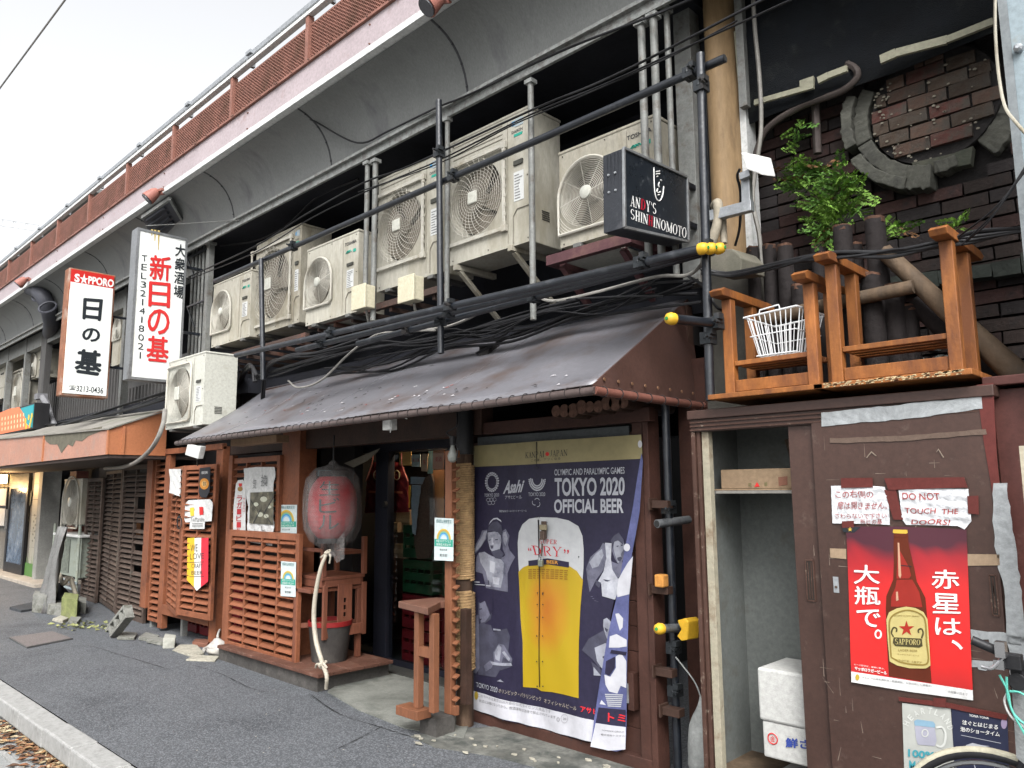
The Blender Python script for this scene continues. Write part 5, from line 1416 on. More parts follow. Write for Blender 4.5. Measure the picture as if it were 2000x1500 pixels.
# ---- paper notices
PAP = mat('white_paper', (.66, .66, .65), .7, var=.05, scale=5, bump=.25, bscale=12)
def sheet(parent, pts, Y, m_, name='sheet', th=.002, wav=0.):
    m = M().prism([aY(x, y, Y) for x, y in pts], (0, th, 0))
    if wav:
        sub(m, .04)
        m.warp(lambda p: p + V((0, wav * math.sin(p.x * 40 + p.z * 23) * math.sin(p.z * 31), 0)))
    return m.build(name, m_, parent)
def notice(name, label, cat, px, py, Y, group=None): return thing(name, label, cat, tuple(aY(px, py, Y)), group)
t = notice('paper_notice', 'blank white paper hanging on the folding red leaf', 'notice', 341, 940, 3.55)
sheet(t, [(330, 916), (353, 916), (352, 970), (330, 962), (332, 945)], 3.62, PAP, wav=.004)
t = notice('beer_poster', 'small black poster with amber badge on the red leaf', 'poster', 400, 940, 3.6)
PB = ink('poster_black', (.025, .025, .03))
sheet(t, [(390, 914), (411, 912), (409, 960), (403, 972), (392, 971), (388, 962)], 3.60, PB)
m = M().prism([aY(399 + 9 * math.cos(a), 945 + 11 * math.sin(a), 3.598) for a in [i * PI / 8 for i in range(16)]], (0, -.001, 0)); m.build('badge', ink('amber', (.55, .22, .03)), t)
m = M().prism([aY(399 + 5 * math.cos(a), 945 + 6 * math.sin(a), 3.5965) for a in [i * PI / 8 for i in range(16)]], (0, -.001, 0)); m.build('badge_centre', ink('pale_amber', (.65, .42, .16)), t)
m = M(); word(m, '麒', q4(aY, [(396, 940), (403, 940), (403, 950), (396, 950)], 3.595)); m.build('lettering', INKB, t)
m = M(); word(m, 'BEER', q4(aY, [(394, 921), (406, 920), (406, 925), (394, 926)], 3.597)); m.build('lettering', INKW, t)
t = notice('plastic_notice', 'white plastic notice with yellow and red cups on the red leaf', 'notice', 388, 1010, 3.6)
sheet(t, [(362, 983), (368, 977), (410, 975), (415, 982), (413, 1018), (362, 1020), (360, 1014)], 3.595, PAP, wav=.003)
M().prism(q4(aY, [(371, 992), (379, 991), (379, 1007), (372, 1008)], 3.590), (0, -.001, 0)).build('cup_print', ink('yellow_print', (.8, .5, .05)), t)
M().prism(q4(aY, [(389, 990), (397, 990), (397, 1005), (390, 1006)], 3.590), (0, -.001, 0)).build('cup_print', RED, t)
m = M(); word(m, 'To.Marche', q4(aY, [(372, 1010), (399, 1010), (399, 1018), (372, 1018)], 3.589)); m.build('lettering', INKG, t)
sheet(t, [(371, 1020), (400, 1019), (399, 1033), (370, 1033)], 3.592, PAP, 'slip')
m = M()
for k in range(3): m.prism(q4(aY, [(375, 1022 + 3 * k), (396, 1022 + 3 * k), (396, 1023.4 + 3 * k), (375, 1023.4 + 3 * k)], 3.591), (0, -.001, 0))
m.build('small_print', INKG, t)
t = notice('pennant', 'yellow white and red pennant reading WE LOVE CRAFT BEER', 'pennant', 387, 1140, 3.6)
SL = [(366, 380), (380, 392), (392, 407)]
for (xa_, xb_), yb0, yb1, c_, nm in (((366, 380), 1133, 1147, ink('pennant_yellow', (.75, .47, .03)), 'stripe'), ((380, 393), 1147, 1147, ink('pennant_white', (.72, .71, .68)), 'stripe'), ((393, 407), 1147, 1136, ink('pennant_red', (.62, .03, .05)), 'stripe')):
    pts = [(xa_, 1051), (xb_, 1050), (xb_ - 1, yb1), (xa_ - 1, yb0)]
    if xa_ == 380: pts = [(xa_, 1051), (xb_, 1050), (xb_ - 1, 1147), (384, 1154), (xa_ - 1, 1147)]
    sheet(t, pts, 3.595, c_, nm)
m = M()
for s_, q in (('WE', [(372, 1064), (386, 1063), (386, 1077), (372, 1078)]), ('LOVE', [(371, 1081), (398, 1080), (398, 1091), (371, 1093)]), ('CRAFT', [(374, 1101), (396, 1101), (396, 1110), (374, 1110)]), ('BEER', [(374, 1115), (396, 1115), (396, 1122), (374, 1123)])): word(m, s_, q4(aY, q, 3.5935))
for y_ in (1098, 1126): m.prism(q4(aY, [(370, y_), (398, y_ - 1), (398, y_), (370, y_ + 1)], 3.5935), (0, -.0005, 0))
m.build('lettering', INKB, t)
t = notice('beer_label_poster', 'tall rounded white poster with red beer characters', 'poster', 468, 1050, 3.6)
sheet(t, [(461, 945), (465, 938), (474, 937), (480, 945), (479, 1050), (455, 1050), (456, 990)], 3.655, PAP)
m = M(); column(m, 'ラガービール', q4(aY, [(463, 968), (473, 968), (471, 1045), (461, 1045)], 3.653), .02, .1)
column(m, 'サッポロ', q4(aY, [(475, 972), (479, 972), (478, 1000), (474, 1000)], 3.653), 0, .1); m.build('lettering', ink('label_red', (.5, .03, .04)), t)
M().prism([aY(469 + 5 * math.cos(a), 955 + 5 * math.sin(a), 3.653) for a in [i * PI / 5 for i in range(10)]], (0, -.001, 0)).build('emblem', ink('gold_brown', (.3, .17, .05)), t)
M().prism(q4(aY, [(466, 944), (473, 944), (472, 950), (467, 950)], 3.652), (0, -.001, 0)).build('emblem_top', RED, t)
t = notice('photo_notice', 'big curled white paper with brushed characters and a street photo', 'notice', 510, 1060, 3.6)
sheet(t, [(476, 915), (500, 912), (536, 912), (537, 932), (533, 945), (535, 1030), (531, 1066), (466, 1055), (470, 1048), (483, 1040), (484, 990), (476, 935)], 3.66, PAP, wav=.006)
m = M(); word(m, '換', q4(aY, [(510, 927), (523, 928), (522, 950), (509, 950)], 3.650)); word(m, '気', q4(aY, [(494, 935), (501, 936), (500, 955), (493, 955)], 3.650), -.004)
word(m, 'て', q4(aY, [(509, 1040), (519, 1040), (518, 1051), (508, 1051)], 3.650)); word(m, 'し', q4(aY, [(510, 1027), (517, 1027), (517, 1037), (510, 1037)], 3.650)); m.build('lettering', INKG, t)
PH = mat('photo_print', (.12, .11, .08), .5, var=.8, scale=9, bump=0, dirt=(.45, .42, .28), damt=.35, dscale=7)
M().prism(q4(aY, [(489, 962), (535, 960), (533, 1025), (487, 1022)], 3.649), (0, -.001, 0)).build('photo', PH, t)
pm_ = M()
for (x, y, r_) in ((500, 985, 5), (515, 975, 7), (526, 990, 4), (508, 1005, 6), (520, 1008, 5)): pm_.prism([aY(x + r_ * math.cos(a), y + r_ * .8 * math.sin(a), 3.6475) for a in [i * PI / 4 for i in range(8)]], (0, -.0007, 0))
pm_.build('photo_highlight', ink('photo_light', (.5, .5, .4)), t)
pm_ = M()
for (x0_, y0_, x1_2, y1_2) in ((489, 975, 505, 1000), (535, 968, 515, 1002), (495, 1020, 508, 995), (530, 1022, 515, 1000)): pm_.prism(q4(aY, [(x0_, y0_), (x1_2, y1_2), (x1_2 + 1, y1_2 + 2), (x0_, y0_ + 3)], 3.6468), (0, -.0007, 0))
pm_.build('photo_dark', INKB, t)
# rainbow notices
def rainbow(px0, py0, px1, py1, Y, label, sk=0):
    t = notice('rainbow_notice', label, 'notice', (px0 + px1) / 2, py1, Y, 'rainbow notices of the shop')
    w_, h_ = px1 - px0, py1 - py0
    Pq = q4(aY, [(px0, py0), (px1, py0 + sk), (px1 - 1, py1), (px0 - 1, py1 - sk)], Y)
    M().prism(Pq, (0, .002, 0)).build('sheet', mat('laminated_paper', (.60, .68, .68), .3, var=.04, bump=.02), t)
    O = V((0, -.0012, 0))
    q = lambda a, b: blin(Pq, a, b) + O
    cols_ = [(.65, .45, .05), (.45, .30, .10), (.20, .45, .25), (.05, .25, .55), (.25, .5, .7)]
    for i, c in enumerate(cols_):
        r0, r1 = .38 - i * .045, .38 - (i + 1) * .045
        m = M(); n = 14; vs_ = []
        for k in range(n + 1):
            a = PI * k / n
            vs_ += [q(.5 + r0 * math.cos(a), .50 + r0 * math.sin(a) * w_ / h_ * 1.5), q(.5 + r1 * math.cos(a), .50 + r1 * math.sin(a) * w_ / h_ * 1.5)]
        m.add(vs_, [(2 * k, 2 * k + 2, 2 * k + 3, 2 * k + 1) for k in range(n)]).build('rainbow_band', ink('rainbow_%d' % i, c), t, fix=False)
    M().poly([q(.02, .50), q(.98, .50), q(.98, .33), q(.02, .33)]).build('green_band', ink('band_green', (.03, .33, .24)), t)
    O = V((0, -.002, 0))
    m = M(); word(m, '感染防止徹底宣言', [q(.1, .97), q(.9, .97), q(.9, .88), q(.1, .88)]); m.build('lettering', ink('dk_teal', (.04, .16, .17)), t)
    m = M(); word(m, '新型コロナウイルス', [q(.12, .49), q(.88, .49), q(.88, .425), q(.12, .425)]); word(m, '感染拡大防止中', [q(.12, .41), q(.88, .41), q(.88, .345), q(.12, .345)]); m.build('lettering', INKW, t)
    m = M(); word(m, '新日の基', [q(.3, .28), q(.7, .28), q(.7, .23), q(.3, .23)]); word(m, '東京都', [q(.3, .16), q(.7, .16), q(.7, .09), q(.3, .09)]); m.build('lettering', INKB, t)
rainbow(540, 986, 580, 1051, 3.712, 'rainbow notice pinned on the thick timber post', 0)
rainbow(549, 1096, 578, 1166, 3.590, 'rainbow notice hanging at the corner of the half door', 2)
rainbow(849, 1011, 886, 1096, 3.50, 'rainbow notice on the narrow screen by the rope-wrapped post', 2)
# small camera lamp at the corner under the awning
t = thing('site_lamp', 'white square lamp under the left corner of the brown awning', 'lamp', tuple(aY(378, 885, 3.5)))
M().prism(q4(aY, [(366, 868), (392, 872), (386, 896), (361, 888)], 3.40), (.02, .05, 0)).build('head', WHITEPL, t, bevel=.004)
M().bar(aY(385, 872, 3.42), aY(400, 868, 3.5), .03, .03).tube([aY(385, 890, 3.48), aY(386, 910, 3.5)], .008, 6).build('bracket', BLKM, t)
# ================================================================ BROWN AWNING
AWM = mat('brown_grey_tarpaulin', (.152, .150, .166), .38, var=.12, scale=1.6, bump=.05, bscale=9, dirt=(.10, .075, .068), damt=.4, dscale=2.2, spec=.6)
AWS = mat('brown_tarpaulin_side', (.085, .045, .036), .5, var=.2, scale=2, bump=.1, dirt=(.07, .04, .035), damt=.4)
PIPEB = mat('brown_awning_pipe', (.10, .075, .07), .35, .2, var=.25, scale=9, bump=.05)
awn = thing('awning', 'long brown tarpaulin awning laced to a pipe over the shop entrance', 'awning', (-5, 3.6, 2.1))
FL, FR, BR_, BL_ = V((-7.6, 3.11, 2.115)), V((-2.45, 3.10, 2.135)), V((-2.53, 4.2, 2.80)), V((-7.95, 4.2, 2.77))
m = M(); NX, NY = 64, 10
for j in range(NY + 1):
    for i in range(NX + 1):
        a, b = i / NX, j / NY
        p = (FL * (1 - a) + FR * a) * (1 - b) + (BL_ * (1 - a) + BR_ * a) * b
        sag = .035 * math.sin(PI * b) + .008 * math.sin(a * 41 + b * 2) * math.sin(PI * b) + .006 * math.sin(a * 17 - b * 5)
        m.v.append(p + V((0, 0, -sag)))
for j in range(NY):
    for i in range(NX):
        q = j * (NX + 1) + i
        m.f.append([q, q + 1, q + NX + 2, q + NX + 1]); m.k.append(0)
def onawn(a, b, up=.006):
    p = (FL * (1 - a) + FR * a) * (1 - b) + (BL_ * (1 - a) + BR_ * a) * b
    sag = .035 * math.sin(PI * b) + .008 * math.sin(a * 41 + b * 2) * math.sin(PI * b) + .006 * math.sin(a * 17 - b * 5)
    return p + V((0, -up * .5, -sag + up))
sh = m.build('top_sheet', AWM, awn, smooth=60)
sm2 = sh.modifiers.new('thick', 'SOLIDIFY'); sm2.thickness = .004
for a in (.16, .42, .70):
    m = M().tube([onawn(a + .06 * t / 8, t / 8, .001) for t in range(9)], .0018, 4); m.build('welded_seam', AWM, awn)
m = M(); m.prism([FR + V((.004, 0, 0)), BR_ + V((.004, .0, 0)), V((-2.47, 4.22, 2.13))], (-.012, 0, 0)); m.build('side_sheet', AWS, awn)
M().tube([FL + V((-.05, -.005, -.03)), FR + V((.03, -.005, -.03))], .023, 12).build('front_pipe', PIPEB, awn, smooth=50)
M().tube([FR + V((.02, -.01, -.03)), V((-2.42, 4.3, 2.10))], .024, 12).build('side_pipe', mat('red_brown_pipe', (.20, .085, .065), .4, bump=.05), awn, smooth=50)
lc = M()
n_ = 50
for i in range(n_):
    p = FL.lerp(FR, (i + .5) / n_) + V((0, -.005, -.025))
    lc.ring(p, .0265, .0028, u=(.35, .9, 0), v=(0, 0, 1), n=10, m=4)
for i in range(9):
    p = (FR + V((.02, 0, -.03))).lerp(V((-2.42, 4.3, 2.10)), (i + .5) / 9)
    lc.ring(p, .0275, .003, u=(1, .2, 0), v=(0, 0, 1), n=10, m=4)
lo = lc.build('lacing', mat('dark_lacing', (.03, .025, .025), .8), awn, smooth=60); lo['kind'] = 'stuff'
ey = M()
for i in range(8): ey.lathe([(.010, 0), (.009, .004)], (-2.445, 3.2 + i * .125, 2.175), (1, 0, 0), 8)
ey.build('eyelet', mat('brass_eyelet', (.35, .2, .12), .4, .6), awn)
for mname, mt, n_ in (('peeling_flake_light', mat('pale_flake', (.45, .44, .45), .5), 34), ('peeling_flake_dark', mat('dark_flake', (.035, .03, .03), .7), 46), ('peeling_flake_red', mat('red_flake', (.25, .05, .04), .6), 12)):
    m = M()
    for i in range(n_):
        a, b = (rnd.uniform(.08, .62), rnd.uniform(.12, .75)) if rnd.random() < .8 else (rnd.uniform(.6, .95), rnd.uniform(.05, .3))
        p = onawn(a, b, .006); L_, w_ = rnd.uniform(.015, .06), rnd.uniform(.004, .011)
        ux_ = (onawn(a + .01, b + rnd.uniform(0, .02)) - onawn(a, b)).normalized(); uy_ = V((0, .8, .5)).normalized()
        m.add([p, p + ux_ * L_ * .6 + uy_ * w_ + V((0, 0, .004)), p + ux_ * L_ + uy_ * w_ * .3, p + ux_ * L_ * .5 - uy_ * w_ * .4 + V((0, 0, .002))], [(0, 1, 2, 3)])
    o = m.build('peeling_flake', mt, awn); o['kind'] = 'stuff'
# under-awning structure
solo(M().box(-7.9, -2.5, 4.14, 4.2, 2.30, 2.74), 'soffit_board', DKBR, 'dark board closing the space behind the brown awning', 'board')
solo(M().box(-6.9, -6.05, 3.3, 3.42, 2.03, 2.09), 'cardboard_strip', mat('tan_card', (.24, .15, .09), .8, bump=.2), 'tan board tucked under the awning edge above the entrance', 'board')
t = thing('socket_box', 'small white socket box under the awning edge', 'box', tuple(aY(756, 825, 3.2)))
a = aY(756, 826, 3.2)
M().box(a.x - .04, a.x + .05, 3.19, 3.25, a.z - .05, a.z + .05).build('box', WHITEPL, t, bevel=.004)
M().tube(curve([a + V((.03, 0, .03)), a + V((.08, .02, .06)), a + V((.16, .05, .02))]), .004, 5).tube(curve([a + V((.05, -.01, .03)), a + V((.07, -.01, -.02)), a + V((.05, -.01, -.07))]), .004, 5).build('cord', WHITEPL, t)
lg_ = 'cut log ends under the awning'
for i in range(9):
    p = aY(1086 + i * 16.5, 803 - i * 2.6 + (i % 3) * 2, 3.66)
    r_ = rnd.uniform(.036, .05)
    t = thing('log', 'cut log end above the banner, %s from the left under the awning' % ['first', 'second', 'third', 'fourth', 'fifth', 'sixth', 'seventh', 'eighth', 'ninth'][i], 'log', tuple(p), lg_)
    M().lathe([(r_, 0), (r_, .5)], p, (0, 1, 0), 12).build('trunk', DKBR, t, smooth=40)
    M().lathe([(r_ * .93, 0), (r_ * .93, .003)], p - V((0, .002, 0)), (0, 1, 0), 12).build('cut_face', mat('dark_log_face', (.17, .09, .065), .8, var=.4, scale=20), t)

# ================================================================ ENTRANCE
BASE = mat('dark_base_board', (.075, .07, .065), .8, var=.3, scale=4, bump=.3, dirt=(.14, .13, .12), damt=.35, dscale=6)
st = thing('entrance_platform', 'low dark platform with worn brown boards left of the entrance', 'platform', (-6.5, 3.8, 0))
M().box(-7.45, -5.68, 3.53, 4.25, -.02, .118).build('base', BASE, st, bevel=.006)
BRB = mat('worn_brown_board', (.12, .055, .038), .6, var=.35, scale=6, bump=.25, dirt=(.2, .13, .1), damt=.25, dscale=10)
for i in range(5): M().box(-7.4, -5.60, 3.49 + i * .15, 3.635 + i * .15, .120, .148).build('board', BRB, st, bevel=.004)
NAVY = mat('navy_black_door_steel', (.018, .019, .028), .45, .2, var=.3, bump=.08)
df = thing('glass_door_front', 'dark framed glass doors of the shop with posters and aprons behind', 'shop front', (-5.6, 4.5, 0))
for (x0_, x1_) in ((-6.95, -6.86), (-6.22, -6.02), (-5.16, -5.06), (-4.26, -4.2)): M().box(x0_, x1_, 4.46, 4.54, 0, 1.98).build('mullion', NAVY, df, bevel=.004)
M().box(-6.95, -4.2, 4.45, 4.55, 1.98, 2.12).build('head', NAVY, df, bevel=.004)
M().box(-6.95, -4.2, 4.48, 4.53, 0, .07).build('sill', NAVY, df)
for (x0_, x1_) in ((-6.86, -6.22), (-6.02, -5.16), (-5.06, -4.26)): M().box(x0_, x1_, 4.495, 4.501, .07, 1.98).build('pane', GLASS, df)
M().lathe([(.03, 0), (.025, .03)], aY(754, 985, 4.46), (0, -1, 0), 12).build('lock', BLKM, df)
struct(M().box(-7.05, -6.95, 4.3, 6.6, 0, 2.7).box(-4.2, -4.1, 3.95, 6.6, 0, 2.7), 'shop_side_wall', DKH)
struct(M().box(-6.95, -4.2, 6.5, 6.6, 0, 2.7), 'shop_back_wall', mat('shop_back_paint', (.10, .07, .05), .8))
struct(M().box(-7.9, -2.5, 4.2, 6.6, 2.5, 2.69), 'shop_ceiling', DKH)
struct(M().box(-6.95, -4.2, 4.3, 6.5, -.01, .02), 'shop_floor', mat('shop_floor_dark', (.06, .06, .055), .5))
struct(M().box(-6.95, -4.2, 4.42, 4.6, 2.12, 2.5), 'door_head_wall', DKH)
# interior lamp (orange light seen through the door)
il = thing('pendant_lamp', 'glowing orange lantern lamp inside the shop behind the door', 'lamp', (-5.3, 5.0, 1.9))
M().lathe([(.05, 0), (.09, .03), (.09, .16), (.05, .19)], (-5.05, 4.8, 1.80), (0, 0, 1), 12).build('shade', mat('orange_lamp', (1, .40, .08), .5, emit=3, bump=0), il)
M().tube([(-5.05, 4.8, 1.99), (-5.05, 4.8, 2.5)], .005, 5).build('cord', BLKM, il)
L = bpy.data.lights.new('shop_fill_light', 'POINT'); L.energy = 60; L.color = (1, .72, .45); L.shadow_soft_size = .12  # unseen fill light added just inside the glass to brighten the cards
lo = bpy.data.objects.new('shop_fill_light', L); col.objects.link(lo); lo.location = (-5.5, 4.57, 2.2)
ol = thing('door_lantern', 'small glowing orange lantern left of the rope-wrapped post top', 'lamp', tuple(aY(921, 860, 4.0)))
p = aY(921, 861, 3.98)
M().box(p.x - .02, p.x + .05, 3.97, 4.03, p.z - .045, p.z + .045).build('shade', mat('orange_lamp', (1, .40, .08), .5, emit=3, bump=0), ol, bevel=.006)
M().box(p.x - .02, p.x + .05, 3.97, 4.03, p.z + .045, p.z + .06).build('cap', BLKM, ol)
# aprons, posters, boxes and crates behind the glass
APR = mat('maroon_apron_cloth', (.22, .02, .025), .8, var=.15, bump=.25, bscale=40)
PKS = ink('pink_piping', (.6, .22, .2))
for k, (ox, lb) in enumerate(((722, 'maroon apron hanging left of the door post'), (762, 'maroon apron hanging right of the door post'))):
    t = thing('apron', lb, 'apron', tuple(aY(ox + 10, 950, 4.65)), 'aprons hanging behind the door')
    Yk = 4.62
    pts = [(ox + 8, 903), (ox + 22, 903), (ox + 34, 940), (ox + 36, 1000), (ox - 10, 1002), (ox - 6, 940)]
    sheet(t, pts, Yk, APR, 'cloth', .006, wav=.008)
    m = M().tube(curve([aY(ox + 7, 886, Yk - .02), aY(ox + 4, 908, Yk - .02), aY(ox - 8, 940, Yk - .02)]), .006, 5).tube(curve([aY(ox + 22, 886, Yk - .02), aY(ox + 24, 910, Yk - .02), aY(ox + 35, 940, Yk - .02)]), .006, 5)
    m.build('piping', PKS, t)
    m = M().ring(aY(ox + 13, 928, Yk - .018), .045, .006, n=16, m=4); word(m, '日の基', q4(aY, [(ox + 7, 925), (ox + 19, 925), (ox + 19, 931), (ox + 7, 931)], Yk - .018)); m.build('lettering', CRI, t)
    M().prism(q4(aY, [(ox - 2, 958), (ox + 24, 960), (ox + 24, 964), (ox - 2, 962)], Yk - .016), (0, -.001, 0)).build('waist_band', ORI, t)
def card(label, pts, Y, c, name='poster', cat='poster', txt=None, tc_=None):
    t = thing(name, label, cat, tuple(aY(*pts[0], Y)), 'papers behind the door glass')
    M().prism([aY(x, y, Y) for x, y in pts], (0, .003, 0)).build('sheet', ink('card_%02d%02d%02d' % tuple(int(k * 99) for k in c), c), t)
    if txt:
        q = [pts[0], pts[1], pts[2], pts[3]]
        P_ = [aY(x, y, Y - .002) for x, y in q]
        m = M(); word(m, txt, [blin(P_, .2, .65), blin(P_, .8, .65), blin(P_, .8, .4), blin(P_, .2, .4)]); m.build('lettering', tc_ or RED, t)
card('blank orange lit card at the top of the door glass', [(780, 883), (803, 882), (803, 909), (780, 909)], 4.6, (.75, .42, .14))
card('white card with red stamp at the top of the door glass', [(804, 888), (821, 887), (821, 912), (804, 911)], 4.6, (.50, .55, .52), txt='日', tc_=RED)
card('narrow orange beer ticket at the top of the door glass', [(824, 886), (836, 886), (834, 921), (823, 920)], 4.6, (.62, .42, .28), txt='生')
card('pale green sheet behind the beer ticket', [(837, 881), (848, 880), (845, 925), (835, 925)], 4.62, (.25, .42, .38))
card('orange and pink poster at the right edge of the door glass', [(846, 880), (868, 878), (866, 917), (845, 916)], 4.6, (.72, .32, .18), txt='麦酒')
card('tall orange sheet behind the woven mat', [(845, 918), (868, 917), (866, 1065), (845, 1070)], 4.66, (.50, .22, .07))
card('yellow price sheet low in the door glass', [(787, 955), (801, 948), (800, 992), (786, 992)], 4.66, (.62, .42, .06), txt='カ', tc_=INKB)
mt_ = thing('woven_mat', 'dark woven leaf-shaped mat standing inside the door', 'mat', tuple(aY(830, 1080, 4.62)))
WV = mat('woven_cane', (.075, .05, .035), .8, var=.5, scale=60, bump=.8, bscale=140)
sheet(mt_, [(842, 925), (846, 940), (847, 1060), (838, 1090), (815, 1092), (808, 1060), (810, 1010), (818, 960), (826, 935)], 4.60, WV, 'mat', .02)
cl_ = thing('hanging_cloth', 'pale grey apron cloth hanging beside the woven mat', 'cloth', tuple(aY(810, 1050, 4.6)))
GC = mat('pale_grey_cloth', (.27, .31, .35), .8, bump=.2, bscale=20)
sheet(cl_, [(802, 931), (830, 932), (824, 946), (802, 945)], 4.57, GC, 'hem', .006); sheet(cl_, [(804, 947), (822, 948), (817, 985), (811, 1045), (806, 1042), (803, 990)], 4.575, GC, 'cloth', .004, wav=.006)
CAR = mat('cardboard', (.27, .19, .12), .8, var=.12, scale=5, bump=.15)
def carton(label, px0, py0, px1, py1, Y, d_=.25, rot=0):
    a, b = aY(px0, py0, Y), aY(px1, py1, Y)
    t = thing('carton', label, 'carton', (a.x, Y, b.z), 'cartons inside the shop')
    M().box(a.x, b.x, Y, Y + d_, b.z, a.z).build('box', CAR, t, bevel=.003)
    M().box(a.x - .001, b.x + .001, Y - .002, Y, (a.z + b.z) / 2 - .02, (a.z + b.z) / 2 + .02).build('tape', mat('packing_tape', (.36, .27, .17), .3), t)
    return t
carton('tall brown carton leaning behind the door glass', 774, 996, 800, 1038, 4.75)
carton('small carton with orange print behind the door glass', 760, 1020, 776, 1040, 4.7)
carton('flat carton lying on the green crates', 770, 1062, 798, 1092, 4.75)
for i in range(4): crate('green bottle crate inside the door, %s of the stack' % ['bottom', 'second', 'third', 'top'][i], -5.98, 4.62, .32 * i + .02 if i < 2 else .32 * i + .02, CG if i > 1 else CR, 'bottle crates inside the door')
for i in range(3): crate('rear bottle crate inside the door, %s layer' % ['lowest', 'middle', 'upper'][i], -5.45, 4.66, .32 * i + .02, CG if i == 2 else CR, 'bottle crates inside the door')
cp = thing('hanging_fabric', 'pale fabric shade tilted above the aprons', 'shade', tuple(aY(725, 900, 4.3)))
sheet(cp, [(672, 905), (741, 876), (735, 884), (716, 900), (690, 913)], 4.25, mat('dusty_fabric', (.22, .20, .16), .9), 'fabric', .01)
# stacked chairs
CHW = mat('red_brown_chair_wood', (.20, .075, .045), .5, var=.25, scale=5, bump=.15, dirt=(.10, .04, .03), damt=.35, stretch=4)
c1_ = thing('wooden_chair', 'red-brown wooden chair upturned on top of another, three holes in its back', 'chair', (-6.15, 3.95, .75), 'stacked wooden chairs')
A_, B_, C_, D_ = (-6.37, 3.72), (-5.93, 3.72), (-5.90, 4.12), (-6.34, 4.12)
M().box(A_[0] - .02, B_[0] + .02, A_[1] - .02, C_[1] + .02, .84, .87).build('seat', CHW, c1_, bevel=.005)
M().box(A_[0], B_[0], A_[1] - .015, A_[1] + .015, .78, .84).box(A_[0], B_[0], C_[1] - .015, C_[1] + .015, .78, .84).box(B_[0] - .015, B_[0] + .015, A_[1] + .015, C_[1] - .015, .78, .84).box(A_[0] - .015, A_[0] + .015, A_[1] + .015, C_[1] - .015, .78, .84).build('apron', CHW, c1_, bevel=.003)
for q in (A_, B_, C_, D_): M().box(q[0] - .02, q[0] + .02, q[1] - .02, q[1] + .02, .871, 1.20 if q != B_ else 1.30).build('leg', CHW, c1_, bevel=.004)
M().box(A_[0] + .02, B_[0] - .02, A_[1] - .012, A_[1] + .012, 1.08, 1.11).box(B_[0] - .012, B_[0] + .012, B_[1] + .02, C_[1] - .02, 1.05, 1.08).box(A_[0] + .02, B_[0] - .02, C_[1] - .012, C_[1] + .012, 1.05, 1.08).build('stretcher', CHW, c1_)
xb0 = B_[0] + .022
M().box(xb0, xb0 + .03, B_[1] - .02, B_[1] + .02, .35, .80).box(xb0, xb0 + .03, C_[1] - .02, C_[1] + .02, .35, .80).build('back_post', CHW, c1_, bevel=.003)
M().box(xb0 + .004, xb0 + .026, B_[1] + .02, C_[1] - .02, .36, .45).build('top_rail', CHW, c1_, bevel=.003)
sp_ = M()
ym0, ym1 = B_[1] + .13, B_[1] + .27
ymid = (ym0 + ym1) / 2
sp_.box(xb0 + .006, xb0 + .022, ym0, ymid - .014, .45, .80).box(xb0 + .006, xb0 + .022, ymid + .014, ym1, .45, .80)
for (a, b) in ((.45, .52), (.56, .58), (.62, .64), (.68, .80)): sp_.box(xb0 + .006, xb0 + .022, ymid - .014, ymid + .014, a, b)
sp_.build('back_splat', CHW, c1_)
c2_ = thing('wooden_chair', 'lower red-brown wooden chair supporting the upturned chair', 'chair', (-6.15, 3.85, .15), 'stacked wooden chairs')
for (x, y) in ((-6.42, 3.70), (-6.18, 3.62), (-5.95, 4.10), (-6.38, 4.1)): M().box(x - .022, x + .022, y - .022, y + .022, .15, .74).build('leg', CHW, c2_, bevel=.004)
M().box(-6.44, -5.93, 3.60, 4.12, .741, .772).build('seat', CHW, c2_, bevel=.004)
M().bar((-6.40, 3.69, .5), (-6.20, 3.63, .5), .02, .05).bar((-6.16, 3.64, .45), (-5.97, 4.08, .45), .02, .04).build('stretcher', CHW, c2_)
bk = thing('bucket', 'dark grey bucket with red rim under the stacked chairs', 'bucket', (-6.0, 3.88, .15))
bp_ = V((-6.02, 3.86, .149))
M().lathe([(.15, 0), (.185, .30), (.165, .30), (.14, .02)], bp_, (0, 0, 1), 24).build('body', mat('dark_bucket', (.05, .045, .042), .7, var=.3, dirt=(.1, .09, .08), damt=.3), bk, smooth=40)
M().lathe([(.192, 0), (.192, .04), (.18, .04), (.18, 0)], bp_ + V((0, 0, .30)), (0, 0, 1), 24).build('rim', mat('red_rim', (.25, .02, .02), .4), bk, smooth=40)
# lantern in a plastic bag
ln = thing('paper_lantern', 'red paper lantern wrapped in a cloudy plastic bag beside the door', 'lantern', (-5.78, 3.7, 1.14))
lc_ = V((-5.78, 3.7, 1.47))
LANT = mat('red_lantern_paper', (.36, .014, .022), .6, var=.15, bump=.1)
pr_ = []
for i in range(25):
    t_ = i / 24; z = -.26 + .52 * t_
    pr_.append((.205 * (1 - abs(2 * t_ - 1) ** 3.2 * .45) * (1 + (.012 if i % 2 else 0)), z))
M().lathe(pr_, lc_, (0, 0, 1), 28).build('lantern_body', LANT, ln)
M().lathe([(.12, 0), (.12, .05)], lc_ + V((0, 0, .26)), (0, 0, 1), 20).lathe([(.12, 0), (.12, .04)], lc_ + V((0, 0, -.30)), (0, 0, 1), 20).build('ring', BLKM, ln)
m = M()
for ch, za in (('生', .16), ('ビ', .02), ('ル', -.12)):
    vs_, fs_ = glyphs(ch, 0.)
    for ang0 in (-2.15, -.7):
        m.add([lc_ + V((.217 * math.cos(ang0 + (a - .5) * .8), .217 * math.sin(ang0 + (a - .5) * .8), za + (b - .5) * .12)) for a, b in vs_], fs_)
m.build('lettering', BLACKI, ln)
PLB = bpy.data.materials.new('cloudy_plastic_bag'); PLB.use_nodes = True
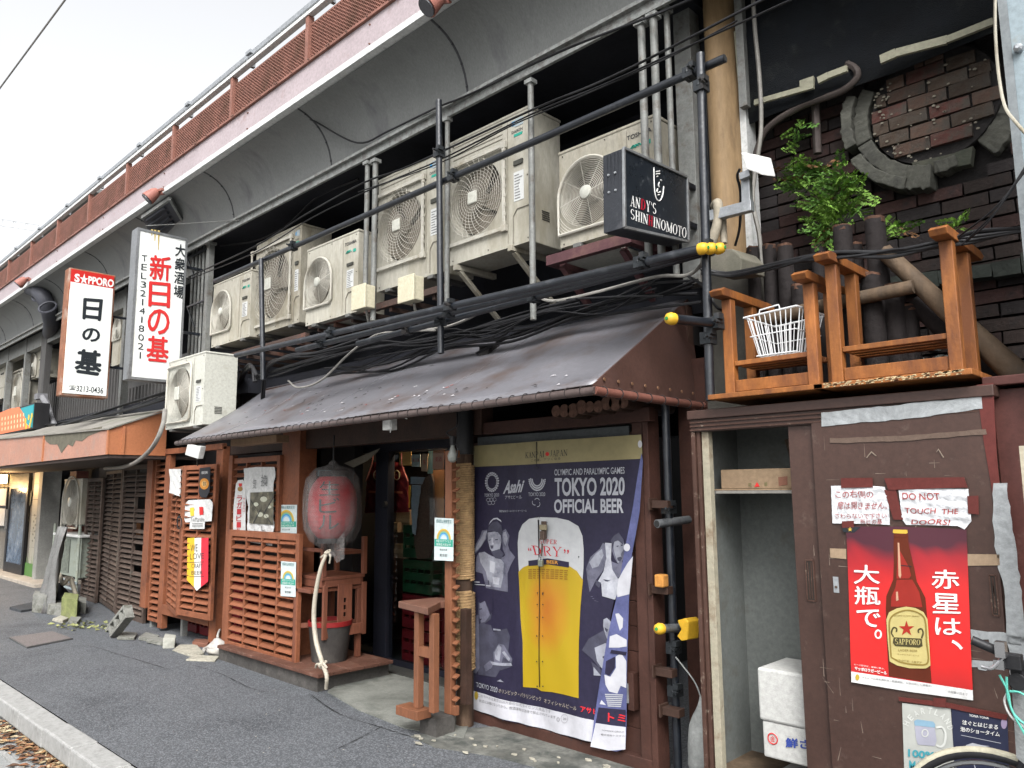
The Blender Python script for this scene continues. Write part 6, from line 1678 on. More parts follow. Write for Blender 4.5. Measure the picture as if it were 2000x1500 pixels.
n = PLB.node_tree; b = n.nodes['Principled BSDF']; b.inputs['Base Color'].default_value = (.22, .205, .20, 1); b.inputs['Roughness'].default_value = .32
nz = n.nodes.new('ShaderNodeTexNoise'); nz.inputs['Scale'].default_value = 9; nz.inputs['Detail'].default_value = 5
tc = n.nodes.new('ShaderNodeTexCoord'); mp = n.nodes.new('ShaderNodeMapping'); mp.inputs['Scale'].default_value = (1, 1, .35)
n.links.new(tc.outputs['Object'], mp.inputs[0]); n.links.new(mp.outputs[0], nz.inputs['Vector'])
mr = n.nodes.new('ShaderNodeMapRange'); mr.inputs[1].default_value = .3; mr.inputs[2].default_value = .75; mr.inputs[3].default_value = .08; mr.inputs[4].default_value = .5
n.links.new(nz.outputs['Fac'], mr.inputs[0]); n.links.new(mr.outputs[0], b.inputs['Alpha'])
bpn = n.nodes.new('ShaderNodeBump'); bpn.inputs['Strength'].default_value = .6; bpn.inputs['Distance'].default_value = .03; n.links.new(nz.outputs['Fac'], bpn.inputs['Height']); n.links.new(bpn.outputs[0], b.inputs['Normal'])
rb = random.Random(4)
m = M(); pr_ = [(.02, .40), (.05, .36), (.15, .33), (.225, .25), (.245, .1), (.25, -.05), (.24, -.18), (.19, -.28), (.10, -.34), (.03, -.37), (.045, -.41)]
nn = 36
for (r_, z) in pr_:
    for k in range(nn):
        a = 2 * PI * k / nn
        pl_ = 1 + .035 * math.sin(a * 9 + z * 5) * (1 if r_ < .2 else .5) + rb.uniform(-.012, .012)
        m.v.append(lc_ + V((r_ * pl_ * math.cos(a), r_ * pl_ * math.sin(a), z)))
for i in range(len(pr_) - 1):
    for k in range(nn): m.f.append([i * nn + k, i * nn + (k + 1) % nn, (i + 1) * nn + (k + 1) % nn, (i + 1) * nn + k]); m.k.append(0)
bg_ = m.build('plastic_bag', PLB, ln, smooth=60)
m = M(); m.poly([lc_ + V(p) for p in ((.03, -.03, -.33), (.22, -.02, -.2), (.2, 0, -.42), (.12, -.02, -.46), (.04, -.03, -.38))]); m.build('bag_corner', PLB, ln)
M().tube([lc_ + V((0, 0, .3)), lc_ + V((0, 0, .62))], .008, 6).build('cord', BLKM, ln)
M().box(lc_.x - .2, lc_.x - .08, lc_.y - .03, lc_.y + .03, lc_.z + .27, lc_.z + .32).build('tag_sheet', mat('blue_green_tag', (.06, .13, .15), .6), ln)
ht = thing('tied_hose', 'pale twisted plastic tube hanging from the bagged lantern to the ground', 'tube', (-5.7, 3.45, 0))
TUB = mat('yellowed_plastic_tube', (.42, .38, .31), .5, var=.25, bump=.2)
tz = [aY(640, 1078, 3.55), aY(628, 1105, 3.5), aY(618, 1150, 3.48), aY(613, 1200, 3.47), aY(617, 1250, 3.46), aY(628, 1290, 3.44), aY(638, 1320, 3.40), aY(637, 1345, 3.42)]
cv_ = curve(tz, 6)
M().tube(cv_, [.014 + .006 * math.sin(PI * i / (len(cv_) - 1)) for i in range(len(cv_))], 8).build('tube', TUB, ht, smooth=60)
kn = aY(630, 1296, 3.43)
km_ = M().ring(kn, .03, .010, u=(1, 0, .2), v=(0, .9, .4), n=14, m=6).ring(kn + V((.01, -.01, -.01)), .022, .009, u=(.3, 0, 1), v=(0, 1, 0), n=14, m=6).tube(curve([kn, kn + V((-.05, -.02, -.01)), kn + V((-.08, -.01, -.04))]), .009, 6).tube(curve([kn, kn + V((.05, -.02, .01)), kn + V((.08, -.01, -.02))]), .009, 6)
km_.build('knot', TUB, ht, smooth=60)
k2 = aY(640, 1078, 3.55)
km_ = M().ring(k2, .025, .009, u=(1, 0, 0), v=(0, .8, .5), n=12, m=6).tube(curve([k2, k2 + V((-.06, 0, -.03)), k2 + V((-.1, 0, -.05))]), .008, 6).tube(curve([k2, k2 + V((.04, 0, -.03)), k2 + V((.03, 0, -.09))]), .008, 6)
km_.build('knot', TUB, ht, smooth=60)
# screen, table and rope post right of the entrance
ORW2 = mat('orange_brown_timber', (.22, .09, .047), .5, var=.25, scale=5, bump=.2, dirt=(.11, .05, .03), damt=.35, stretch=4, rnd_obj=.12)
sc = thing('slatted_screen', 'narrow brown slatted screen seen edge-on beside the rope-wrapped post', 'screen', (-4.0, 3.5, .15))
YS = 3.55
xs0, xs1 = aY(868, 1200, YS).x, aY(881, 1200, YS).x
xs2 = aY(889, 1200, YS).x
M().box(xs0, xs1, YS, YS + .045, .12, 1.88).build('stile', ORW2, sc, bevel=.004)
M().box(xs1 + .001, xs2, YS + .005, YS + .04, .12, .18).build('bottom_rail', ORW2, sc, bevel=.003)
M().box(xs1 + .001, xs2, YS + .005, YS + .04, 1.83, 1.88).build('top_rail', ORW2, sc, bevel=.003)
smesh = M().box(0, xs2 - xs1, -.021, .021, -.005, .005)
R_ = Matrix.Rotation(math.radians(28), 3, 'X'); smesh.v = [R_ @ p for p in smesh.v]; smesh = smesh.mesh('slat', ORW2)
for i in range(22): inst('slat', smesh, sc, (xs1 + .001, YS + .024, .22 + i * .073))
tb = thing('side_table', 'narrow brown wooden table against the slatted screen', 'table', tuple(aZ(830, 1380, 0)))
zt_ = .85
T = [aZ(778, 1174, zt_), aZ(835, 1187, zt_), aZ(868, 1182, zt_), aZ(868, 1164, zt_), aZ(850, 1163, zt_)]
p1, p2 = aZ(778, 1174, zt_), aZ(836, 1188, zt_)
ex = xs0 + .03
T = [(p1.x, p1.y), (p2.x, p2.y), (xs0 - .005, YS - .03), (xs0 - .005, p2.y + .42), (p1.x + .05, p1.y + .30)]
M().prism([(x, y, zt_ - .045) for x, y in T], (0, 0, .045)).build('top', mat('worn_table_top', (.17, .085, .06), .45, var=.25, scale=6, bump=.15), tb, bevel=.004)
lg1, lg2 = aY(819, 1300, p2.y + .09), aY(849, 1300, p2.y + .09)
for g in (lg1, lg2):
    M().box(g.x - .024, g.x + .024, p2.y + .06, p2.y + .11, .185, zt_ - .047).build('leg', ORW2, tb, bevel=.004)
    M().box(g.x - .03, g.x + .03, p2.y + .34, p2.y + .39, .185, zt_ - .047).build('leg', DKBR, tb)
M().box(lg1.x + .025, lg2.x - .025, p2.y + .065, p2.y + .105, .52, .58).build('stretcher', ORW2, tb)
s_a, s_b = aY(792, 1356, p2.y + .03), aY(868, 1388, p2.y + .03)
M().box(lg1.x - .16, ex, p2.y + .02, p2.y + .14, .125, .184).build('foot_rail', ORW2, tb, bevel=.004)
M().box(lg1.x - .05, ex + .05, p2.y + .14, p2.y + .3, .0, .118).build('foot_block', BASE, tb)
ps = thing('rope_wrapped_post', 'dark log post wrapped in straw rope between entrance and banner', 'post', (-4.1, 3.75, 0))
px_, py_ = -4.13, 3.74
M().tube([(px_, py_, 0), (px_ + .004, py_, .3), (px_ - .003, py_, 1.0), (px_, py_, 2.3)], [.062, .058, .056, .054], 18).build('pole', mat('charred_log', (.075, .045, .03), .8, var=.5, scale=6, bump=.6, bscale=30, stretch=6, dirt=(.18, .12, .08), damt=.3, dscale=8), ps, smooth=50)
M().tube([(px_, py_, 1.86), (px_, py_, 2.25)], .0625, 18).build('pole_cap', BLKM, ps, smooth=50)
ROPE = mat('straw_rope', (.52, .34, .17), .85, var=.3, scale=18, bump=.9, bscale=220, dirt=(.2, .12, .06), damt=.3)
def coil(z0, z1, r_, R0, name='rope'):
    pts = []
    n_ = int((z1 - z0) / (r_ * 1.9)); 
    for i in range(n_ * 14 + 1):
        a = 2 * PI * i / 14
        pts.append((px_ + math.cos(a) * (R0 + rnd.uniform(-.001, .001)), py_ + math.sin(a) * (R0 + rnd.uniform(-.001, .001)), z0 + (z1 - z0) * i / (n_ * 14)))
    M().tube(pts, r_, 5).build(name, ROPE, ps, smooth=60)
coil(.98, 1.79, .0085, .064); coil(.38, .90, .0105, .066)
zk = .58
M().tube(curve([(px_ - .07, py_ - .03, .80), (px_ - .085, py_ - .05, .70), (px_ - .06, py_ - .075, .63), (px_ + .02, py_ - .085, .57), (px_ + .07, py_ - .05, .54), (px_ + .085, py_, .50)]), .0115, 7).ring((px_ - .05, py_ - .08, zk), .028, .011, u=(1, 0, .3), v=(0, .5, 1), n=14, m=6).ring((px_ - .04, py_ - .085, zk - .005), .02, .011, u=(.3, 0, 1), v=(.6, -.6, 0), n=12, m=6).tube(curve([(px_ - .06, py_ - .08, zk), (px_ - .0, py_ - .09, zk - .02), (px_ + .06, py_ - .06, zk - .0)]), .012, 7).build('knot', ROPE, ps, smooth=60)
bl = thing('bulb_lamp', 'dusty glass bulb lamp with cord at the top of the slatted screen', 'lamp', tuple(aY(884, 890, 3.45)))
p = aY(884, 890, 3.42)
M().lathe([(.012, .07), (.02, .04), (.034, .0), (.03, -.03), (.012, -.045)], p, (0, 0, 1), 14).build('bulb', mat('dusty_bulb', (.25, .26, .24), .3, bump=.05), bl, smooth=60)
M().lathe([(.02, .07), (.022, .13)], p, (0, 0, 1), 10).tube(curve([p + V((0, 0, .12)), p + V((-.06, 0, .16)), p + V((.04, 0, .2)), p + V((.02, .02, .3))]), .006, 5).tube(curve([p + V((0, 0, .1)), p + V((.05, 0, .05)), p + V((.04, .0, -.03))]), .004, 5).build('socket', BLKM, bl)

# ================================================================ BANNER WALL
bw = thing('timber_wall', 'dark brown plank wall framed in timber behind the beer banner', 'wall', (-3.4, 3.95, 0))
BRP = mat('brown_stained_plank', (.062, .028, .021), .55, var=.3, scale=4, bump=.15, dirt=(.05, .025, .02), damt=.35, rnd_obj=.12)
x0, x1 = aY(918, 1100, 3.9).x, aY(1252, 1100, 3.9).x
for i in range(13): M().box(x0 + .05, x1 + .08, 3.89, 3.93, .07 + i * .145, .07 + i * .145 + .142).build('plank', BRP, bw, bevel=.003)
M().box(x0, x1 + .1, 3.93, 3.95, .0, 2.1).build('backing', DKH, bw)
M().box(x0 + .1, x1 - .05, 3.885, 3.90, 1.86, 1.99).build('grey_board', mat('grey_board_paint', (.10, .11, .115), .6), bw)
M().box(x0 - .03, x0 + .05, 3.86, 3.95, .02, 2.08).build('frame_post', BRP, bw, bevel=.004)
M().box(x1 + .0, x1 + .075, 3.845, 3.95, .02, 2.08).build('frame_post', BRP, bw, bevel=.004)
M().box(x1 + .085, x1 + .125, 3.83, 3.95, .02, 2.08).build('frame_post', BRP, bw, bevel=.004)
M().box(x0 - .08, x1 + .16, 3.80, 3.86, 2.0, 2.085).build('top_rail', BRP, bw, bevel=.004)
M().box(x0 - .02, x1 + .12, 3.84, 3.90, -.01, .075).build('bottom_rail', BRP, bw, bevel=.004)
hg = aY(1231, 1345, 3.84)
M().box(hg.x - .015, hg.x + .03, 3.83, 3.885, hg.z - .12, hg.z + .09).build('hinge_block', BRP, bw, bevel=.003)
M().box(hg.x - .03, hg.x - .005, 3.825, 3.832, hg.z - .08, hg.z + .03).build('hinge', GALV, bw)
solo(M().box(-2.6, -2.2, 4.15, 4.19, 0, 2.4), 'recess_board', BRP, 'dark brown board deep in the gap beside the steel cabinet', 'board')

YB = 3.84
def c1(x, y): return (900 + x / 2.206, 820 + y / 2.206)
def c7(x, y): return (920 + x / 5, 880 + y / 5)
def c8(x, y): return (920 + x / 4.545, 1150 + y / 4.545)
bn = thing('beer_banner', 'navy Tokyo 2020 beer banner with huge glass and lifted right edge', 'banner', tuple(aY(1080, 1420, YB)))
def bwave(p):
    z = p.z; x = p.x
    edge = max(0, min(1, (.35 - z) / .35))
    seam = math.exp(-((x + 3.70) / .05) ** 2)
    d = .006 * math.sin(x * 8.5 + z * 1.3) + .004 * math.sin(x * 3.1 - z * 6) + .012 * edge * math.sin(x * 9 + 1) + .010 * seam * math.sin(z * 7) - .004 * math.sin(x * 26 + z * 9) * (.3 + edge)
    return p + V((0, -.012 + d, 0))
def art(parent, name, polys, mats, conv, layer, words=(), Yb=YB, warp=bwave, strok=(), maxl=.045, r_=.0):
    m = M(); y = Yb - .0016 * layer
    for pl in polys:
        m.poly([aY(*conv(*p), y) for p in pl])
    for s_, q, off, sl_ in words: word(m, s_, [aY(*conv(*p), y) for p in q], off, 3, sl_)
    for ln_, w_ in strok:
        P_ = [aY(*conv(*p), y) for p in ln_]
        if len(P_) > 2: P_ = curve(P_, 4)
        for a, b in zip(P_[:-1], P_[1:]):
            d_ = (b - a); n_ = V((d_.z, 0, -d_.x)).normalized() * w_ / 2
            m.add([a + n_, b + n_, b - n_, a - n_], [(0, 1, 2, 3)])
    if not words or polys: sub(m, maxl, 5)
    m.warp(warp)
    o = m.build(name, mats, parent, fix=False)
    if len(polys) > 1 or len(strok) > 1: o['kind'] = 'stuff'
    return o
ident = lambda x, y: (x, y)
NV = mat('banner_navy_print', (.026, .023, .048), .42, var=.12, scale=3, bump=.15, bscale=7)
main_ = [(928, 871), (1000, 867), (1052, 862), (1150, 855), (1256, 849), (1258, 885), (1240, 985), (1222, 1080), (1200, 1180), (1183, 1260), (1172, 1340), (1162, 1420), (1160, 1447), (1120, 1440), (1085, 1431), (1000, 1408), (922, 1384), (924, 1200), (926, 1000)]
art(bn, 'sheet', [main_], NV, ident, 0)
GOLD = ink('banner_gold', (.30, .255, .13), .4); BWH = ink('banner_white', (.52, .52, .56), .45); SILV = ink('banner_silver', (.42, .43, .47), .45)
art(bn, 'gold_band', [[(928, 871), (1052, 862), (1256, 849), (1258, 885), (1256, 896), (1150, 901), (1040, 907), (928, 912)]], GOLD, ident, 1)
art(bn, 'white_strip', [[(922, 1347), (1000, 1369), (1085, 1388), (1168, 1407), (1162, 1420), (1160, 1447), (1085, 1431), (922, 1384)]], BWH, ident, 1)
m = M()
qk = lambda x0, y0, x1, y1, dy=-3: [(x0, y0), (x1, y0 + dy), (x1, y1 + dy), (x0, y1)]
def serif_b(s_, pts, mt, layer, nm='lettering', bold=1.):
    m = M(); y = YB - .0016 * layer
    serif(m, s_, [aY(*p, y) for p in pts], bold=bold); m.warp(bwave); m.build(nm, mt, bn, fix=False)
serif_b('KANPAI', [(1028, 884), (1067, 881), (1067, 893), (1028, 895)], INKB, 2)
serif_b('JAPAN', [(1078, 880), (1112, 878), (1112, 890), (1078, 892)], INKB, 2)
art(bn, 'red_disc', [[(1072.5 + 3.6 * math.cos(a), 887 + 4 * math.sin(a)) for a in [i * PI / 6 for i in range(12)]]], RED, ident, 2)
art(bn, 'lettering', [], INKB, ident, 2, [('この夏、アツくなる', [(1040, 897), (1098, 893), (1098, 898), (1040, 902)], 0, 0)])
art(bn, 'lettering', [], SILV, c1, 2, [('OLYMPIC AND PARALYMPIC GAMES', [(412, 213), (712, 203), (712, 232), (412, 240)], .01, 0),
    ('TOKYO 2020', [(413, 250), (712, 246), (710, 325), (414, 330)], .03, 0), ('OFFICIAL BEER', [(411, 342), (706, 338), (705, 402), (411, 402)], .03, 0)])
art(bn, 'lettering', [], SILV, c1, 2, [('Asahi', [(188, 262), (272, 258), (268, 312), (186, 320)], .03, .12), ('アサヒビール', [(195, 326), (270, 323), (270, 340), (195, 342)], .0, 0),
    ('TOKYO 2020', [(108, 318), (170, 316), (170, 330), (108, 332)], 0, 0), ('TOKYO 2020', [(298, 313), (373, 312), (373, 328), (298, 329)], 0, 0), ('東京2020ゴールドパートナービール', [(172, 388), (290, 386), (290, 396), (172, 399)], 0, 0)])
# chequered emblems and rings
em = []
for i in range(22):
    a = 2 * PI * i / 22
    for rr_, s_ in ((27, 3.4), (34, 4.2)):
        a_2 = a + (PI / 22 if rr_ == 34 else 0)
        cx_, cy_ = 139 + rr_ * .78 * math.cos(a_2), 268 + rr_ * 1.15 * math.sin(a_2)
        em.append([(cx_ - s_, cy_), (cx_, cy_ - s_ * 1.2), (cx_ + s_, cy_), (cx_, cy_ + s_ * 1.2)])
for i in range(20):
    a = PI * (.02 + .96 * i / 19)
    for rr_, s_ in ((22, 3.3), (29, 3.8), (36, 3.8)):
        a_2 = a + (PI / 38 if rr_ == 29 else 0)
        cx_, cy_ = 337 + rr_ * math.cos(a_2), 255 + rr_ * 1.35 * math.sin(a_2) * (1 if a_2 < PI else .2)
        em.append([(cx_ - s_, cy_), (cx_, cy_ - s_ * 1.2), (cx_ + s_, cy_), (cx_, cy_ + s_ * 1.2)])
art(bn, 'emblem', em, SILV, c1, 2)
rg_ = []
def circ(cx_, cy_, rx, ry=None, n=14, a0=0, a1=2 * PI): return [(cx_ + rx * math.cos(a0 + (a1 - a0) * i / n), cy_ + (ry or rx) * math.sin(a0 + (a1 - a0) * i / n)) for i in range(n + 1)]
for (x, y) in ((125, 345), (138, 344), (151, 343), (131, 358), (145, 357)): rg_.append((circ(x, y, 7.5), .0022))
for (x, y, a0) in ((326, 355, 1.3), (336, 350, 3.6), (338, 362, 5.6)): rg_.append((circ(x, y, 11, 12, 10, a0, a0 + 2.4), .004))
art(bn, 'ring_print', [], SILV, c1, 2, strok=rg_)
# beer glass
gl_ = [(345, 419), (300, 426), (270, 450), (252, 485), (245, 530), (245, 600), (252, 720), (262, 850), (272, 960), (272, 1150), (330, 1155), (350, 1168), (400, 1172), (450, 1182), (515, 1197), (515, 1080), (517, 960), (524, 800), (532, 640), (532, 560), (527, 500), (510, 458), (470, 433), (420, 421)]
art(bn, 'glass_print', [gl_], ink('foam_white', (.47, .48, .49), .45), c1, 1)
beer = [(246, 655), (268, 636), (300, 622), (400, 622), (475, 630), (505, 650), (531, 690), (524, 800), (517, 960), (515, 1080), (515, 1197), (450, 1182), (400, 1172), (350, 1168), (330, 1155), (272, 1150), (272, 960), (262, 850), (252, 720)]
BEERM = bpy.data.materials.new('beer_print'); BEERM.use_nodes = True
n = BEERM.node_tree; b = n.nodes['Principled BSDF']; b.inputs['Roughness'].default_value = .42
tc = n.nodes.new('ShaderNodeTexCoord'); mp = n.nodes.new('ShaderNodeMapping'); mp.inputs['Location'].default_value = (-.95, 0, -1.12); mp.inputs['Scale'].default_value = (2, 0, 1.75)
nz = n.nodes.new('ShaderNodeTexNoise'); nz.inputs['Scale'].default_value = 5; nz.inputs['Detail'].default_value = 5
vl = n.nodes.new('ShaderNodeVectorMath'); vl.operation = 'LENGTH'; ad = n.nodes.new('ShaderNodeMath'); ad.operation = 'MULTIPLY_ADD'; ad.inputs[1].default_value = .55
n.links.new(tc.outputs['Generated'], mp.inputs[0]); n.links.new(mp.outputs[0], vl.inputs[0]); n.links.new(tc.outputs['Object'], nz.inputs['Vector']); n.links.new(nz.outputs['Fac'], ad.inputs[0]); n.links.new(vl.outputs['Value'], ad.inputs[2])
cr = n.nodes.new('ShaderNodeValToRGB'); cr.color_ramp.elements[0].position = .35; cr.color_ramp.elements[0].color = (.32, .10, .009, 1); cr.color_ramp.elements[1].position = 1.0; cr.color_ramp.elements[1].color = (.30, .205, .005, 1)
e = cr.color_ramp.elements.new(.62); e.color = (.33, .145, .008, 1)
n.links.new(ad.outputs[0], cr.inputs[0]); n.links.new(cr.outputs[0], b.inputs['Base Color'])
art(bn, 'beer_print', [beer], BEERM, c1, 2)
art(bn, 'band_print', [[(292, 607), (380, 596), (472, 612), (472, 636), (380, 622), (293, 630)]], NV, c1, 3)
art(bn, 'lettering', [], ink('band_orange', (.6, .28, .05)), c1, 4, [('BEER', [(375, 603), (425, 607), (425, 622), (375, 618)], .02, 0)])
serif_b('SUPER', [c1(343, 512), c1(423, 517), c1(421, 535), c1(343, 532)], ink('dry_red', (.55, .015, .03)), 3)
serif_b('DRY', [c1(306, 541), c1(446, 548), c1(440, 590), c1(318, 580)], ink('dry_red', (.55, .015, .03)), 3, bold=.8)
art(bn, 'lettering', [], ink('dry_red', (.55, .015, .03)), c1, 3, [('“', [(292, 550), (307, 550), (307, 564), (292, 564)], 0, 0), ('”', [(450, 556), (472, 560), (470, 578), (450, 574)], 0, 0)])
fp = []
for k in range(5):
    for j in range(9):
        x = 292 + j * 20; y = 641 + k * 9 + (j - 4) ** 2 * .15 + j * .4
        fp.append(qk(x, y, x + 16 - (k * j) % 5, y + 4, .5))
art(bn, 'small_print', fp, ink('brown_small', (.28, .13, .02)), c1, 4)
# athletes, printed in greys
_gm = lambda n_, c, d: mat('ink_' + n_, c, .5, var=.25, scale=11, bump=0, dirt=d, damt=.45, dscale=9)
G1, G2, G3, G4 = _gm('print_grey1', (.30, .31, .36), (.15, .15, .19)), _gm('print_grey2', (.14, .14, .19), (.07, .07, .1)), _gm('print_grey3', (.065, .065, .095), (.04, .04, .06)), _gm('print_light', (.46, .47, .52), (.28, .28, .33))
art(bn, 'athlete_print', [
    [(70, 1040), (100, 990), (170, 1000), (230, 1030), (320, 1040), (390, 980), (430, 1040), (390, 1120), (360, 1200), (365, 1380), (160, 1340), (130, 1200), (60, 1180)],
    [(35, 960), (110, 840), (130, 780), (180, 770), (170, 860), (110, 950), (50, 1020), (35, 1060)],
    [(310, 790), (350, 765), (385, 830), (370, 920), (395, 1020), (350, 1040), (320, 960)]], G2, c7, 2)
art(bn, 'athlete_print', [
    [(180, 800), (240, 790), (300, 800), (310, 880), (290, 980), (240, 1010), (205, 960), (185, 880)],
    [(95, 1000), (150, 985), (215, 1030), (300, 1060), (330, 1100), (320, 1240), (300, 1340), (190, 1320), (160, 1180), (110, 1090)],
    [(120, 850), (150, 790), (178, 782), (160, 860), (120, 930), (60, 990), (55, 960)],
    [(325, 800), (350, 790), (370, 860), (345, 930), (325, 880)]], G1, c7, 3)
art(bn, 'athlete_print', [[(200, 1070), (250, 1090), (240, 1200), (200, 1180)], [(215, 850), (235, 850), (232, 890), (240, 915), (222, 915)], [(225, 1230), (290, 1240), (280, 1310), (230, 1300)], [(190, 730), (205, 690), (235, 660), (270, 655), (305, 680), (312, 700), (300, 690), (262, 668), (232, 676), (205, 705)]], G4, c7, 4)
art(bn, 'athlete_print', [[(182, 795), (190, 740), (225, 700), (270, 690), (310, 730), (320, 800), (300, 830), (270, 790), (215, 780)], [(190, 870), (212, 866), (212, 874), (192, 880)], [(248, 866), (275, 862), (276, 872), (250, 876)], [(205, 925), (235, 925), (232, 955), (212, 958)], [(210, 985), (290, 960), (330, 1010), (300, 1060), (250, 1050)], [(180, 1265), (190, 1265), (195, 1310), (182, 1305)]], G3, c7, 4)
art(bn, 'athlete_print', [    # right upper: vest
    [(1130, 1150), (1170, 1040), (1260, 960), (1290, 900), (1340, 930), (1330, 1060), (1290, 1180), (1230, 1260), (1170, 1380), (1150, 1290)],
    [(1390, 880), (1420, 850), (1500, 880), (1510, 960), (1495, 1060), (1455, 1120), (1410, 1060), (1380, 980)],
    [(1370, 1080), (1450, 1110), (1480, 1060), (1500, 1180), (1440, 1250), (1390, 1200)]], G2, c7, 2)
art(bn, 'athlete_print', [[(1310, 900), (1375, 905), (1370, 1060), (1385, 1160), (1440, 1250), (1480, 1240), (1440, 1390), (1415, 1455), (1290, 1420), (1280, 1300), (1240, 1290), (1300, 1180), (1325, 1050)]], G4, c7, 3)
art(bn, 'athlete_print', [[(1400, 890), (1440, 880), (1500, 900), (1505, 960), (1470, 1010), (1480, 1060), (1440, 1100), (1415, 1030), (1395, 960)], [(1160, 1090), (1220, 1010), (1280, 960), (1300, 1020), (1250, 1130), (1190, 1150)]], G1, c7, 3)
art(bn, 'athlete_print', [[(1365, 880), (1400, 830), (1450, 800), (1500, 870), (1495, 920), (1440, 875), (1405, 890), (1385, 930)], [(1425, 930), (1448, 925), (1446, 938), (1428, 942)], [(1470, 920), (1492, 918), (1490, 930), (1472, 932)], [(1432, 1045), (1470, 1035), (1485, 1050), (1460, 1085), (1436, 1070)], [(1222, 1260), (1280, 1290), (1260, 1340), (1225, 1310)], [(1295, 1255), (1340, 1262), (1378, 1262), (1340, 1275), (1375, 1285), (1320, 1275)]], G3, c7, 4)
art(bn, 'athlete_print', [    # left lower: table tennis player
    [(80, 90), (140, 60), (200, 110), (200, 200), (185, 270), (130, 310), (95, 300), (75, 230)],
    [(40, 340), (100, 300), (190, 320), (210, 380), (330, 350), (360, 420), (340, 600), (240, 780), (80, 760), (40, 600)],
    [(210, 540), (260, 480), (310, 490), (350, 560), (385, 620), (370, 690), (280, 720), (210, 690)]], G3, c8, 2)
art(bn, 'athlete_print', [[(90, 120), (135, 105), (160, 180), (180, 230), (140, 290), (105, 300), (85, 240)], [(215, 560), (260, 482), (305, 495), (380, 620), (370, 650), (300, 600), (285, 670), (225, 650)], [(130, 680), (190, 630), (230, 650), (200, 700), (150, 730)], [(30, 240), (80, 230), (90, 700), (60, 750), (30, 740)]], G2, c8, 3)
art(bn, 'athlete_print', [[(225, 560), (262, 490), (285, 520), (270, 640), (235, 620)], [(210, 350), (275, 358), (275, 372), (212, 366)], [(190, 640), (270, 655), (370, 655), (380, 680), (290, 680), (210, 670)], [(250, 815), (280, 800), (308, 825)], [(290, 560), (310, 550), (365, 620), (350, 640)]], G1, c8, 4)
art(bn, 'athlete_print', [[(78, 110), (95, 60), (150, 42), (200, 90), (205, 190), (185, 230), (165, 170), (135, 105), (95, 125)], [(85, 175), (110, 170), (108, 180), (86, 184)], [(85, 265), (112, 262), (100, 280)]], NV, c8, 4)
art(bn, 'athlete_print', [[(1000, 540), (1060, 440), (1180, 370), (1240, 260), (1262, 320), (1240, 460), (1210, 640), (1150, 700), (1090, 620)], [(1080, 640), (1150, 700), (1200, 760), (1110, 770)]], G3, c8, 2)
art(bn, 'athlete_print', [[(1110, 520), (1200, 480), (1235, 500), (1210, 700), (1180, 720), (1130, 640)], [(1185, 270), (1215, 255), (1260, 300), (1240, 420), (1225, 470), (1200, 400), (1182, 330)], [(1100, 690), (1165, 770), (1100, 765)]], G1, c8, 3)
art(bn, 'athlete_print', [[(1175, 600), (1190, 592), (1202, 604), (1190, 618), (1178, 612)], [(1195, 340), (1225, 360), (1215, 385), (1198, 365)]], G3, c8, 4)
ln = []
for (x, y) in ((1180, 1420), (1195, 1440), (1215, 1462), (1235, 1470)): ln.append(qk(x, y, x + 18, y + 4, 3))
art(bn, 'athlete_print', ln, G2, c7, 3)
art(bn, 'small_print', [qk(50, 1275, 100, 1285, 4), qk(50, 1300, 150, 1308, 8), qk(160, 1312, 205, 1322, 4)], SILV, c7, 4)
art(bn, 'lettering', [], SILV, c8, 2, [('TOKYO 2020', [(58, 825), (258, 870), (256, 915), (60, 868)], .0, 0)])
art(bn, 'lettering', [], ink('banner_tan', (.38, .34, .28), .45), c8, 2, [('オリンピック・パラリンピック', [(268, 880), (625, 960), (622, 1000), (266, 915)], 0, 0), ('オフィシャルビール', [(652, 970), (955, 1040), (950, 1078), (650, 1012)], 0, 0)])
art(bn, 'lettering', [], ink('asahi_red', (.60, .03, .04)), c8, 2, [('アサヒ', [(990, 1035), (1132, 1070), (1130, 1115), (992, 1085)], .03, 0)])
art(bn, 'lettering', [], INKG, c8, 2, [('このラベルは東京2020大会の公式ライセンス商品です', [(75, 928), (710, 1075), (708, 1108), (74, 955)], 0, 0), ('飲酒は20歳になってから。飲酒運転は法律で禁止されています', [(85, 975), (755, 1128), (753, 1155), (84, 1002)], 0, 0)])
art(bn, 'small_print', [circ(58, 945, 18, 38, 12)], ink('gold_seal', (.45, .32, .04)), c8, 2)
art(bn, 'ring_print', [], INKG, c8, 3, strok=[(circ(835, 1150, 30, 38), .0018), (circ(778, 1158, 12, 16), .003)])
art(bn, 'lettering', [], INKG, c8, 3, [('20', [(822, 1140), (852, 1145), (850, 1165), (820, 1160)], 0, 0)])
# black slit, grommets
art(bn, 'slit', [[(331, 95), (335, 95), (335, 200), (333, 200)], [(338, 430), (343, 430), (345, 1150), (341, 1150), (340, 700)]], ink('slit', (.012, .01, .012)), c1, 5)
gd = M()
for (x, y) in [(205, 208), (330, 205), (338, 206), (455, 205), (63, 230), (333, 418), (347, 418), (535, 470), (512, 590), (528, 790)] + [(358, 750 + 0 * k) for k in range(1)] + [(x, y) for y in (745, 795, 850, 930, 1040, 1147) for x in (333, 359)] + [(50 + k * 48, 1250 + k * 14) for k in range(12)]:
    p = aY(*c1(x, y), YB - .012); gd.lathe([(.0045, 0), (.0045, .003)], bwave(p) , (0, -1, 0), 6)
gd.build('grommet', INKB, bn)
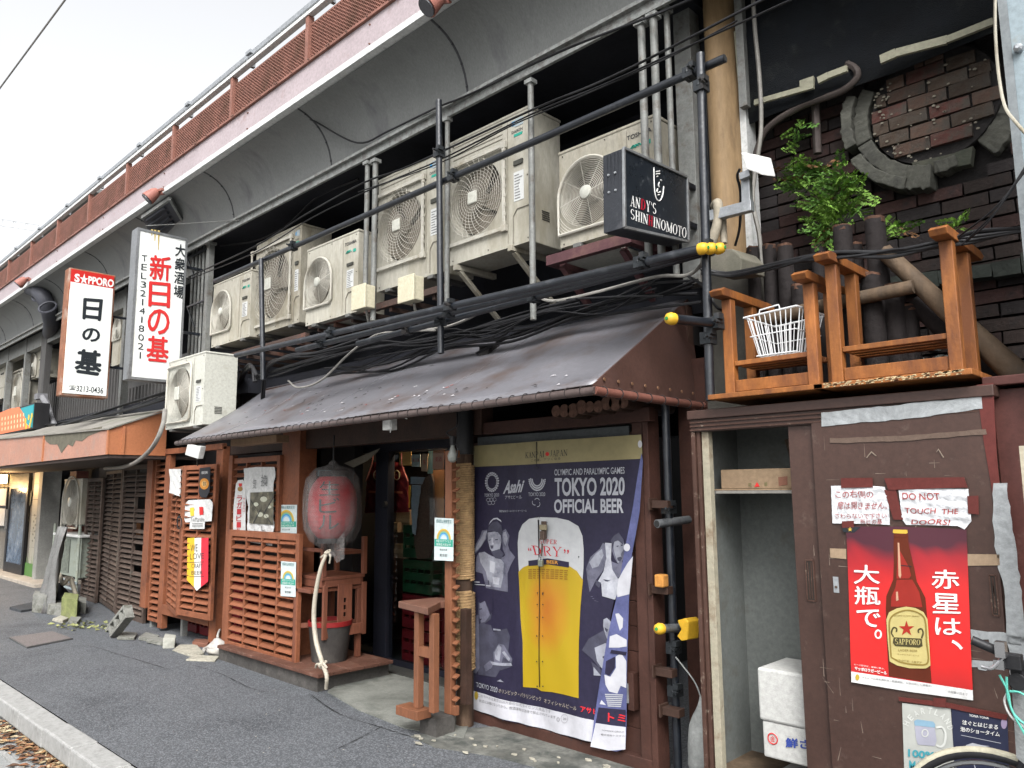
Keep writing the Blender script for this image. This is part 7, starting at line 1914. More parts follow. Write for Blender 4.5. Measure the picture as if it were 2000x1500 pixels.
# the turned-back right edge
art(bn, 'folded_edge', [[(1256, 885), (1259, 900), (1252, 1000), (1237, 1082), (1232, 1150), (1226, 1300), (1222, 1463), (1205, 1467), (1190, 1464), (1159, 1452), (1163, 1400), (1172, 1340), (1187, 1250), (1205, 1170), (1222, 1075), (1240, 980)]], mat('folded_blue_print', (.10, .11, .24), .4, var=.35, scale=4, bump=.2, bscale=6), ident, 12)
fold_l = [
 ([[(1490, 1180), (1540, 1100), (1595, 1030), (1575, 1280), (1560, 1400), (1440, 1430), (1430, 1380), (1450, 1250)]], BWH, c7, 13),
 ([circ(1533, 945, 32, 38, 14)], BWH, c7, 13),
 ([[(1290, 220), (1320, 215), (1360, 260), (1355, 340), (1330, 370), (1310, 300)], [(1240, 420), (1300, 400), (1390, 450), (1390, 510), (1320, 520), (1230, 520)], [(1290, 600), (1340, 570), (1385, 640), (1380, 880), (1330, 860), (1300, 930), (1230, 910), (1200, 850), (1190, 760), (1240, 780), (1290, 700)], [(1150, 1020), (1165, 985), (1205, 1030)]], BWH, c8, 13),
 ([[(1250, 540), (1390, 560), (1380, 590), (1240, 570)], [(1205, 640), (1285, 600), (1280, 700), (1230, 770), (1195, 750)]], NV, c8, 14),
 ([[(1140, 1050), (1374, 1075), (1372, 1225), (1117, 1185)]], NV, c8, 13),
 ([[(1117, 1188), (1372, 1228), (1372, 1425), (1230, 1432), (1085, 1392), (1085, 1370)]], BWH, c8, 13)]
for pl_, mt_2, cv2, ly in fold_l: art(bn, 'folded_print', pl_, mt_2, cv2, ly)
art(bn, 'lettering', [], ink('asahi_red', (.60, .03, .04)), c8, 14, [('トミ', [(1225, 1100), (1372, 1120), (1372, 1180), (1225, 1175)], .03, 0)])
art(bn, 'lettering', [], INKG, c8, 14, [('TOMIOKA GROUP', [(1170, 1245), (1360, 1265), (1358, 1280), (1168, 1258)], 0, 0), ('株式会社トミオカ', [(1165, 1280), (1365, 1300), (1362, 1316), (1163, 1298)], 0, 0)])
fpz = []
for k in range(7): fpz.append(qk(1195 + k * 4, 930 + k * 17, 1350 - k * 3, 940 + k * 17, 8))
art(bn, 'small_print', fpz, SILV, c8, 14)
art(bn, 'red_disc', [circ(780, 105, 9, 16, 12)], BWH, c1, 3)
# hasp and padlock
hp = thing('padlock_hasp', 'rusty steel hasp with two small padlocks over the banner slit', 'padlock', tuple(aY(1058, 1080, 3.8)))
HSP = mat('worn_hasp_steel', (.14, .10, .08), .45, .5, var=.3, dirt=(.3, .28, .25), damt=.3)
a, b = aY(1061, 1018, 3.80), aY(1058, 1108, 3.80)
M().box(a.x - .02, a.x + .02, 3.80, 3.812, aY(0, 1052, 3.8).z if 0 else aY(1060, 1052, 3.8).z, a.z).build('strap', HSP, hp, bevel=.003)
M().cbox(aY(1061, 1030, 3.795), .055, .02, .035).build('hinge_plate', mat('brass_plate', (.42, .36, .24), .35, .7), hp, bevel=.003)
M().cbox(aY(1060, 1046, 3.79), .038, .02, .055).build('lock_body', HSP, hp, bevel=.004)
pk = aY(1056, 1100, 3.79)
M().cbox(pk, .036, .02, .042).build('lock_body', mat('brass_lock', (.35, .38, .30), .35, .7), hp, bevel=.004)
M().ring(pk + V((0, 0, .03)), .013, .004, n=12, m=6).tube([pk + V((-.013, 0, .0)), pk + V((-.013, 0, .03))], .004, 6).tube([pk + V((.013, 0, .0)), pk + V((.013, 0, .03))], .004, 6).build('shackle', GALV, hp, smooth=50)
M().tube([aY(1059, 1062, 3.80), aY(1057, 1090, 3.80)], .006, 6).build('pin', HSP, hp)
# ================================================================ BRICK WALL
bkw = thing('brick_wall', 'sooty old brick viaduct wall with a broken round stone ring', 'wall', (-1.2, 4.4, 0))
MORT = mat('black_mortar', (.022, .02, .02), .95, var=.4, scale=10, bump=.5)
M().box(-2.2, 4.0, 4.425, 4.6, 0, 6.2).build('backing', MORT, bkw)
BRKS = [mat('sooty_brick_%s' % n_, c, .85, var=.35, scale=9, bump=.5, bscale=60, dirt=(.022, .02, .02), damt=.5, dscale=5, rnd_obj=.3) for n_, c in (('dark', (.022, .018, .018)), ('brown', (.034, .024, .021)), ('red', (.048, .025, .022)))]
CLB = [mat('clean_brick_%s' % n_, c, .85, var=.3, scale=12, bump=.6, bscale=60, dirt=(.06, .052, .044), damt=.6, dscale=9, rnd_obj=.25) for n_, c in (('red', (.085, .032, .026)), ('brown', (.058, .040, .029)), ('pale', (.09, .054, .04)))]
def brick_mesh(w_, h_, mt, j=.004):
    m = M().box(0, w_ - .010, 0, .045, 0, h_ - .011); m.jag(j * .5); return m.mesh('brick', mt)
BW, BH = .222, .0735
bms = [brick_mesh(BW, BH, BRKS[k % 3]) for k in range(6)]
ctr_r = (aY(1822, 222, 4.33)); RX = abs(aY(1955, 222, 4.33).x - ctr_r.x) ; RZ = .40
cR = V((-.955, 4.33, 3.30))
a_, b_ = aY(1700, 230, 4.33), aY(1958, 190, 4.33)
cR = V(((a_.x + b_.x) / 2, 4.33, aY(1800, 205, 4.33).z)); Rin = (b_.x - a_.x) / 2 * 1.0
bot = aY(1800, 322, 4.33).z
cR.z = bot + Rin
nb = 0
j = 0; z = .9
while z < 3.92:
    x = -2.2 + (0 if j % 2 else -BW / 2)
    while x < .35:
        mid = V((x + BW / 2, 0, z + BH / 2))
        d = math.hypot(mid.x - cR.x, mid.z - cR.z)
        if d > Rin + .14 or mid.z > cR.z + .38:
            if x > -2.35:
                inst('brick', rnd.choice(bms), bkw, (max(x, -2.2), 4.382 + rnd.uniform(-.004, .006), z + rnd.uniform(-.002, .002)), (0, rnd.uniform(-.006, .006), 0)); nb += 1
        x += BW
    z += BH; j += 1
# round panel of cleaner bricks standing proud
M().lathe([(Rin, 0), (Rin, .06)], (cR.x, 4.40, cR.z), (0, -1, 0), 40).build('panel_backing', MORT, bkw)
j = 0; z = cR.z - Rin
cms = [brick_mesh(.20, .078, CLB[k % 3]) for k in range(6)]
while z < cR.z + Rin:
    x = cR.x - Rin - (.1 if j % 2 else 0)
    while x < cR.x + Rin:
        x0_, x1_ = x, x + .19
        zz = max(abs(z - cR.z), abs(z + .078 - cR.z))
        if zz < Rin:
            hwid = math.sqrt(Rin * Rin - zz * zz)
            a, b = max(x0_, cR.x - hwid), min(x1_, cR.x + hwid)
            if b - a > .03:
                m = M().box(0, b - a, 0, .05, 0, .068); m.jag(.003)
                me = m.mesh('brick', rnd.choice(CLB))
                inst('brick', me, bkw, (a, 4.318 + rnd.uniform(-.006, .008), z), (0, rnd.uniform(-.02, .02), 0))
        x += .20
    z += .078; j += 1
STN = mat('weathered_ring_stone', (.085, .085, .072), .9, var=.35, scale=7, bump=.9, bscale=28, dirt=(.05, .05, .045), damt=.45, dscale=6)
def ringstone(a0, a1, ri, ro, y0, y1, n=8, name='ring_stone', jag=.006):
    m = M()
    for i in range(n + 1):
        a = a0 + (a1 - a0) * i / n; c_, s_ = math.cos(a), math.sin(a); k = 1 + rnd.uniform(-.012, .012)
        m.v += [V((cR.x + c_ * ri, y0, cR.z + s_ * ri)), V((cR.x + c_ * ro * k, y0, cR.z + s_ * ro * k)), V((cR.x + c_ * ro * k, y1, cR.z + s_ * ro * k)), V((cR.x + c_ * ri, y1, cR.z + s_ * ri))]
    for i in range(n):
        for k in range(4): m.f.append([i * 4 + k, i * 4 + (k + 1) % 4, i * 4 + 4 + (k + 1) % 4, i * 4 + 4 + k]); m.k.append(0)
    m.f += [[3, 2, 1, 0], [n * 4 + k for k in range(4)]]; m.k += [0, 0]
    m.jag(jag)
    return m.build(name, STN, bkw, bevel=.006)
D = math.radians
for (a0, a1) in ((148, 196), (196.7, 250)):
    ringstone(D(a0), D(a1), Rin + .012, Rin + .09, 4.315, 4.42, 14, jag=.003)
    ringstone(D(a0 + 8), D(a1), Rin + .088, Rin + .15, 4.275, 4.42, 14, jag=.003)
ringstone(D(247), D(266), Rin + .02, Rin + .15, 4.29, 4.42, 9, jag=.006)
ringstone(D(267), D(285), Rin + .0, Rin + .07, 4.32, 4.42, 8, jag=.005)
ringstone(D(305), D(340), Rin + .0, Rin + .12, 4.35, 4.42, 10, jag=.004)
RBP = mat('rubble_patch', (.10, .095, .075), .95, var=.4, scale=9, bump=1., bscale=22, dirt=(.05, .06, .045), damt=.5)
m = M().prism([aY(x, y, 4.33) for x, y in ((1780, 318), (1860, 300), (1900, 285), (1895, 320), (1840, 332), (1790, 335))], (0, .06, 0)); m.build('mortar_patch', RBP, bkw)
pw = M()
for i in range(70):
    a = rnd.uniform(0, 2 * PI); r_ = Rin * math.sqrt(rnd.random()) * .97
    if rnd.random() < .6: a = rnd.uniform(2.4, 4.6); r_ = Rin * rnd.uniform(.75, .98)
    x, z = cR.x + r_ * math.cos(a), cR.z + r_ * math.sin(a); s_ = rnd.uniform(.003, .007)
    pw.prism([(x + s_ * 1.5 * math.cos(t), 4.313, z + s_ * math.sin(t)) for t in (0, 1.3, 2.4, 3.6, 5.1)], (0, -.004, 0))
o = pw.build('lime_flake', mat('lime_flake', (.22, .20, .16), .9, bump=.2), bkw); o['kind'] = 'stuff'
# damp shelf of stone low on the wall
m = M()
for i in range(12):
    x0_ = -1.35 + i * .12; 
    m.box(x0_, x0_ + .115, 4.30 + rnd.uniform(-.01, .01), 4.42, 2.62 + rnd.uniform(0, .02), 2.70 + rnd.uniform(-.01, .03))
m.jag(.006).build('stone_ledge', mat('mossy_ledge_stone', (.045, .052, .045), .9, var=.4, bump=.7, bscale=30, dirt=(.14, .16, .14), damt=.3), bkw)['kind'] = 'stuff'
m = M()
for i in range(26):
    x, z = rnd.uniform(-1.45, -1.05), rnd.uniform(1.95, 2.55); s_ = rnd.uniform(.015, .05)
    m.prism([(x + s_ * 1.4 * math.cos(t) * rnd.uniform(.6, 1.2), 4.375, z + s_ * math.sin(t) * rnd.uniform(.6, 1.2)) for t in (0, 1, 2, 3, 4.1, 5.2)], (0, -.004, 0))
o = m.build('bare_render_patch', mat('pale_render', (.20, .215, .20), .9, var=.3, bump=.4), bkw); o['kind'] = 'stuff'
# netting above with cream strips
nt_ = thing('black_netting', 'black protective netting stretched over the upper brick wall', 'netting', (-1.2, 4.25, 3.75))
NETM = mat('black_net', (.004, .006, .009), .7, var=.5, scale=4, bump=1., bscale=260, dirt=(.04, .045, .04), damt=.2, dscale=3)
zn = 3.82
m = M()
n1, n2 = 26, 12
for j in range(n2 + 1):
    for i in range(n1 + 1):
        x = -2.2 + 4.2 * i / n1; z = zn + 2.2 * j / n2
        m.v.append(V((x, 4.22 + .03 * math.sin(x * 5 + z * 2) + .02 * math.sin(z * 7 - x * 3), z)))
for j in range(n2):
    for i in range(n1):
        q = j * (n1 + 1) + i; m.f.append([q, q + 1, q + n1 + 2, q + n1 + 1]); m.k.append(0)
m.build('net', NETM, nt_, smooth=60).modifiers.new('thick', 'SOLIDIFY').thickness = .006
STR = mat('cream_batten', (.30, .29, .215), .7, var=.15, scale=8, bump=.3, dirt=(.25, .24, .18), damt=.25)
def batten(pts, w_=.035):
    P_ = [aY(x, y, 4.16) for x, y in pts]
    m = M()
    for a, b in zip(P_[:-1], P_[1:]): m.bar(a, b, .02, w_ * rnd.uniform(.85, 1.15))
    m.build('batten', STR, nt_)
batten([(1474, 201), (1495, 195), (1590, 168)]); batten([(1563, 165), (1590, 156)], .04); batten([(1598, 158), (1618, 148), (1655, 134)], .036)
batten([(1720, 117), (1750, 104), (1850, 78), (1940, 42)], .042); batten([(1441, 60), (1452, 195)], .045)
struct(M().box(-2.2, 4, 4.42, 4.6, 6.2, 6.6), 'upper_wall', MORT)
# ================================================================ FERNS
FERN = mat('fern_green', (.20, .37, .06), .6, var=.5, scale=14, bump=.1, rnd_obj=.25)
FERN2 = mat('fern_dark_green', (.10, .22, .04), .6, var=.35, scale=8, bump=.1, rnd_obj=.2)
FERNB = mat('fern_dry', (.16, .08, .035), .7, var=.3, bump=.1)
def leaf_mesh(mt, seed):
    r_ = random.Random(seed); m = M()
    L_ = .13                                      # a frond: rachis with small fan leaflets
    m.tube([(0, 0, 0), (L_ * .5, 0, .01), (L_, 0, -.008)], .0012, 3)
    for i in range(9):
        t_ = .15 + .85 * i / 8
        for s_ in (-1, 1):
            c_ = V((L_ * t_, s_ * .022 * (1.2 - t_ * .7), rnd.uniform(-.006, .006))); k = .013 * (1.25 - .5 * t_)
            a0 = s_ * 1.2 + r_.uniform(-.3, .3)
            d1 = V((math.cos(a0), math.sin(a0), r_.uniform(-.4, .4))); d2 = V((-math.sin(a0), math.cos(a0), r_.uniform(-.4, .4)))
            m.add([c_ - d1 * k, c_ + d2 * k * .8 + d1 * k * .3, c_ + d1 * k * 1.1, c_ - d2 * k * .8 + d1 * k * .3], [(0, 1, 2, 3)])
    return m
def fern(label, px, py, Y, spread, n, h_=.16, mix_=.3, dry=.08):
    t = thing('fern', label, 'fern', tuple(aY(px, py, Y)), 'ferns growing from the brick wall')
    groups = {0: M(), 1: M(), 2: M()}
    c0 = aY(px, py, Y)
    for i in range(n):
        k = 2 if rnd.random() < dry else (1 if rnd.random() < mix_ else 0)
        lm_ = leaf_mesh(None, i)
        ang = rnd.uniform(-PI, 0); el = rnd.uniform(-.9, .7)
        o_ = c0 + V((rnd.gauss(0, spread * .55), rnd.uniform(-.06, .03), rnd.gauss(0, h_ * .6)))
        R_ = Matrix.Rotation(ang, 3, 'Z') @ Matrix.Rotation(-el, 3, 'Y') @ Matrix.Rotation(rnd.uniform(-1, 1), 3, 'X')
        s_ = rnd.uniform(.4, 1.05)
        groups[k].add([o_ + R_ @ (p * s_) for p in lm_.v], lm_.f)
    for k, mt, nm in ((0, FERN, 'frond'), (1, FERN2, 'dark_frond'), (2, FERNB, 'dry_frond')):
        if groups[k].v:
            o = groups[k].build(nm, mt, t, fix=False); o['kind'] = 'stuff'
fern('big bright fern clump hanging in the middle of the brick wall', 1640, 390, 4.22, .125, 120, .12, .3, .08)
fern('left spreading fern with darker reddish fronds', 1575, 345, 4.25, .12, 90, .075, .55, .25)
fern('lower left tuft of fern above the upright logs', 1612, 445, 4.2, .07, 34, .07, .3, .05)
fern('bright tuft of fern right of the tallest logs', 1752, 445, 4.2, .035, 16, .05, .15, .05)
fern('small fern tuft behind the right upturned table', 1862, 442, 4.25, .03, 7, .02, .6, .05)
fern('tiny fern sprig high on the brick wall', 1562, 262, 4.3, .04, 12, .09, .5, 0)
# ================================================================ LOGS
LOGM = mat('charred_log_bark', (.020, .016, .016), .85, var=.45, scale=5, bump=.8, bscale=25, stretch=5, dirt=(.10, .085, .075), damt=.16, dscale=7)
LOGT = mat('split_log_top', (.11, .055, .035), .85, var=.4, scale=14, bump=.6)
LOGG = mat('greyed_pole', (.115, .08, .052), .8, var=.35, scale=6, bump=.5, bscale=30, stretch=6, dirt=(.05, .045, .04), damt=.4)
def uplog(px, pytop, Y, r_, label, z0=2.03, lean=0):
    p = aY(px, pytop, Y)
    t = thing('upright_log', label, 'log', (p.x, Y, z0), 'upright logs behind the upturned tables')
    pts = [(p.x + lean, Y, z0), (p.x + lean * .5, Y + rnd.uniform(-.01, .01), (z0 + p.z) / 2), (p.x, Y, p.z)]
    M().tube(pts, [r_ * 1.05, r_, r_ * .95], 12).jag(.003).build('trunk', LOGM, t, smooth=50)
    M().lathe([(r_ * .93, -.02), (r_ * .88, .012)], pts[-1], (0, 0, 1), 12).jag(.004).build('cut_top', LOGT, t)
names = ['thin dark', 'second thin dark', 'third', 'fourth split', 'fifth', 'tall middle', 'shadowed', 'tallest right', 'half hidden', 'short right', 'last right', 'leaning far right']
for i, (px, py, Y, r_) in enumerate(((1470, 486, 4.1, .038), (1502, 482, 4.12, .042), (1532, 483, 4.08, .046), (1560, 560, 4.12, .05), (1598, 480, 4.15, .04), (1644, 445, 4.08, .05), (1670, 480, 4.14, .04), (1708, 430, 4.05, .052), (1700, 540, 4.0, .055), (1745, 560, 4.05, .05), (1775, 600, 4.08, .045), (1560, 560, 4.0, .045))):
    uplog(px, py, Y, r_, names[i] + ' upright log standing behind the upturned tables')
t = thing('leaning_pole', 'long greyed pole leaning down to the right behind the tables', 'pole', tuple(aY(1990, 735, 3.9)))
M().tube([aY(1726, 490, 3.98), aY(1850, 605, 3.96), aY(2040, 780, 3.9)], [.036, .048, .060], 12).jag(.004).build('shaft', LOGG, t, smooth=50)
t = thing('leaning_pole', 'second pole leaning parallel just below the long greyed pole', 'pole', tuple(aY(1990, 800, 3.95)))
M().tube([aY(1786, 590, 4.1), aY(1900, 700, 4.08), aY(2040, 850, 4.0)], .045, 12).build('shaft', LOGM, t, smooth=50)
t = thing('cross_log', 'grey log lying level behind the upturned tables', 'log', tuple(aY(1670, 590, 3.93)))
M().tube([aY(1480, 628, 3.93), aY(1620, 595, 3.93), aY(1785, 560, 3.93)], [.038, .036, .034], 12).jag(.002).build('shaft', LOGG, t, smooth=50)
# ================================================================ UPTURNED TABLES
def utable(label, xl, xr, yf, z0, hleg, col_):
    t = thing('upturned_table', label, 'table', ((xl + xr) / 2, yf + .25, z0), 'upturned wooden tables on the steel cabinet')
    d_ = .56
    for k in range(4):
        M().box(xl - .04, xr + .04, yf - .03 + k * .145, yf - .03 + k * .145 + .141, z0, z0 + .026).build('top_board', ORW, t, bevel=.004)
    for x in (xl + .012, xr - .066):
        for yy in (yf + .06, yf + .30):
            M().box(x, x + .054, yy, yy + .05, z0 + .027, z0 + hleg).build('leg', ORW, t, bevel=.004)
        M().prism([(x - .008, yf - .03, z0 + hleg + .002), (x - .008, yf + .52, z0 + hleg + .002), (x - .008, yf + .56, z0 + hleg + .03), (x - .008, yf + .5, z0 + hleg + .046), (x - .008, yf - .01, z0 + hleg + .046), (x - .008, yf - .05, z0 + hleg + .026)], (.07, 0, 0)).build('foot_bar', ORW, t, bevel=.003)
    xa_, xb_ = xl + .067, xr - .067
    M().box(xa_, xb_, yf + .07, yf + .095, z0 + .04, z0 + .10).build('apron', ORW, t, bevel=.003)
    for k in range(4):
        M().box(xa_, xb_, yf + .07 + k * .072, yf + .07 + k * .072 + .05, z0 + .175, z0 + .20).build('shelf_slat', ORW, t, bevel=.003)
    return t
x1a, x1b = aY(1414, 760, 3.6).x, aY(1608, 760, 3.6).x
utable('left upturned orange-brown table holding the white wire basket', x1a, x1b, 3.53, 2.052, .53, 0)
x2a, x2b = aY(1622, 760, 3.6).x, aY(1893, 760, 3.6).x
utable('right upturned orange-brown table with peeling varnish', x2a, x2b, 3.53, 2.052, .60, 0)
pf = M()
for i in range(130):
    x = rnd.uniform(x2a, x2b); s_ = rnd.uniform(.006, .028)
    z = rnd.choice([2.055, 2.062, 2.066, 2.07]); y = 3.4985
    pf.add([(x, y, z), (x + s_, y, z + .002), (x + s_ * .8, y, z + .006), (x + .002, y, z + .005)], [(0, 1, 2, 3)])
for i in range(60):
    x = rnd.choice([x2a, x2b - .06]) + rnd.uniform(0, .05); s_ = rnd.uniform(.004, .014); y = 3.5 + rnd.uniform(0, .5)
    pf.add([(x, y, 2.6985), (x + s_, y, 2.6985), (x + s_, y + s_ * 2, 2.6985), (x, y + s_ * 3, 2.6985)], [(0, 1, 2, 3)])
o = solo(pf, 'varnish_flakes', mat('peeled_varnish', (.50, .38, .22), .8), 'pale peeled varnish flakes along the right upturned table', 'flakes'); o['kind'] = 'stuff'
# wire basket
wb = thing('wire_basket', 'white wire basket tilted inside the left upturned table', 'basket', (-1.66, 3.72, 2.26))
WIRE = mat('white_coated_wire', (.72, .73, .74), .35, var=.04, bump=0)
T4 = [aY(1453, 628, 3.56), aY(1553, 608, 3.56), aY(1606, 640, 3.80), aY(1520, 655, 3.80)]
T4 = [V((aY(1453, 628, 3.56).x, 3.56, 2.46)), V((aY(1556, 608, 3.56).x, 3.56, 2.475)), V((aY(1556, 608, 3.56).x + .02, 3.86, 2.47)), V((aY(1453, 628, 3.56).x + .02, 3.86, 2.455))]
B4 = [V((T4[0].x + .04, 3.60, 2.262)), V((T4[1].x - .04, 3.60, 2.262)), V((T4[1].x - .03, 3.82, 2.262)), V((T4[0].x + .05, 3.82, 2.262))]
m = M()
for Q, r_ in ((T4, .005), (B4, .0035), ([T4[i].lerp(B4[i], .5) for i in range(4)], .003)):
    for i in range(4): m.tube([Q[i], Q[(i + 1) % 4]], r_, 6)
m.build('rim_wire', WIRE, wb, smooth=50)
m = M()
for i, n_ in ((0, 10), (1, 9), (2, 10), (3, 9)):
    for k in range(1, n_):
        t_ = k / n_
        m.tube([T4[i].lerp(T4[(i + 1) % 4], t_), B4[i].lerp(B4[(i + 1) % 4], t_)], .0028, 5)
for k in range(1, 10): m.tube([B4[0].lerp(B4[1], k / 10), B4[3].lerp(B4[2], k / 10)], .0026, 5)
for k in range(1, 4): m.tube([B4[0].lerp(B4[3], k / 4), B4[1].lerp(B4[2], k / 4)], .0026, 5)
o = m.build('wire', WIRE, wb, smooth=50); o['kind'] = 'stuff'
hm_ = M().tube([T4[0].lerp(T4[1], .3), T4[0].lerp(T4[1], .32) + V((0, 0, .02)), T4[0].lerp(T4[1], .68) + V((0, 0, .025)), T4[0].lerp(T4[1], .7)], .004, 6)
hm_.build('handle', WIRE, wb)
# ================================================================ STEEL CABINET
CBR = mat('brown_cabinet_enamel', (.060, .032, .025), .42, var=.22, scale=1.3, bump=.05, dirt=(.12, .085, .07), damt=.10, dscale=11, spec=.35)
CBE = mat('scuffed_cabinet_frame', (.07, .037, .028), .45, var=.2, bump=.1, dirt=(.3, .25, .2), damt=.14, dscale=24)
CIN = mat('grey_cabinet_inside', (.145, .155, .148), .5, var=.12, scale=2, bump=.03, dirt=(.09, .08, .06), damt=.3)
CDR = mat('dirty_cream_strip', (.36, .33, .25), .6, var=.15, scale=6, dirt=(.16, .10, .06), damt=.4, dscale=6)
cb = thing('steel_cabinet', 'tall brown steel cabinet with its left sliding door open', 'cabinet', (-1.45, 3.85, 0))
Yc, Yk = 3.60, 4.05
xL, xR = -2.175, -.79
zb, zt = .18, 2.00
M().box(xL, xR, Yk - .02, Yk, zb, zt - .04).build('back_panel', CIN, cb)
M().box(xL, xL + .03, Yc + .025, Yk - .02, zb, zt - .04).build('side_panel', CIN, cb)
M().box(xR - .02, xR, Yc, Yk, zb, zt - .04).build('side_panel', CBR, cb)
M().box(xL - .01, xR + .03, Yc - .03, Yk, zt - .035, zt + .012).build('top_panel', CBR, cb, bevel=.004)
M().box(xL, xR + .0, Yc - .012, Yc + .04, zt - .10, zt - .036).build('head_rail', CBR, cb)
for k in range(3): M().box(xL, xR, Yc - .020, Yc - .0125, zt - .095 + k * .02, zt - .087 + k * .02).build('head_groove', CBE, cb)
M().box(xL, xR, Yc - .01, Yc + .1, 0, zb).build('plinth', CBR, cb)
M().box(xL, xR, Yc - .02, Yk, zb - .005, zb + .02).build('bottom_panel', mat('rusty_cabinet_floor', (.10, .07, .045), .8, var=.5, scale=9, dirt=(.2, .14, .08), damt=.35), cb)
for k in range(2): M().box(xL, -1.6, Yc - .028 + k * .022, Yc - .014 + k * .022, zb + .021, zb + .034).build('track', CBE, cb)
for k, (a, b, mt) in enumerate(((0, .022, CBE), (.026, .045, CBE), (.05, .09, CDR))): M().box(xL + a, xL + b, Yc - .012 + k * .012, Yc + .03 + k * .012, zb + .02, zt - .10).build('jamb_strip', mt, cb, bevel=.002)
sc_ = M()
for i in range(60):
    x = rnd.uniform(-1.55, -.84); z = rnd.choice([rnd.uniform(.3, 1.0), rnd.uniform(1.1, 1.85)]); L_ = rnd.uniform(.01, .08); a = rnd.choice([0, PI / 2, rnd.uniform(0, PI)]); w_ = rnd.uniform(.0006, .0018)
    d_ = V((math.cos(a), 0, math.sin(a))); n_ = V((-d_.z, 0, d_.x)) * w_; p = V((x, Yc - .0186, z))
    sc_.add([p - n_, p + d_ * L_ - n_ * .3, p + d_ * L_ + n_ * .3, p + n_], [(0, 1, 2, 3)])
sc_.build('scratch_mark', mat('pale_scratch', (.22, .17, .14), .6), cb)['kind'] = 'stuff'
hl = M()
for i in range(22): hl.box(xL + .0302, xL + .0315, Yc + .10, Yc + .115, .3 + i * .075, .32 + i * .075).box(-1.80, -1.788, Yk - .0215, Yk - .0202, .3 + i * .075, .312 + i * .075)
hl.build('shelf_slot', INKB, cb)
M().box(-1.815, -1.775, Yk - .032, Yk - .022, zb + .02, zt - .1).build('shelf_upright', CIN, cb)
xd0, xd1 = aY(1553, 1100, Yc).x, aY(1600, 1100, Yc - .02).x
M().box(xd0, -.82, Yc + .005, Yc + .02, zb + .02, zt - .1).build('sliding_door', CBR, cb, bevel=.002)
d2 = M().box(xd1, -.80, Yc - .018, Yc + .001, zb + .02, zt - .09).build('sliding_door', CBR, cb, bevel=.003)
def pull(px, py, Y):
    a, b = aY(px - 10, py - 42, Y), aY(px + 10, py + 38, Y)
    m = M()
    m.bar((a.x, Y, a.z), (b.x, Y, a.z), .006, .006).bar((b.x, Y, a.z), (b.x, Y, b.z), .006, .006).bar((b.x, Y, b.z), (a.x, Y, b.z), .006, .006).bar((a.x, Y, b.z), (a.x, Y, a.z), .006, .006)
    pp = m.build('door_pull', CBE, cb)
    M().box(a.x + .003, b.x - .003, Y - .001, Y + .004, b.z + .003, a.z - .003).build('pull_recess', mat('pull_dark', (.03, .022, .018), .6), cb)
    M().bar((a.x + .01, Y - .002, a.z - .01), (a.x + .014, Y - .002, b.z + .01), .003, .003).bar((b.x - .01, Y - .002, a.z - .01), (b.x - .014, Y - .002, b.z + .01), .003, .003).build('pull_rib', CBE, cb)
pull(1583, 1136, Yc + .002); pull(1942, 1165, Yc - .021)
kp = aY(1633, 1142, Yc - .02)
M().box(kp.x - .012, kp.x + .012, Yc - .021, Yc - .018, kp.z - .035, kp.z + .035).build('lock_plate', GALV, cb); M().lathe([(.006, 0), (.006, .004)], (kp.x, Yc - .021, kp.z - .01), (0, -1, 0), 10).build('lock', HSP, cb)
M().box(xL + .09, xd0 + .1, Yc + .06, Yk - .03, 1.575, 1.59).build('shelf', mat('shelf_board', (.22, .21, .19), .6), cb, bevel=.002)
# things on the cabinet front: tapes and papers (all things of their own)
SILT = mat('silver_duct_tape', (.42, .44, .45), .32, .35, var=.15, scale=10, bump=.6, bscale=18)
TANT = mat('tan_packing_tape', (.33, .24, .16), .35, var=.08, bump=.05)
MART = mat('maroon_duct_tape', (.115, .028, .024), .35, var=.12, bump=.12, bscale=14)
YD = Yc - .020
def tape(label, pts, m_, Y=YD, jag_=0, wav=.0):
    pts2 = []
    if jag_:
        for i in range(len(pts)):
            a, b = pts[i], pts[(i + 1) % len(pts)]
            n_ = max(1, int(math.hypot(b[0] - a[0], b[1] - a[1]) / 14))
            for k in range(n_): pts2.append((a[0] + (b[0] - a[0]) * k / n_ + rnd.uniform(-jag_, jag_), a[1] + (b[1] - a[1]) * k / n_ + rnd.uniform(-jag_, jag_)))
    else: pts2 = pts
    m = M().prism([aY(x, y, Y - .001) for x, y in pts2], (0, -.0012, 0))
    return solo(m, 'tape_strip', m_, label, 'tape', 'tape strips on the steel cabinet')
tape('long crinkled silver tape along the top of the cabinet door', [(1603, 806), (1700, 796), (1800, 786), (1918, 774), (1920, 798), (1800, 815), (1700, 824), (1605, 832)], SILT, jag_=1.2)
tape('silver tape running down the right edge of the door', [(1940, 945), (1966, 942), (1985, 1080), (2000, 1200), (2010, 1400), (1985, 1440), (1972, 1300), (1960, 1150), (1945, 1080), (1938, 1000)], SILT, jag_=2.5)
tape('torn silver tape on the right edge behind the handlebar', [(1895, 1230), (1960, 1235), (2000, 1245), (2000, 1262), (1960, 1258), (1935, 1262), (1930, 1248), (1897, 1252)], SILT, jag_=1.5)
tape('torn pale tape below the handlebar grip', [(1897, 1290), (1948, 1292), (1948, 1303), (1925, 1310), (1912, 1308), (1910, 1302), (1897, 1303)], SILT, jag_=1)
tape('tan tape left of the red poster', [(1621, 1071), (1653, 1072), (1653, 1092), (1622, 1089)], TANT)
tape('tan tape right of the red poster', [(1888, 1082), (1952, 1083), (1953, 1104), (1889, 1105)], TANT)
tape('faded tape line under the silver tape', [(1620, 856), (1760, 851), (1925, 838), (1927, 848), (1765, 861), (1620, 866)], mat('faded_tape', (.13, .09, .07), .5), jag_=.8)
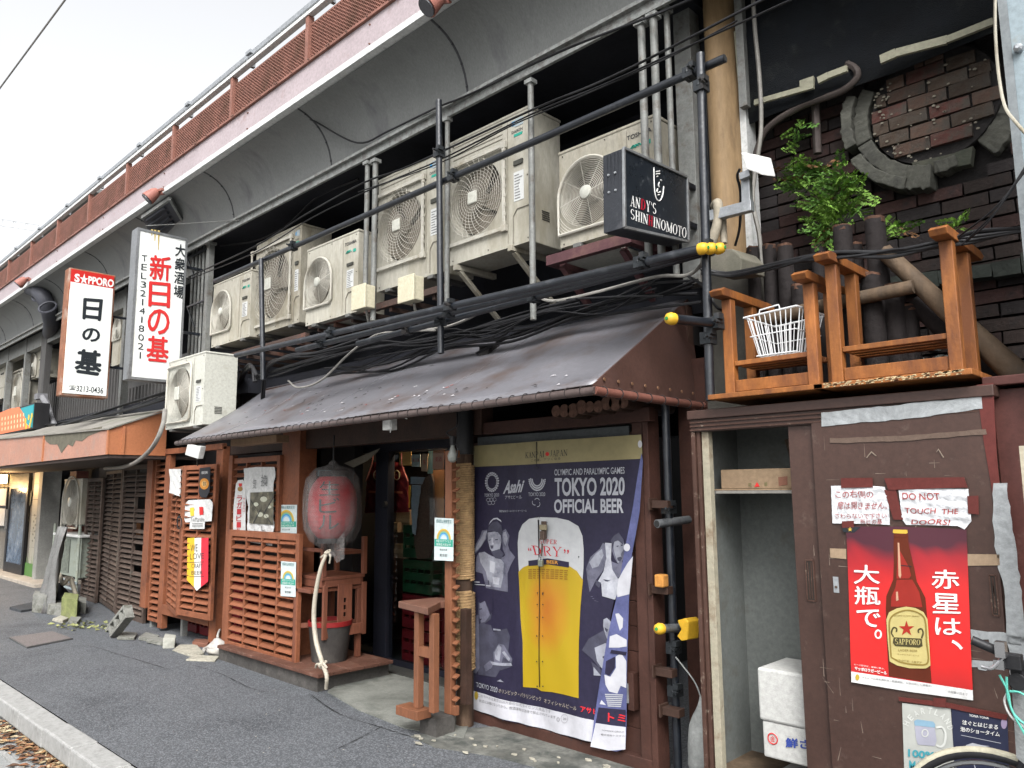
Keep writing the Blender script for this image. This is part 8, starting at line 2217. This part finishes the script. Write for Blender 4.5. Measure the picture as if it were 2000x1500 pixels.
tape('maroon tape holding the left handwritten paper', [(1643, 934), (1704, 933), (1705, 952), (1643, 953)], MART, Y=YD - .006)
tape('long maroon tape above the right handwritten paper', [(1727, 934), (1883, 932), (1890, 952), (1735, 957)], MART, Y=YD - .006)
tape('maroon tape between the two handwritten papers', [(1727, 957), (1750, 957), (1764, 1015), (1745, 1015)], MART, Y=YD - .003)
tape('maroon tape at the right of the English paper', [(1889, 969), (1911, 968), (1912, 1005), (1891, 1003)], MART, Y=YD - .006)
tape('maroon tape at the top left corner of the red poster', [(1644, 1018), (1668, 1017), (1668, 1030), (1645, 1031)], MART, Y=YD - .008)
tape('maroon tape along the top of the white mug poster', [(1755, 1361), (1850, 1372), (1968, 1396), (1966, 1407), (1850, 1382), (1756, 1369)], MART, Y=YD - .006)
tape('small maroon patch under the red poster', [(1823, 1363), (1848, 1364), (1847, 1382), (1824, 1380)], MART, Y=YD - .008)
tape('scratched pale chip mark on the upper door', [(1828, 884), (1833, 876), (1844, 893), (1842, 894), (1833, 879)], mat('bare_chip', (.25, .2, .16), .6))
tape('small scratched chevron mark near the door middle', [(1692, 893), (1702, 881), (1712, 890), (1711, 891), (1702, 884), (1693, 895)], mat('bare_chip', (.25, .2, .16), .6))
HWR = ink('handwriting_red', (.33, .05, .045)); CRUM = mat('crumpled_paper', (.60, .61, .63), .6, var=.08, scale=6, bump=1., bscale=26)
def hand(label, pts, words_, Y):
    t = thing('handwritten_notice', label, 'notice', tuple(aY(*pts[0], Y)), 'handwritten papers on the cabinet door')
    m = M().prism([aY(x, y, Y) for x, y in pts], (0, .0015, 0)); sub(m, .03)
    wv = lambda p: p + V((0, .0025 * math.sin(p.z * 150 + 3 * math.sin(p.x * 12)), 0))
    m.warp(wv); m.build('paper', CRUM, t, smooth=40)
    m = M()
    for s_, q in words_: word(m, s_, [aY(x, y, Y - .003) for x, y in q], .006, 3)
    m.warp(lambda p: wv(p) + V((.002 * math.sin(p.z * 70), 0, .0015 * math.sin(p.x * 60)))); m.build('lettering', HWR, t, fix=False)
hand('crumpled paper handwritten in Japanese in red', [(1623, 949), (1690, 948), (1728, 951), (1736, 985), (1738, 1025), (1690, 1023), (1626, 1022)],
     [('この右側の', [(1632, 958), (1705, 958), (1705, 972), (1632, 973)]), ('扉は開きません。', [(1636, 979), (1733, 981), (1733, 995), (1636, 995)]), ('さわらないで下さい', [(1631, 1003), (1732, 1003), (1732, 1013), (1631, 1013)]), ('新日の基', [(1680, 1014), (1722, 1014), (1722, 1024), (1680, 1023)])], YD - .004)
hand('crumpled paper reading DO NOT TOUCH THE DOORS in red', [(1755, 957), (1830, 954), (1891, 955), (1896, 1000), (1897, 1018), (1884, 1034), (1870, 1027), (1770, 1025), (1762, 1015)],
     [('DO NOT', [(1762, 963), (1835, 963), (1835, 977), (1762, 976)]), ('TOUCH  THE', [(1768, 992), (1873, 994), (1872, 1004), (1768, 1003)]), ('DOORS!', [(1780, 1015), (1855, 1014), (1853, 1025), (1779, 1024)])], YD - .004)
# red poster
YP = YD - .006
rp = thing('beer_bottle_poster', 'glossy red poster of a brown beer bottle with white Japanese lettering', 'poster', tuple(aY(1780, 1360, YP)))
def c5(x, y): return (1600 + x / 2.5, 900 + y / 2.5)
rw = lambda p: p + V((0, .003 * math.sin(p.x * 9 + p.z * 7) * 1, 0))
def rart(name, polys, mt, layer, words=(), strok=()): return art(rp, name, polys, mt, c5, layer, words, Yb=YP, warp=rw, strok=strok, maxl=.06)
PRED = bpy.data.materials.new('poster_red_print'); PRED.use_nodes = True
n = PRED.node_tree; b = n.nodes['Principled BSDF']; b.inputs['Roughness'].default_value = .28
tc = n.nodes.new('ShaderNodeTexCoord'); sx_ = n.nodes.new('ShaderNodeSeparateXYZ'); n.links.new(tc.outputs['Generated'], sx_.inputs[0])
nz = n.nodes.new('ShaderNodeTexNoise'); nz.inputs['Scale'].default_value = 1.6; n.links.new(tc.outputs['Generated'], nz.inputs['Vector'])
ad = n.nodes.new('ShaderNodeMath'); ad.operation = 'MULTIPLY_ADD'; n.links.new(nz.outputs['Fac'], ad.inputs[0]); ad.inputs[1].default_value = .25; n.links.new(sx_.outputs['Z'], ad.inputs[2])
cr = n.nodes.new('ShaderNodeValToRGB'); cr.color_ramp.elements[0].position = .1; cr.color_ramp.elements[0].color = (.30, .012, .012, 1); cr.color_ramp.elements[1].color = (.05, .012, .02, 1)
for ps_, c_ in ((.35, (.46, .012, .011, 1)), (.75, (.42, .015, .015, 1)), (.93, (.22, .012, .018, 1))):
    e = cr.color_ramp.elements.new(ps_); e.color = c_
n.links.new(ad.outputs[0], cr.inputs[0]); n.links.new(cr.outputs[0], b.inputs['Base Color'])
rart('sheet', [[(132, 320), (420, 322), (718, 335), (735, 750), (752, 1170), (450, 1130), (158, 1080), (145, 700)]], PRED, 0)
rart('white_strip', [[(157, 1028), (450, 1075), (750, 1120), (752, 1170), (450, 1130), (158, 1080)]], PAP, 1)
BOT = mat('brown_bottle_print', (.11, .022, .010), .3, var=.4, scale=3, bump=0, stretch=4)
neck = [(366, 350), (432, 352), (440, 420), (452, 470), (466, 530), (478, 590), (500, 630), (520, 670), (526, 740), (535, 900), (548, 1085), (340, 1052), (335, 980), (328, 860), (325, 720), (328, 660), (345, 620), (362, 580), (366, 500), (364, 420)]
rart('bottle_print', [neck], BOT, 1)
rart('bottle_glow_print', [[(380, 580), (455, 580), (490, 640), (505, 715), (420, 712), (350, 712), (352, 665), (372, 620)], [(385, 420), (440, 520), (450, 560), (440, 575), (378, 575)]], ink('bottle_red_glow', (.28, .022, .015)), 2)
rart('highlight_print', [[(384, 400), (392, 400), (402, 560), (396, 575), (388, 560)], [(375, 640), (385, 638), (388, 680), (376, 685)]], ink('bottle_highlight', (.50, .28, .18)), 3)
rart('neck_line', [[(400, 508), (452, 514), (452, 518), (400, 512)]], BLACKI, 3)
rart('cap_print', [[(362, 335), (430, 337), (433, 352), (425, 356), (366, 354), (360, 350)]], ink('cap_gold', (.55, .36, .05)), 2)
rart('cap_print', [circ(398, 365, 34, 10, 12)], BOT, 2)
lab_ = [(327, 775), (340, 740), (380, 720), (425, 712), (470, 718), (510, 738), (530, 775), (538, 900), (543, 1000), (520, 1015), (440, 1014), (380, 1000), (343, 980), (333, 880)]
rart('label_print', [lab_], ink('label_cream_gold', (.50, .42, .17)), 3)
rart('label_edge', [], ink('label_gold_dark', (.24, .17, .04)), 4, strok=[([(350, 960), (345, 880), (342, 790), (360, 755), (400, 735), (440, 730), (490, 745), (518, 780), (524, 880), (530, 985), (470, 995), (400, 985), (350, 960)], .006)])
st_ = []
for i in range(10):
    a = -PI / 2 + i * PI / 5; r_ = 40 if i % 2 == 0 else 15
    st_.append((426 + r_ * math.cos(a), 820 + r_ * math.sin(a) * 1.0))
rart('star_print', [st_], ink('star_red', (.35, .025, .015)), 4)
rart('ribbon_print', [[(362, 862), (500, 868), (505, 905), (488, 912), (370, 905), (358, 890)]], ink('ribbon_dark', (.06, .05, .02)), 4)
m = M(); serif(m, 'SAPPORO', [aY(*c5(*p), YP - .0016 * 5) for p in ((368, 868), (496, 874), (494, 900), (370, 896))], bold=1.3); m.warp(rw); m.build('lettering', ink('label_cream_gold', (.50, .42, .17)), rp, fix=False)
rart('lettering', [], ink('label_gold_dark', (.24, .17, .04)), 4, [('LAGER BEER', [(385, 918), (480, 924), (478, 934), (385, 930)], 0, 0), ('サッポロラガービール', [(380, 940), (490, 948), (488, 956), (380, 948)], 0, 0), ("JAPAN'S OLDEST BRAND", [(365, 752), (490, 756), (488, 765), (366, 762)], 0, 0), ('SINCE 1877', [(370, 968), (500, 982), (499, 992), (371, 978)], 0, 0)])
rart('scroll_print', [], ink('ribbon_dark', (.06, .05, .02)), 4, strok=[([(362, 860), (352, 840), (362, 815), (378, 820), (376, 836)], .006), ([(500, 866), (508, 840), (500, 820), (484, 826), (486, 840)], .006)])
cols2 = ((('大', [(168, 505), (292, 515), (296, 600), (170, 600)]), ('瓶', [(172, 612), (292, 616), (298, 704), (174, 700)]), ('で', [(182, 725), (296, 728), (298, 812), (186, 812)])), (('赤', [(550, 530), (682, 536), (684, 625), (552, 622)]), ('星', [(552, 645), (688, 652), (690, 745), (556, 742)]), ('は', [(566, 765), (692, 772), (696, 850), (570, 848)])))
for g in cols2: rart('lettering', [], INKW, 1.2, [(c_, q, .012, 0) for c_, q in g])
rart('lettering', [], INKW, 1.2, strok=[(circ(287, 847, 14, 19), .007), ([(650, 880), (672, 892), (698, 918)], .012)])
rart('lettering', [], INKW, 1.2, [('ビール好きが、最後に選ぶ。', [(172, 990), (318, 1012), (318, 1020), (172, 998)], 0, 0), ('サッポロラガービール', [(175, 1004), (330, 1028), (330, 1046), (175, 1020)], .03, 0)])
rart('small_print', [circ(187, 1057, 10, 16, 10)], ink('gold_seal', (.45, .32, .04)), 2)
rart('lettering', [], INKG, 2, [('ストップ!20歳未満飲酒・飲酒運転。お酒は楽しく適量を。', [(210, 1052), (550, 1096), (550, 1106), (210, 1062)], 0, 0), ('お取扱い店まで', [(630, 1120), (725, 1135), (725, 1148), (630, 1132)], 0, 0)])
rart('corner_print', [[(110, 320), (205, 323), (172, 350), (118, 348)]], BLACKI, 1)
rart('lettering', [], ink('cap_gold', (.55, .36, .05)), 2, [('★', [(140, 322), (163, 322), (163, 345), (140, 345)], 0, 0)])
# lower posters
mg = thing('mug_poster', 'pale poster of a beer mug reading HEARTLAND 100% MALT behind the wheel', 'poster', tuple(aY(1820, 1500, YD)))
def c9(x, y): return (1780 + x / 4.686, 1180 + y / 4.686)
art(mg, 'sheet', [[c9(-85, 905), c9(360, 955), c9(385, 1310), c9(400, 1700), c9(-60, 1700)]], ink('mug_sheet', (.42, .43, .40)), ident, 0, Yb=YD - .002, warp=lambda p: p)
for i, ch in enumerate('HEARTLAND'):
    a = math.radians(206 + i * 17.5); cx_, cy_ = 148 + 215 * math.cos(a), 1180 + 205 * math.sin(a)
    tx, ty = -math.sin(a), math.cos(a); nx_, ny_ = math.cos(a), math.sin(a)
    q = [(cx_ - tx * 18 + nx_ * 28, cy_ - ty * 18 + ny_ * 28), (cx_ + tx * 18 + nx_ * 28, cy_ + ty * 18 + ny_ * 28), (cx_ + tx * 18 - nx_ * 28, cy_ + ty * 18 - ny_ * 28), (cx_ - tx * 18 - nx_ * 28, cy_ - ty * 18 - ny_ * 28)]
    art(mg, 'lettering', [], ink('pale_letter', (.60, .61, .58)), c9, 1, [(ch, q, .015, 0)], Yb=YD - .002, warp=lambda p: p)
art(mg, 'mug_print', [[(25, 1070), (55, 1055), (200, 1075), (220, 1100), (215, 1130), (30, 1110)]], ink('mug_blue', (.22, .36, .47)), c9, 1, Yb=YD - .002, warp=lambda p: p)
art(mg, 'mug_print', [[(30, 1112), (215, 1132), (232, 1250), (215, 1300), (60, 1285), (42, 1230)]], ink('mug_lilac', (.36, .36, .43)), c9, 1, Yb=YD - .002, warp=lambda p: p)
art(mg, 'mug_handle', [], ink('pale_letter', (.60, .61, .58)), c9, 2, strok=[([(225, 1130), (280, 1125), (312, 1180), (305, 1270), (270, 1305), (228, 1290)], .008), (circ(125, 1180, 28, 32), .004)], Yb=YD - .002, warp=lambda p: p)
art(mg, 'lettering', [], ink('malt_teal', (.05, .30, .36)), c9, 2, [('100%', [(-30, 1325), (210, 1355), (205, 1425), (-30, 1395)], .03, 0), ('MALT', [(-20, 1430), (190, 1455), (190, 1540), (-20, 1515)], .03, 0)], Yb=YD - .002, warp=lambda p: p)
dkp = thing('dark_poster', 'dark blue poster with white Japanese lettering above the bicycle wheel', 'poster', tuple(aY(1920, 1490, YD)))
art(dkp, 'sheet', [[(365, 958), (880, 1040), (890, 1320), (900, 1650), (405, 1650), (385, 1300)]], ink('dark_blue_print', (.022, .026, .055)), c9, 1, Yb=YD - .002, warp=lambda p: p)
art(dkp, 'lettering', [], INKW, c9, 2, [('YONA YONA', [(530, 1005), (710, 1035), (708, 1055), (528, 1028)], .01, 0), ('注ぐとはじまる', [(468, 1060), (795, 1105), (790, 1148), (465, 1098)], .012, 0), ('泡のショータイム', [(450, 1120), (812, 1170), (808, 1212), (450, 1162)], .012, 0)], Yb=YD - .002, warp=lambda p: p)
art(dkp, 'small_print', [qk(455, 1196, 820, 1201, 75), [(500, 1290), (560, 1270), (640, 1290), (720, 1300), (600, 1320), (500, 1320)]], SILV, c9, 2, Yb=YD - .002, warp=lambda p: p)
art(dkp, 'balloon_print', [circ(848, 1092, 28, 50, 14)], ink('lilac_print', (.30, .24, .36)), c9, 2, Yb=YD - .002, warp=lambda p: p)
# shelf contents
bx = thing('carton', 'long open brown carton on the top shelf of the cabinet', 'carton', (-1.85, 3.75, 1.592))
a, b = aY(1408, 935, 3.72), aY(1552, 962, 3.72)
M().box(a.x, b.x + .12, 3.72, 3.92, 1.60, 1.70).build('box', CAR, bx, bevel=.003)
M().box(a.x - .03, b.x + .12, 3.68, 3.95, 1.592, 1.599).build('flap', CAR, bx)
m = M(); word(m, '▲', q4(aY, [(1473, 942), (1484, 941), (1484, 950), (1473, 951)], 3.717)); m.build('lettering', RED, bx)
m = M(); word(m, '花', q4(aY, [(1461, 943), (1468, 943), (1468, 951), (1461, 951)], 3.717)); word(m, '道', q4(aY, [(1492, 941), (1499, 941), (1499, 949), (1492, 949)], 3.717)); m.build('lettering', ink('olive_print', (.12, .13, .05)), bx)
m = M(); m.prism(q4(aY, [(1520, 932), (1538, 930), (1538, 947), (1521, 949)], 3.7175), (0, -.0005, 0)); m.build('label_print', mat('red_tile_scrap', (.20, .09, .06), .8), bx)
bxd = thing('basket', 'dark woven basket at the back of the cabinet top shelf', 'basket', (-1.6, 3.95, 1.6))
M().lathe([(.10, 0), (.13, .14), (.10, .15)], (-1.66, 3.90, 1.71), (0, 0, 1), 16).build('bowl', WV, bxd)
fs = thing('foam_box', 'big white styrofoam box with lid standing in the cabinet', 'box', (-1.75, 3.8, .22))
STY = mat('dirty_styrofoam', (.50, .50, .48), .8, var=.06, scale=4, bump=.15, bscale=160, dirt=(.36, .34, .28), damt=.25)
a, b = aY(1479, 1290, 3.70), aY(1590, 1440, 3.70)
M().box(a.x + .01, a.x + .40, 3.70, 4.0, .30, .47).build('body', STY, fs, bevel=.008)
M().box(a.x, a.x + .41, 3.69, 4.01, .472, .72).build('lid', STY, fs, bevel=.012)
m = M().ring(aY(1509, 1443, 3.697), .024, .003, n=20, m=4); word(m, '金', q4(aY, [(1504, 1437), (1514, 1438), (1514, 1449), (1504, 1448)], 3.697)); m.build('emblem', RED, fs)
m = M(); word(m, '鮮さば', q4(aY, [(1535, 1441), (1610, 1448), (1610, 1466), (1535, 1459)], 3.697), .03); m.build('lettering', ink('fish_blue', (.04, .07, .30)), fs)
solo(M().box(-1.86, -1.5, 3.66, 3.9, .202, .235), 'foam_slab', STY, 'pale foam lid lying on the cabinet floor under the box', 'lid', bevel=.006)
# right of the cabinet
rc = thing('side_casing', 'maroon taped casing corner at the right end of the cabinet', 'casing', (-.7, 3.6, 0))
MAR = mat('maroon_casing', (.085, .032, .027), .45, var=.2, bump=.05, dirt=(.2, .14, .12), damt=.2)
M().box(xR + .002, xR + .34, 3.67, 4.1, .05, 2.0).build('side_panel', MAR, rc, bevel=.004)
M().box(xR - .02, xR + .36, 3.62, 4.12, 2.012, 2.05).build('top_panel', MAR, rc, bevel=.004)
M().prism([aY(x, y, 3.585) for x, y in ((1908, 752), (1940, 748), (1948, 900), (1968, 1080), (1985, 1200), (1968, 1190), (1945, 1000), (1920, 850))], (0, -.006, 0)).build('tape_fold', MART, rc)
solo(M().box(-.66, -.64, 3.4, 3.42, 1.1, 1.6).box(-.655, -.60, 3.38, 3.45, .9, 1.75), 'cream_board', mat('cream_board', (.42, .38, .29), .7), 'cream board edge standing at the right edge of the photo', 'board')
# hanging white bag beside the lower upright
sack('dirty white cloth bag hanging beside the lower upright pipe', V((-2.33, 3.85, .02)), .10, .08, .46, BAGG, 'hanging_bag', 11)
solo(M().tube(curve([(-2.33, 3.85, .46), (-2.38, 3.86, .55), (-2.50, 3.87, .66)]), .004, 5), 'bag_cord', BAGG, 'thin cord tying the white bag to the clamp', 'cord')
# ================================================================ BICYCLE (front part in view)
bi = thing('bicycle', 'parked bicycle with cream tyre and black grips cut by the lower right corner', 'bicycle', (-.55, 3.2, 0))
YW = 3.20
wc = aY(1940, 1466, YW); wr = .335
wcx, wcz = wc.x + .0, .335
TYR = mat('cream_tyre', (.50, .47, .36), .7, var=.1, bump=.2, dirt=(.3, .27, .2), damt=.25)
rr0 = wc.z - .335
wr = min(.36, max(.31, (wc.z) / 2)); wcz = wr
wh = M().ring((wcx, YW, wcz), wr - .016, .017, n=56, m=8).build('wheel', BLKM, bi, smooth=60)
M().ring((wcx, YW, wcz), wr - .006, .0145, n=56, m=8).build('tyre', TYR, wh, smooth=60)
M().ring((wcx, YW, wcz), wr - .045, .009, n=56, m=6).build('rim', mat('silver_rim', (.35, .36, .37), .3, .8, bump=0), wh, smooth=60)
spk = M()
for k in range(28):
    a = 2 * PI * k / 28; s_ = 1 if k % 2 else -1
    spk.tube([(wcx + .02 * math.cos(a + s_), YW + s_ * .02, wcz + .02 * math.sin(a + s_)), (wcx + (wr - .05) * math.cos(a), YW, wcz + (wr - .05) * math.sin(a))], .0012, 4)
so_ = spk.build('spoke', GALV, wh); so_['kind'] = 'stuff'
M().tube([(wcx, YW - .04, wcz), (wcx, YW + .04, wcz)], .022, 12).build('hub', GALV, wh, smooth=50)
BFR = mat('black_bike_paint', (.03, .03, .035), .3, .3, bump=0)
hx_, hz_ = wcx + .17, wcz + .52
m = M()
for s_ in (-.045, .045): m.tube(curve([(wcx, YW + s_, wcz), (wcx + .06, YW + s_, wcz + .22), (wcx + .10, YW + s_ * .6, wcz + wr + .03)]), .011, 8)
m.tube([(wcx + .10, YW, wcz + wr + .03), (hx_, YW, hz_)], .018, 10)
m.build('fork', BFR, bi, smooth=50)
M().tube(curve([(hx_ - .01, YW, hz_ - .08), (hx_ + .25, YW, wcz + .1), (hx_ + .5, YW, wcz + .02)]), .018, 10).tube([(hx_, YW, hz_ - .03), (hx_ + .6, YW, wcz + .4)], .015, 8).build('frame', BFR, bi, smooth=50)
gA, gB, gC = aY(1898, 1250, 3.02), aY(1950, 1272, 3.04), aY(1990, 1300, 3.12)
M().tube(curve([gA, gB]), .0155, 12).build('grip', BLKM, bi, smooth=50)
M().tube(curve([gB, aY(1970, 1288, 3.06), gC, V((hx_, YW, hz_ + .05)), V((hx_, YW + .1, hz_ + .07)), V((gB.x + .05, YW + .3, gB.z))]), .0115, 10).build('handlebar', mat('chrome_bar', (.45, .45, .46), .2, .9, bump=0), bi, smooth=50)
CHR = mat('chrome_bar', (.45, .45, .46), .2, .9, bump=0)
M().cbox(aY(1955, 1268, 3.02), .03, .035, .05).tube(curve([aY(1958, 1285, 3.02), aY(1938, 1305, 3.0), aY(1925, 1304, 3.0), aY(1917, 1302, 3.0)]), .006, 7).cbox(aY(1952, 1298, 3.02), .03, .02, .03).build('brake_lever', CHR, bi, smooth=40)
M().cbox(aY(1980, 1292, 3.06), .05, .04, .05).cbox(aY(1996, 1310, 3.1), .06, .05, .06).lathe([(.02, 0), (.03, .02)], aY(1990, 1330, 3.08), (0, -1, 0), 12).build('bell_clamp', BLKM, bi, bevel=.004)
MINT = mat('mint_cable', (.10, .42, .34), .4, bump=0)
for k, pts in enumerate(([(1952, 1318), (1968, 1350), (1975, 1385), (1990, 1405), (2010, 1420)], [(1966, 1322), (1968, 1360), (1980, 1395), (2005, 1440)], [(1972, 1350), (1990, 1352), (2005, 1360)])):
    M().tube(curve([aY(x, y, 3.05) for x, y in pts]), .004, 6).build('brake_cable', MINT, bi, smooth=60)
M().tube(curve([aY(1966, 1355, 3.06), aY(1962, 1372, 3.06), aY(1975, 1400, 3.06), aY(2005, 1425, 3.06)]), .004, 6).build('brake_cable', WHITEPL, bi, smooth=60)
M().prism([aY(x, y, 3.1) for x, y in ((1975, 1330), (2010, 1340), (2010, 1500), (1985, 1480), (1980, 1400))], (0, .03, 0)).build('basket_cover', mat('grey_cover', (.2, .21, .21), .6, bump=.4), bi)
# ================================================================ LEAVES IN THE GUTTER
lv = M(); rl = random.Random(12)
LFM = [mat('dead_leaf_%s' % n_, c, .75, var=.35, scale=20, bump=.3, bscale=60) for n_, c in (('brown', (.20, .09, .045)), ('tan', (.33, .20, .10)), ('pale', (.40, .32, .20)), ('dark', (.10, .055, .035)))]
for i in range(330):
    px = rl.uniform(-10, 170); base = 1402 + px * .62
    off = abs(rl.gauss(0, 22)) + 4
    p = aZ(px - off * .35, base + off, -.148)
    s_ = rl.uniform(.018, .042); a = rl.random() * 6.28; tl = rl.uniform(-.5, .5); cu = rl.uniform(.2, .9)
    k = rl.randrange(4); lv.use(k)
    pts = []
    for (u_, v_) in ((-1, 0), (-.4, .5), (.2, .62), (.7, .3), (1.15, 0), (.7, -.3), (.2, -.62), (-.4, -.5)):
        x = u_ * math.cos(a) - v_ * math.sin(a); y = u_ * math.sin(a) + v_ * math.cos(a)
        pts.append(p + V((x * s_, y * s_, .006 + s_ * (cu * v_ * v_ + tl * .4 * u_ * u_ + .15))))
    b = len(lv.v); lv.v += pts + [p + V((0, 0, .006))]; 
    for q in range(8): lv.f.append([b + q, b + (q + 1) % 8, b + 8]); lv.k.append(k)
lo = lv.build('fallen_leaves', LFM, None, fix=False); lo['kind'] = 'stuff'; tag(lo, 'dry brown leaves heaped in the gutter along the kerb', 'leaves')
sc_l = M()
for (px, py) in ((1160, 1492), (1178, 1495), (1065, 1499)):
    p = aZ(px, py, .01); 
    sc_l.add([p, p + V((.05, .01, .03)), p + V((.07, .05, .01)), p + V((.02, .05, .035))], [(0, 1, 2, 3)])
bl_ = M()
for i in range(40):
    p = aZ(rl.uniform(100, 950), rl.uniform(1290, 1495), .004)
    if p.y < 1.95 or p.y > 3.4: continue
    s_ = rl.uniform(.004, .011); bl_.add([p, p + V((s_, 0, .002)), p + V((s_, s_, .001)), p + V((0, s_, .002))], [(0, 1, 2, 3)])
o = bl_.build('paper_scraps', mat('pale_scrap', (.45, .42, .36), .8)); o['kind'] = 'stuff'; tag(o, 'tiny pale scraps scattered on the asphalt pavement', 'scraps')
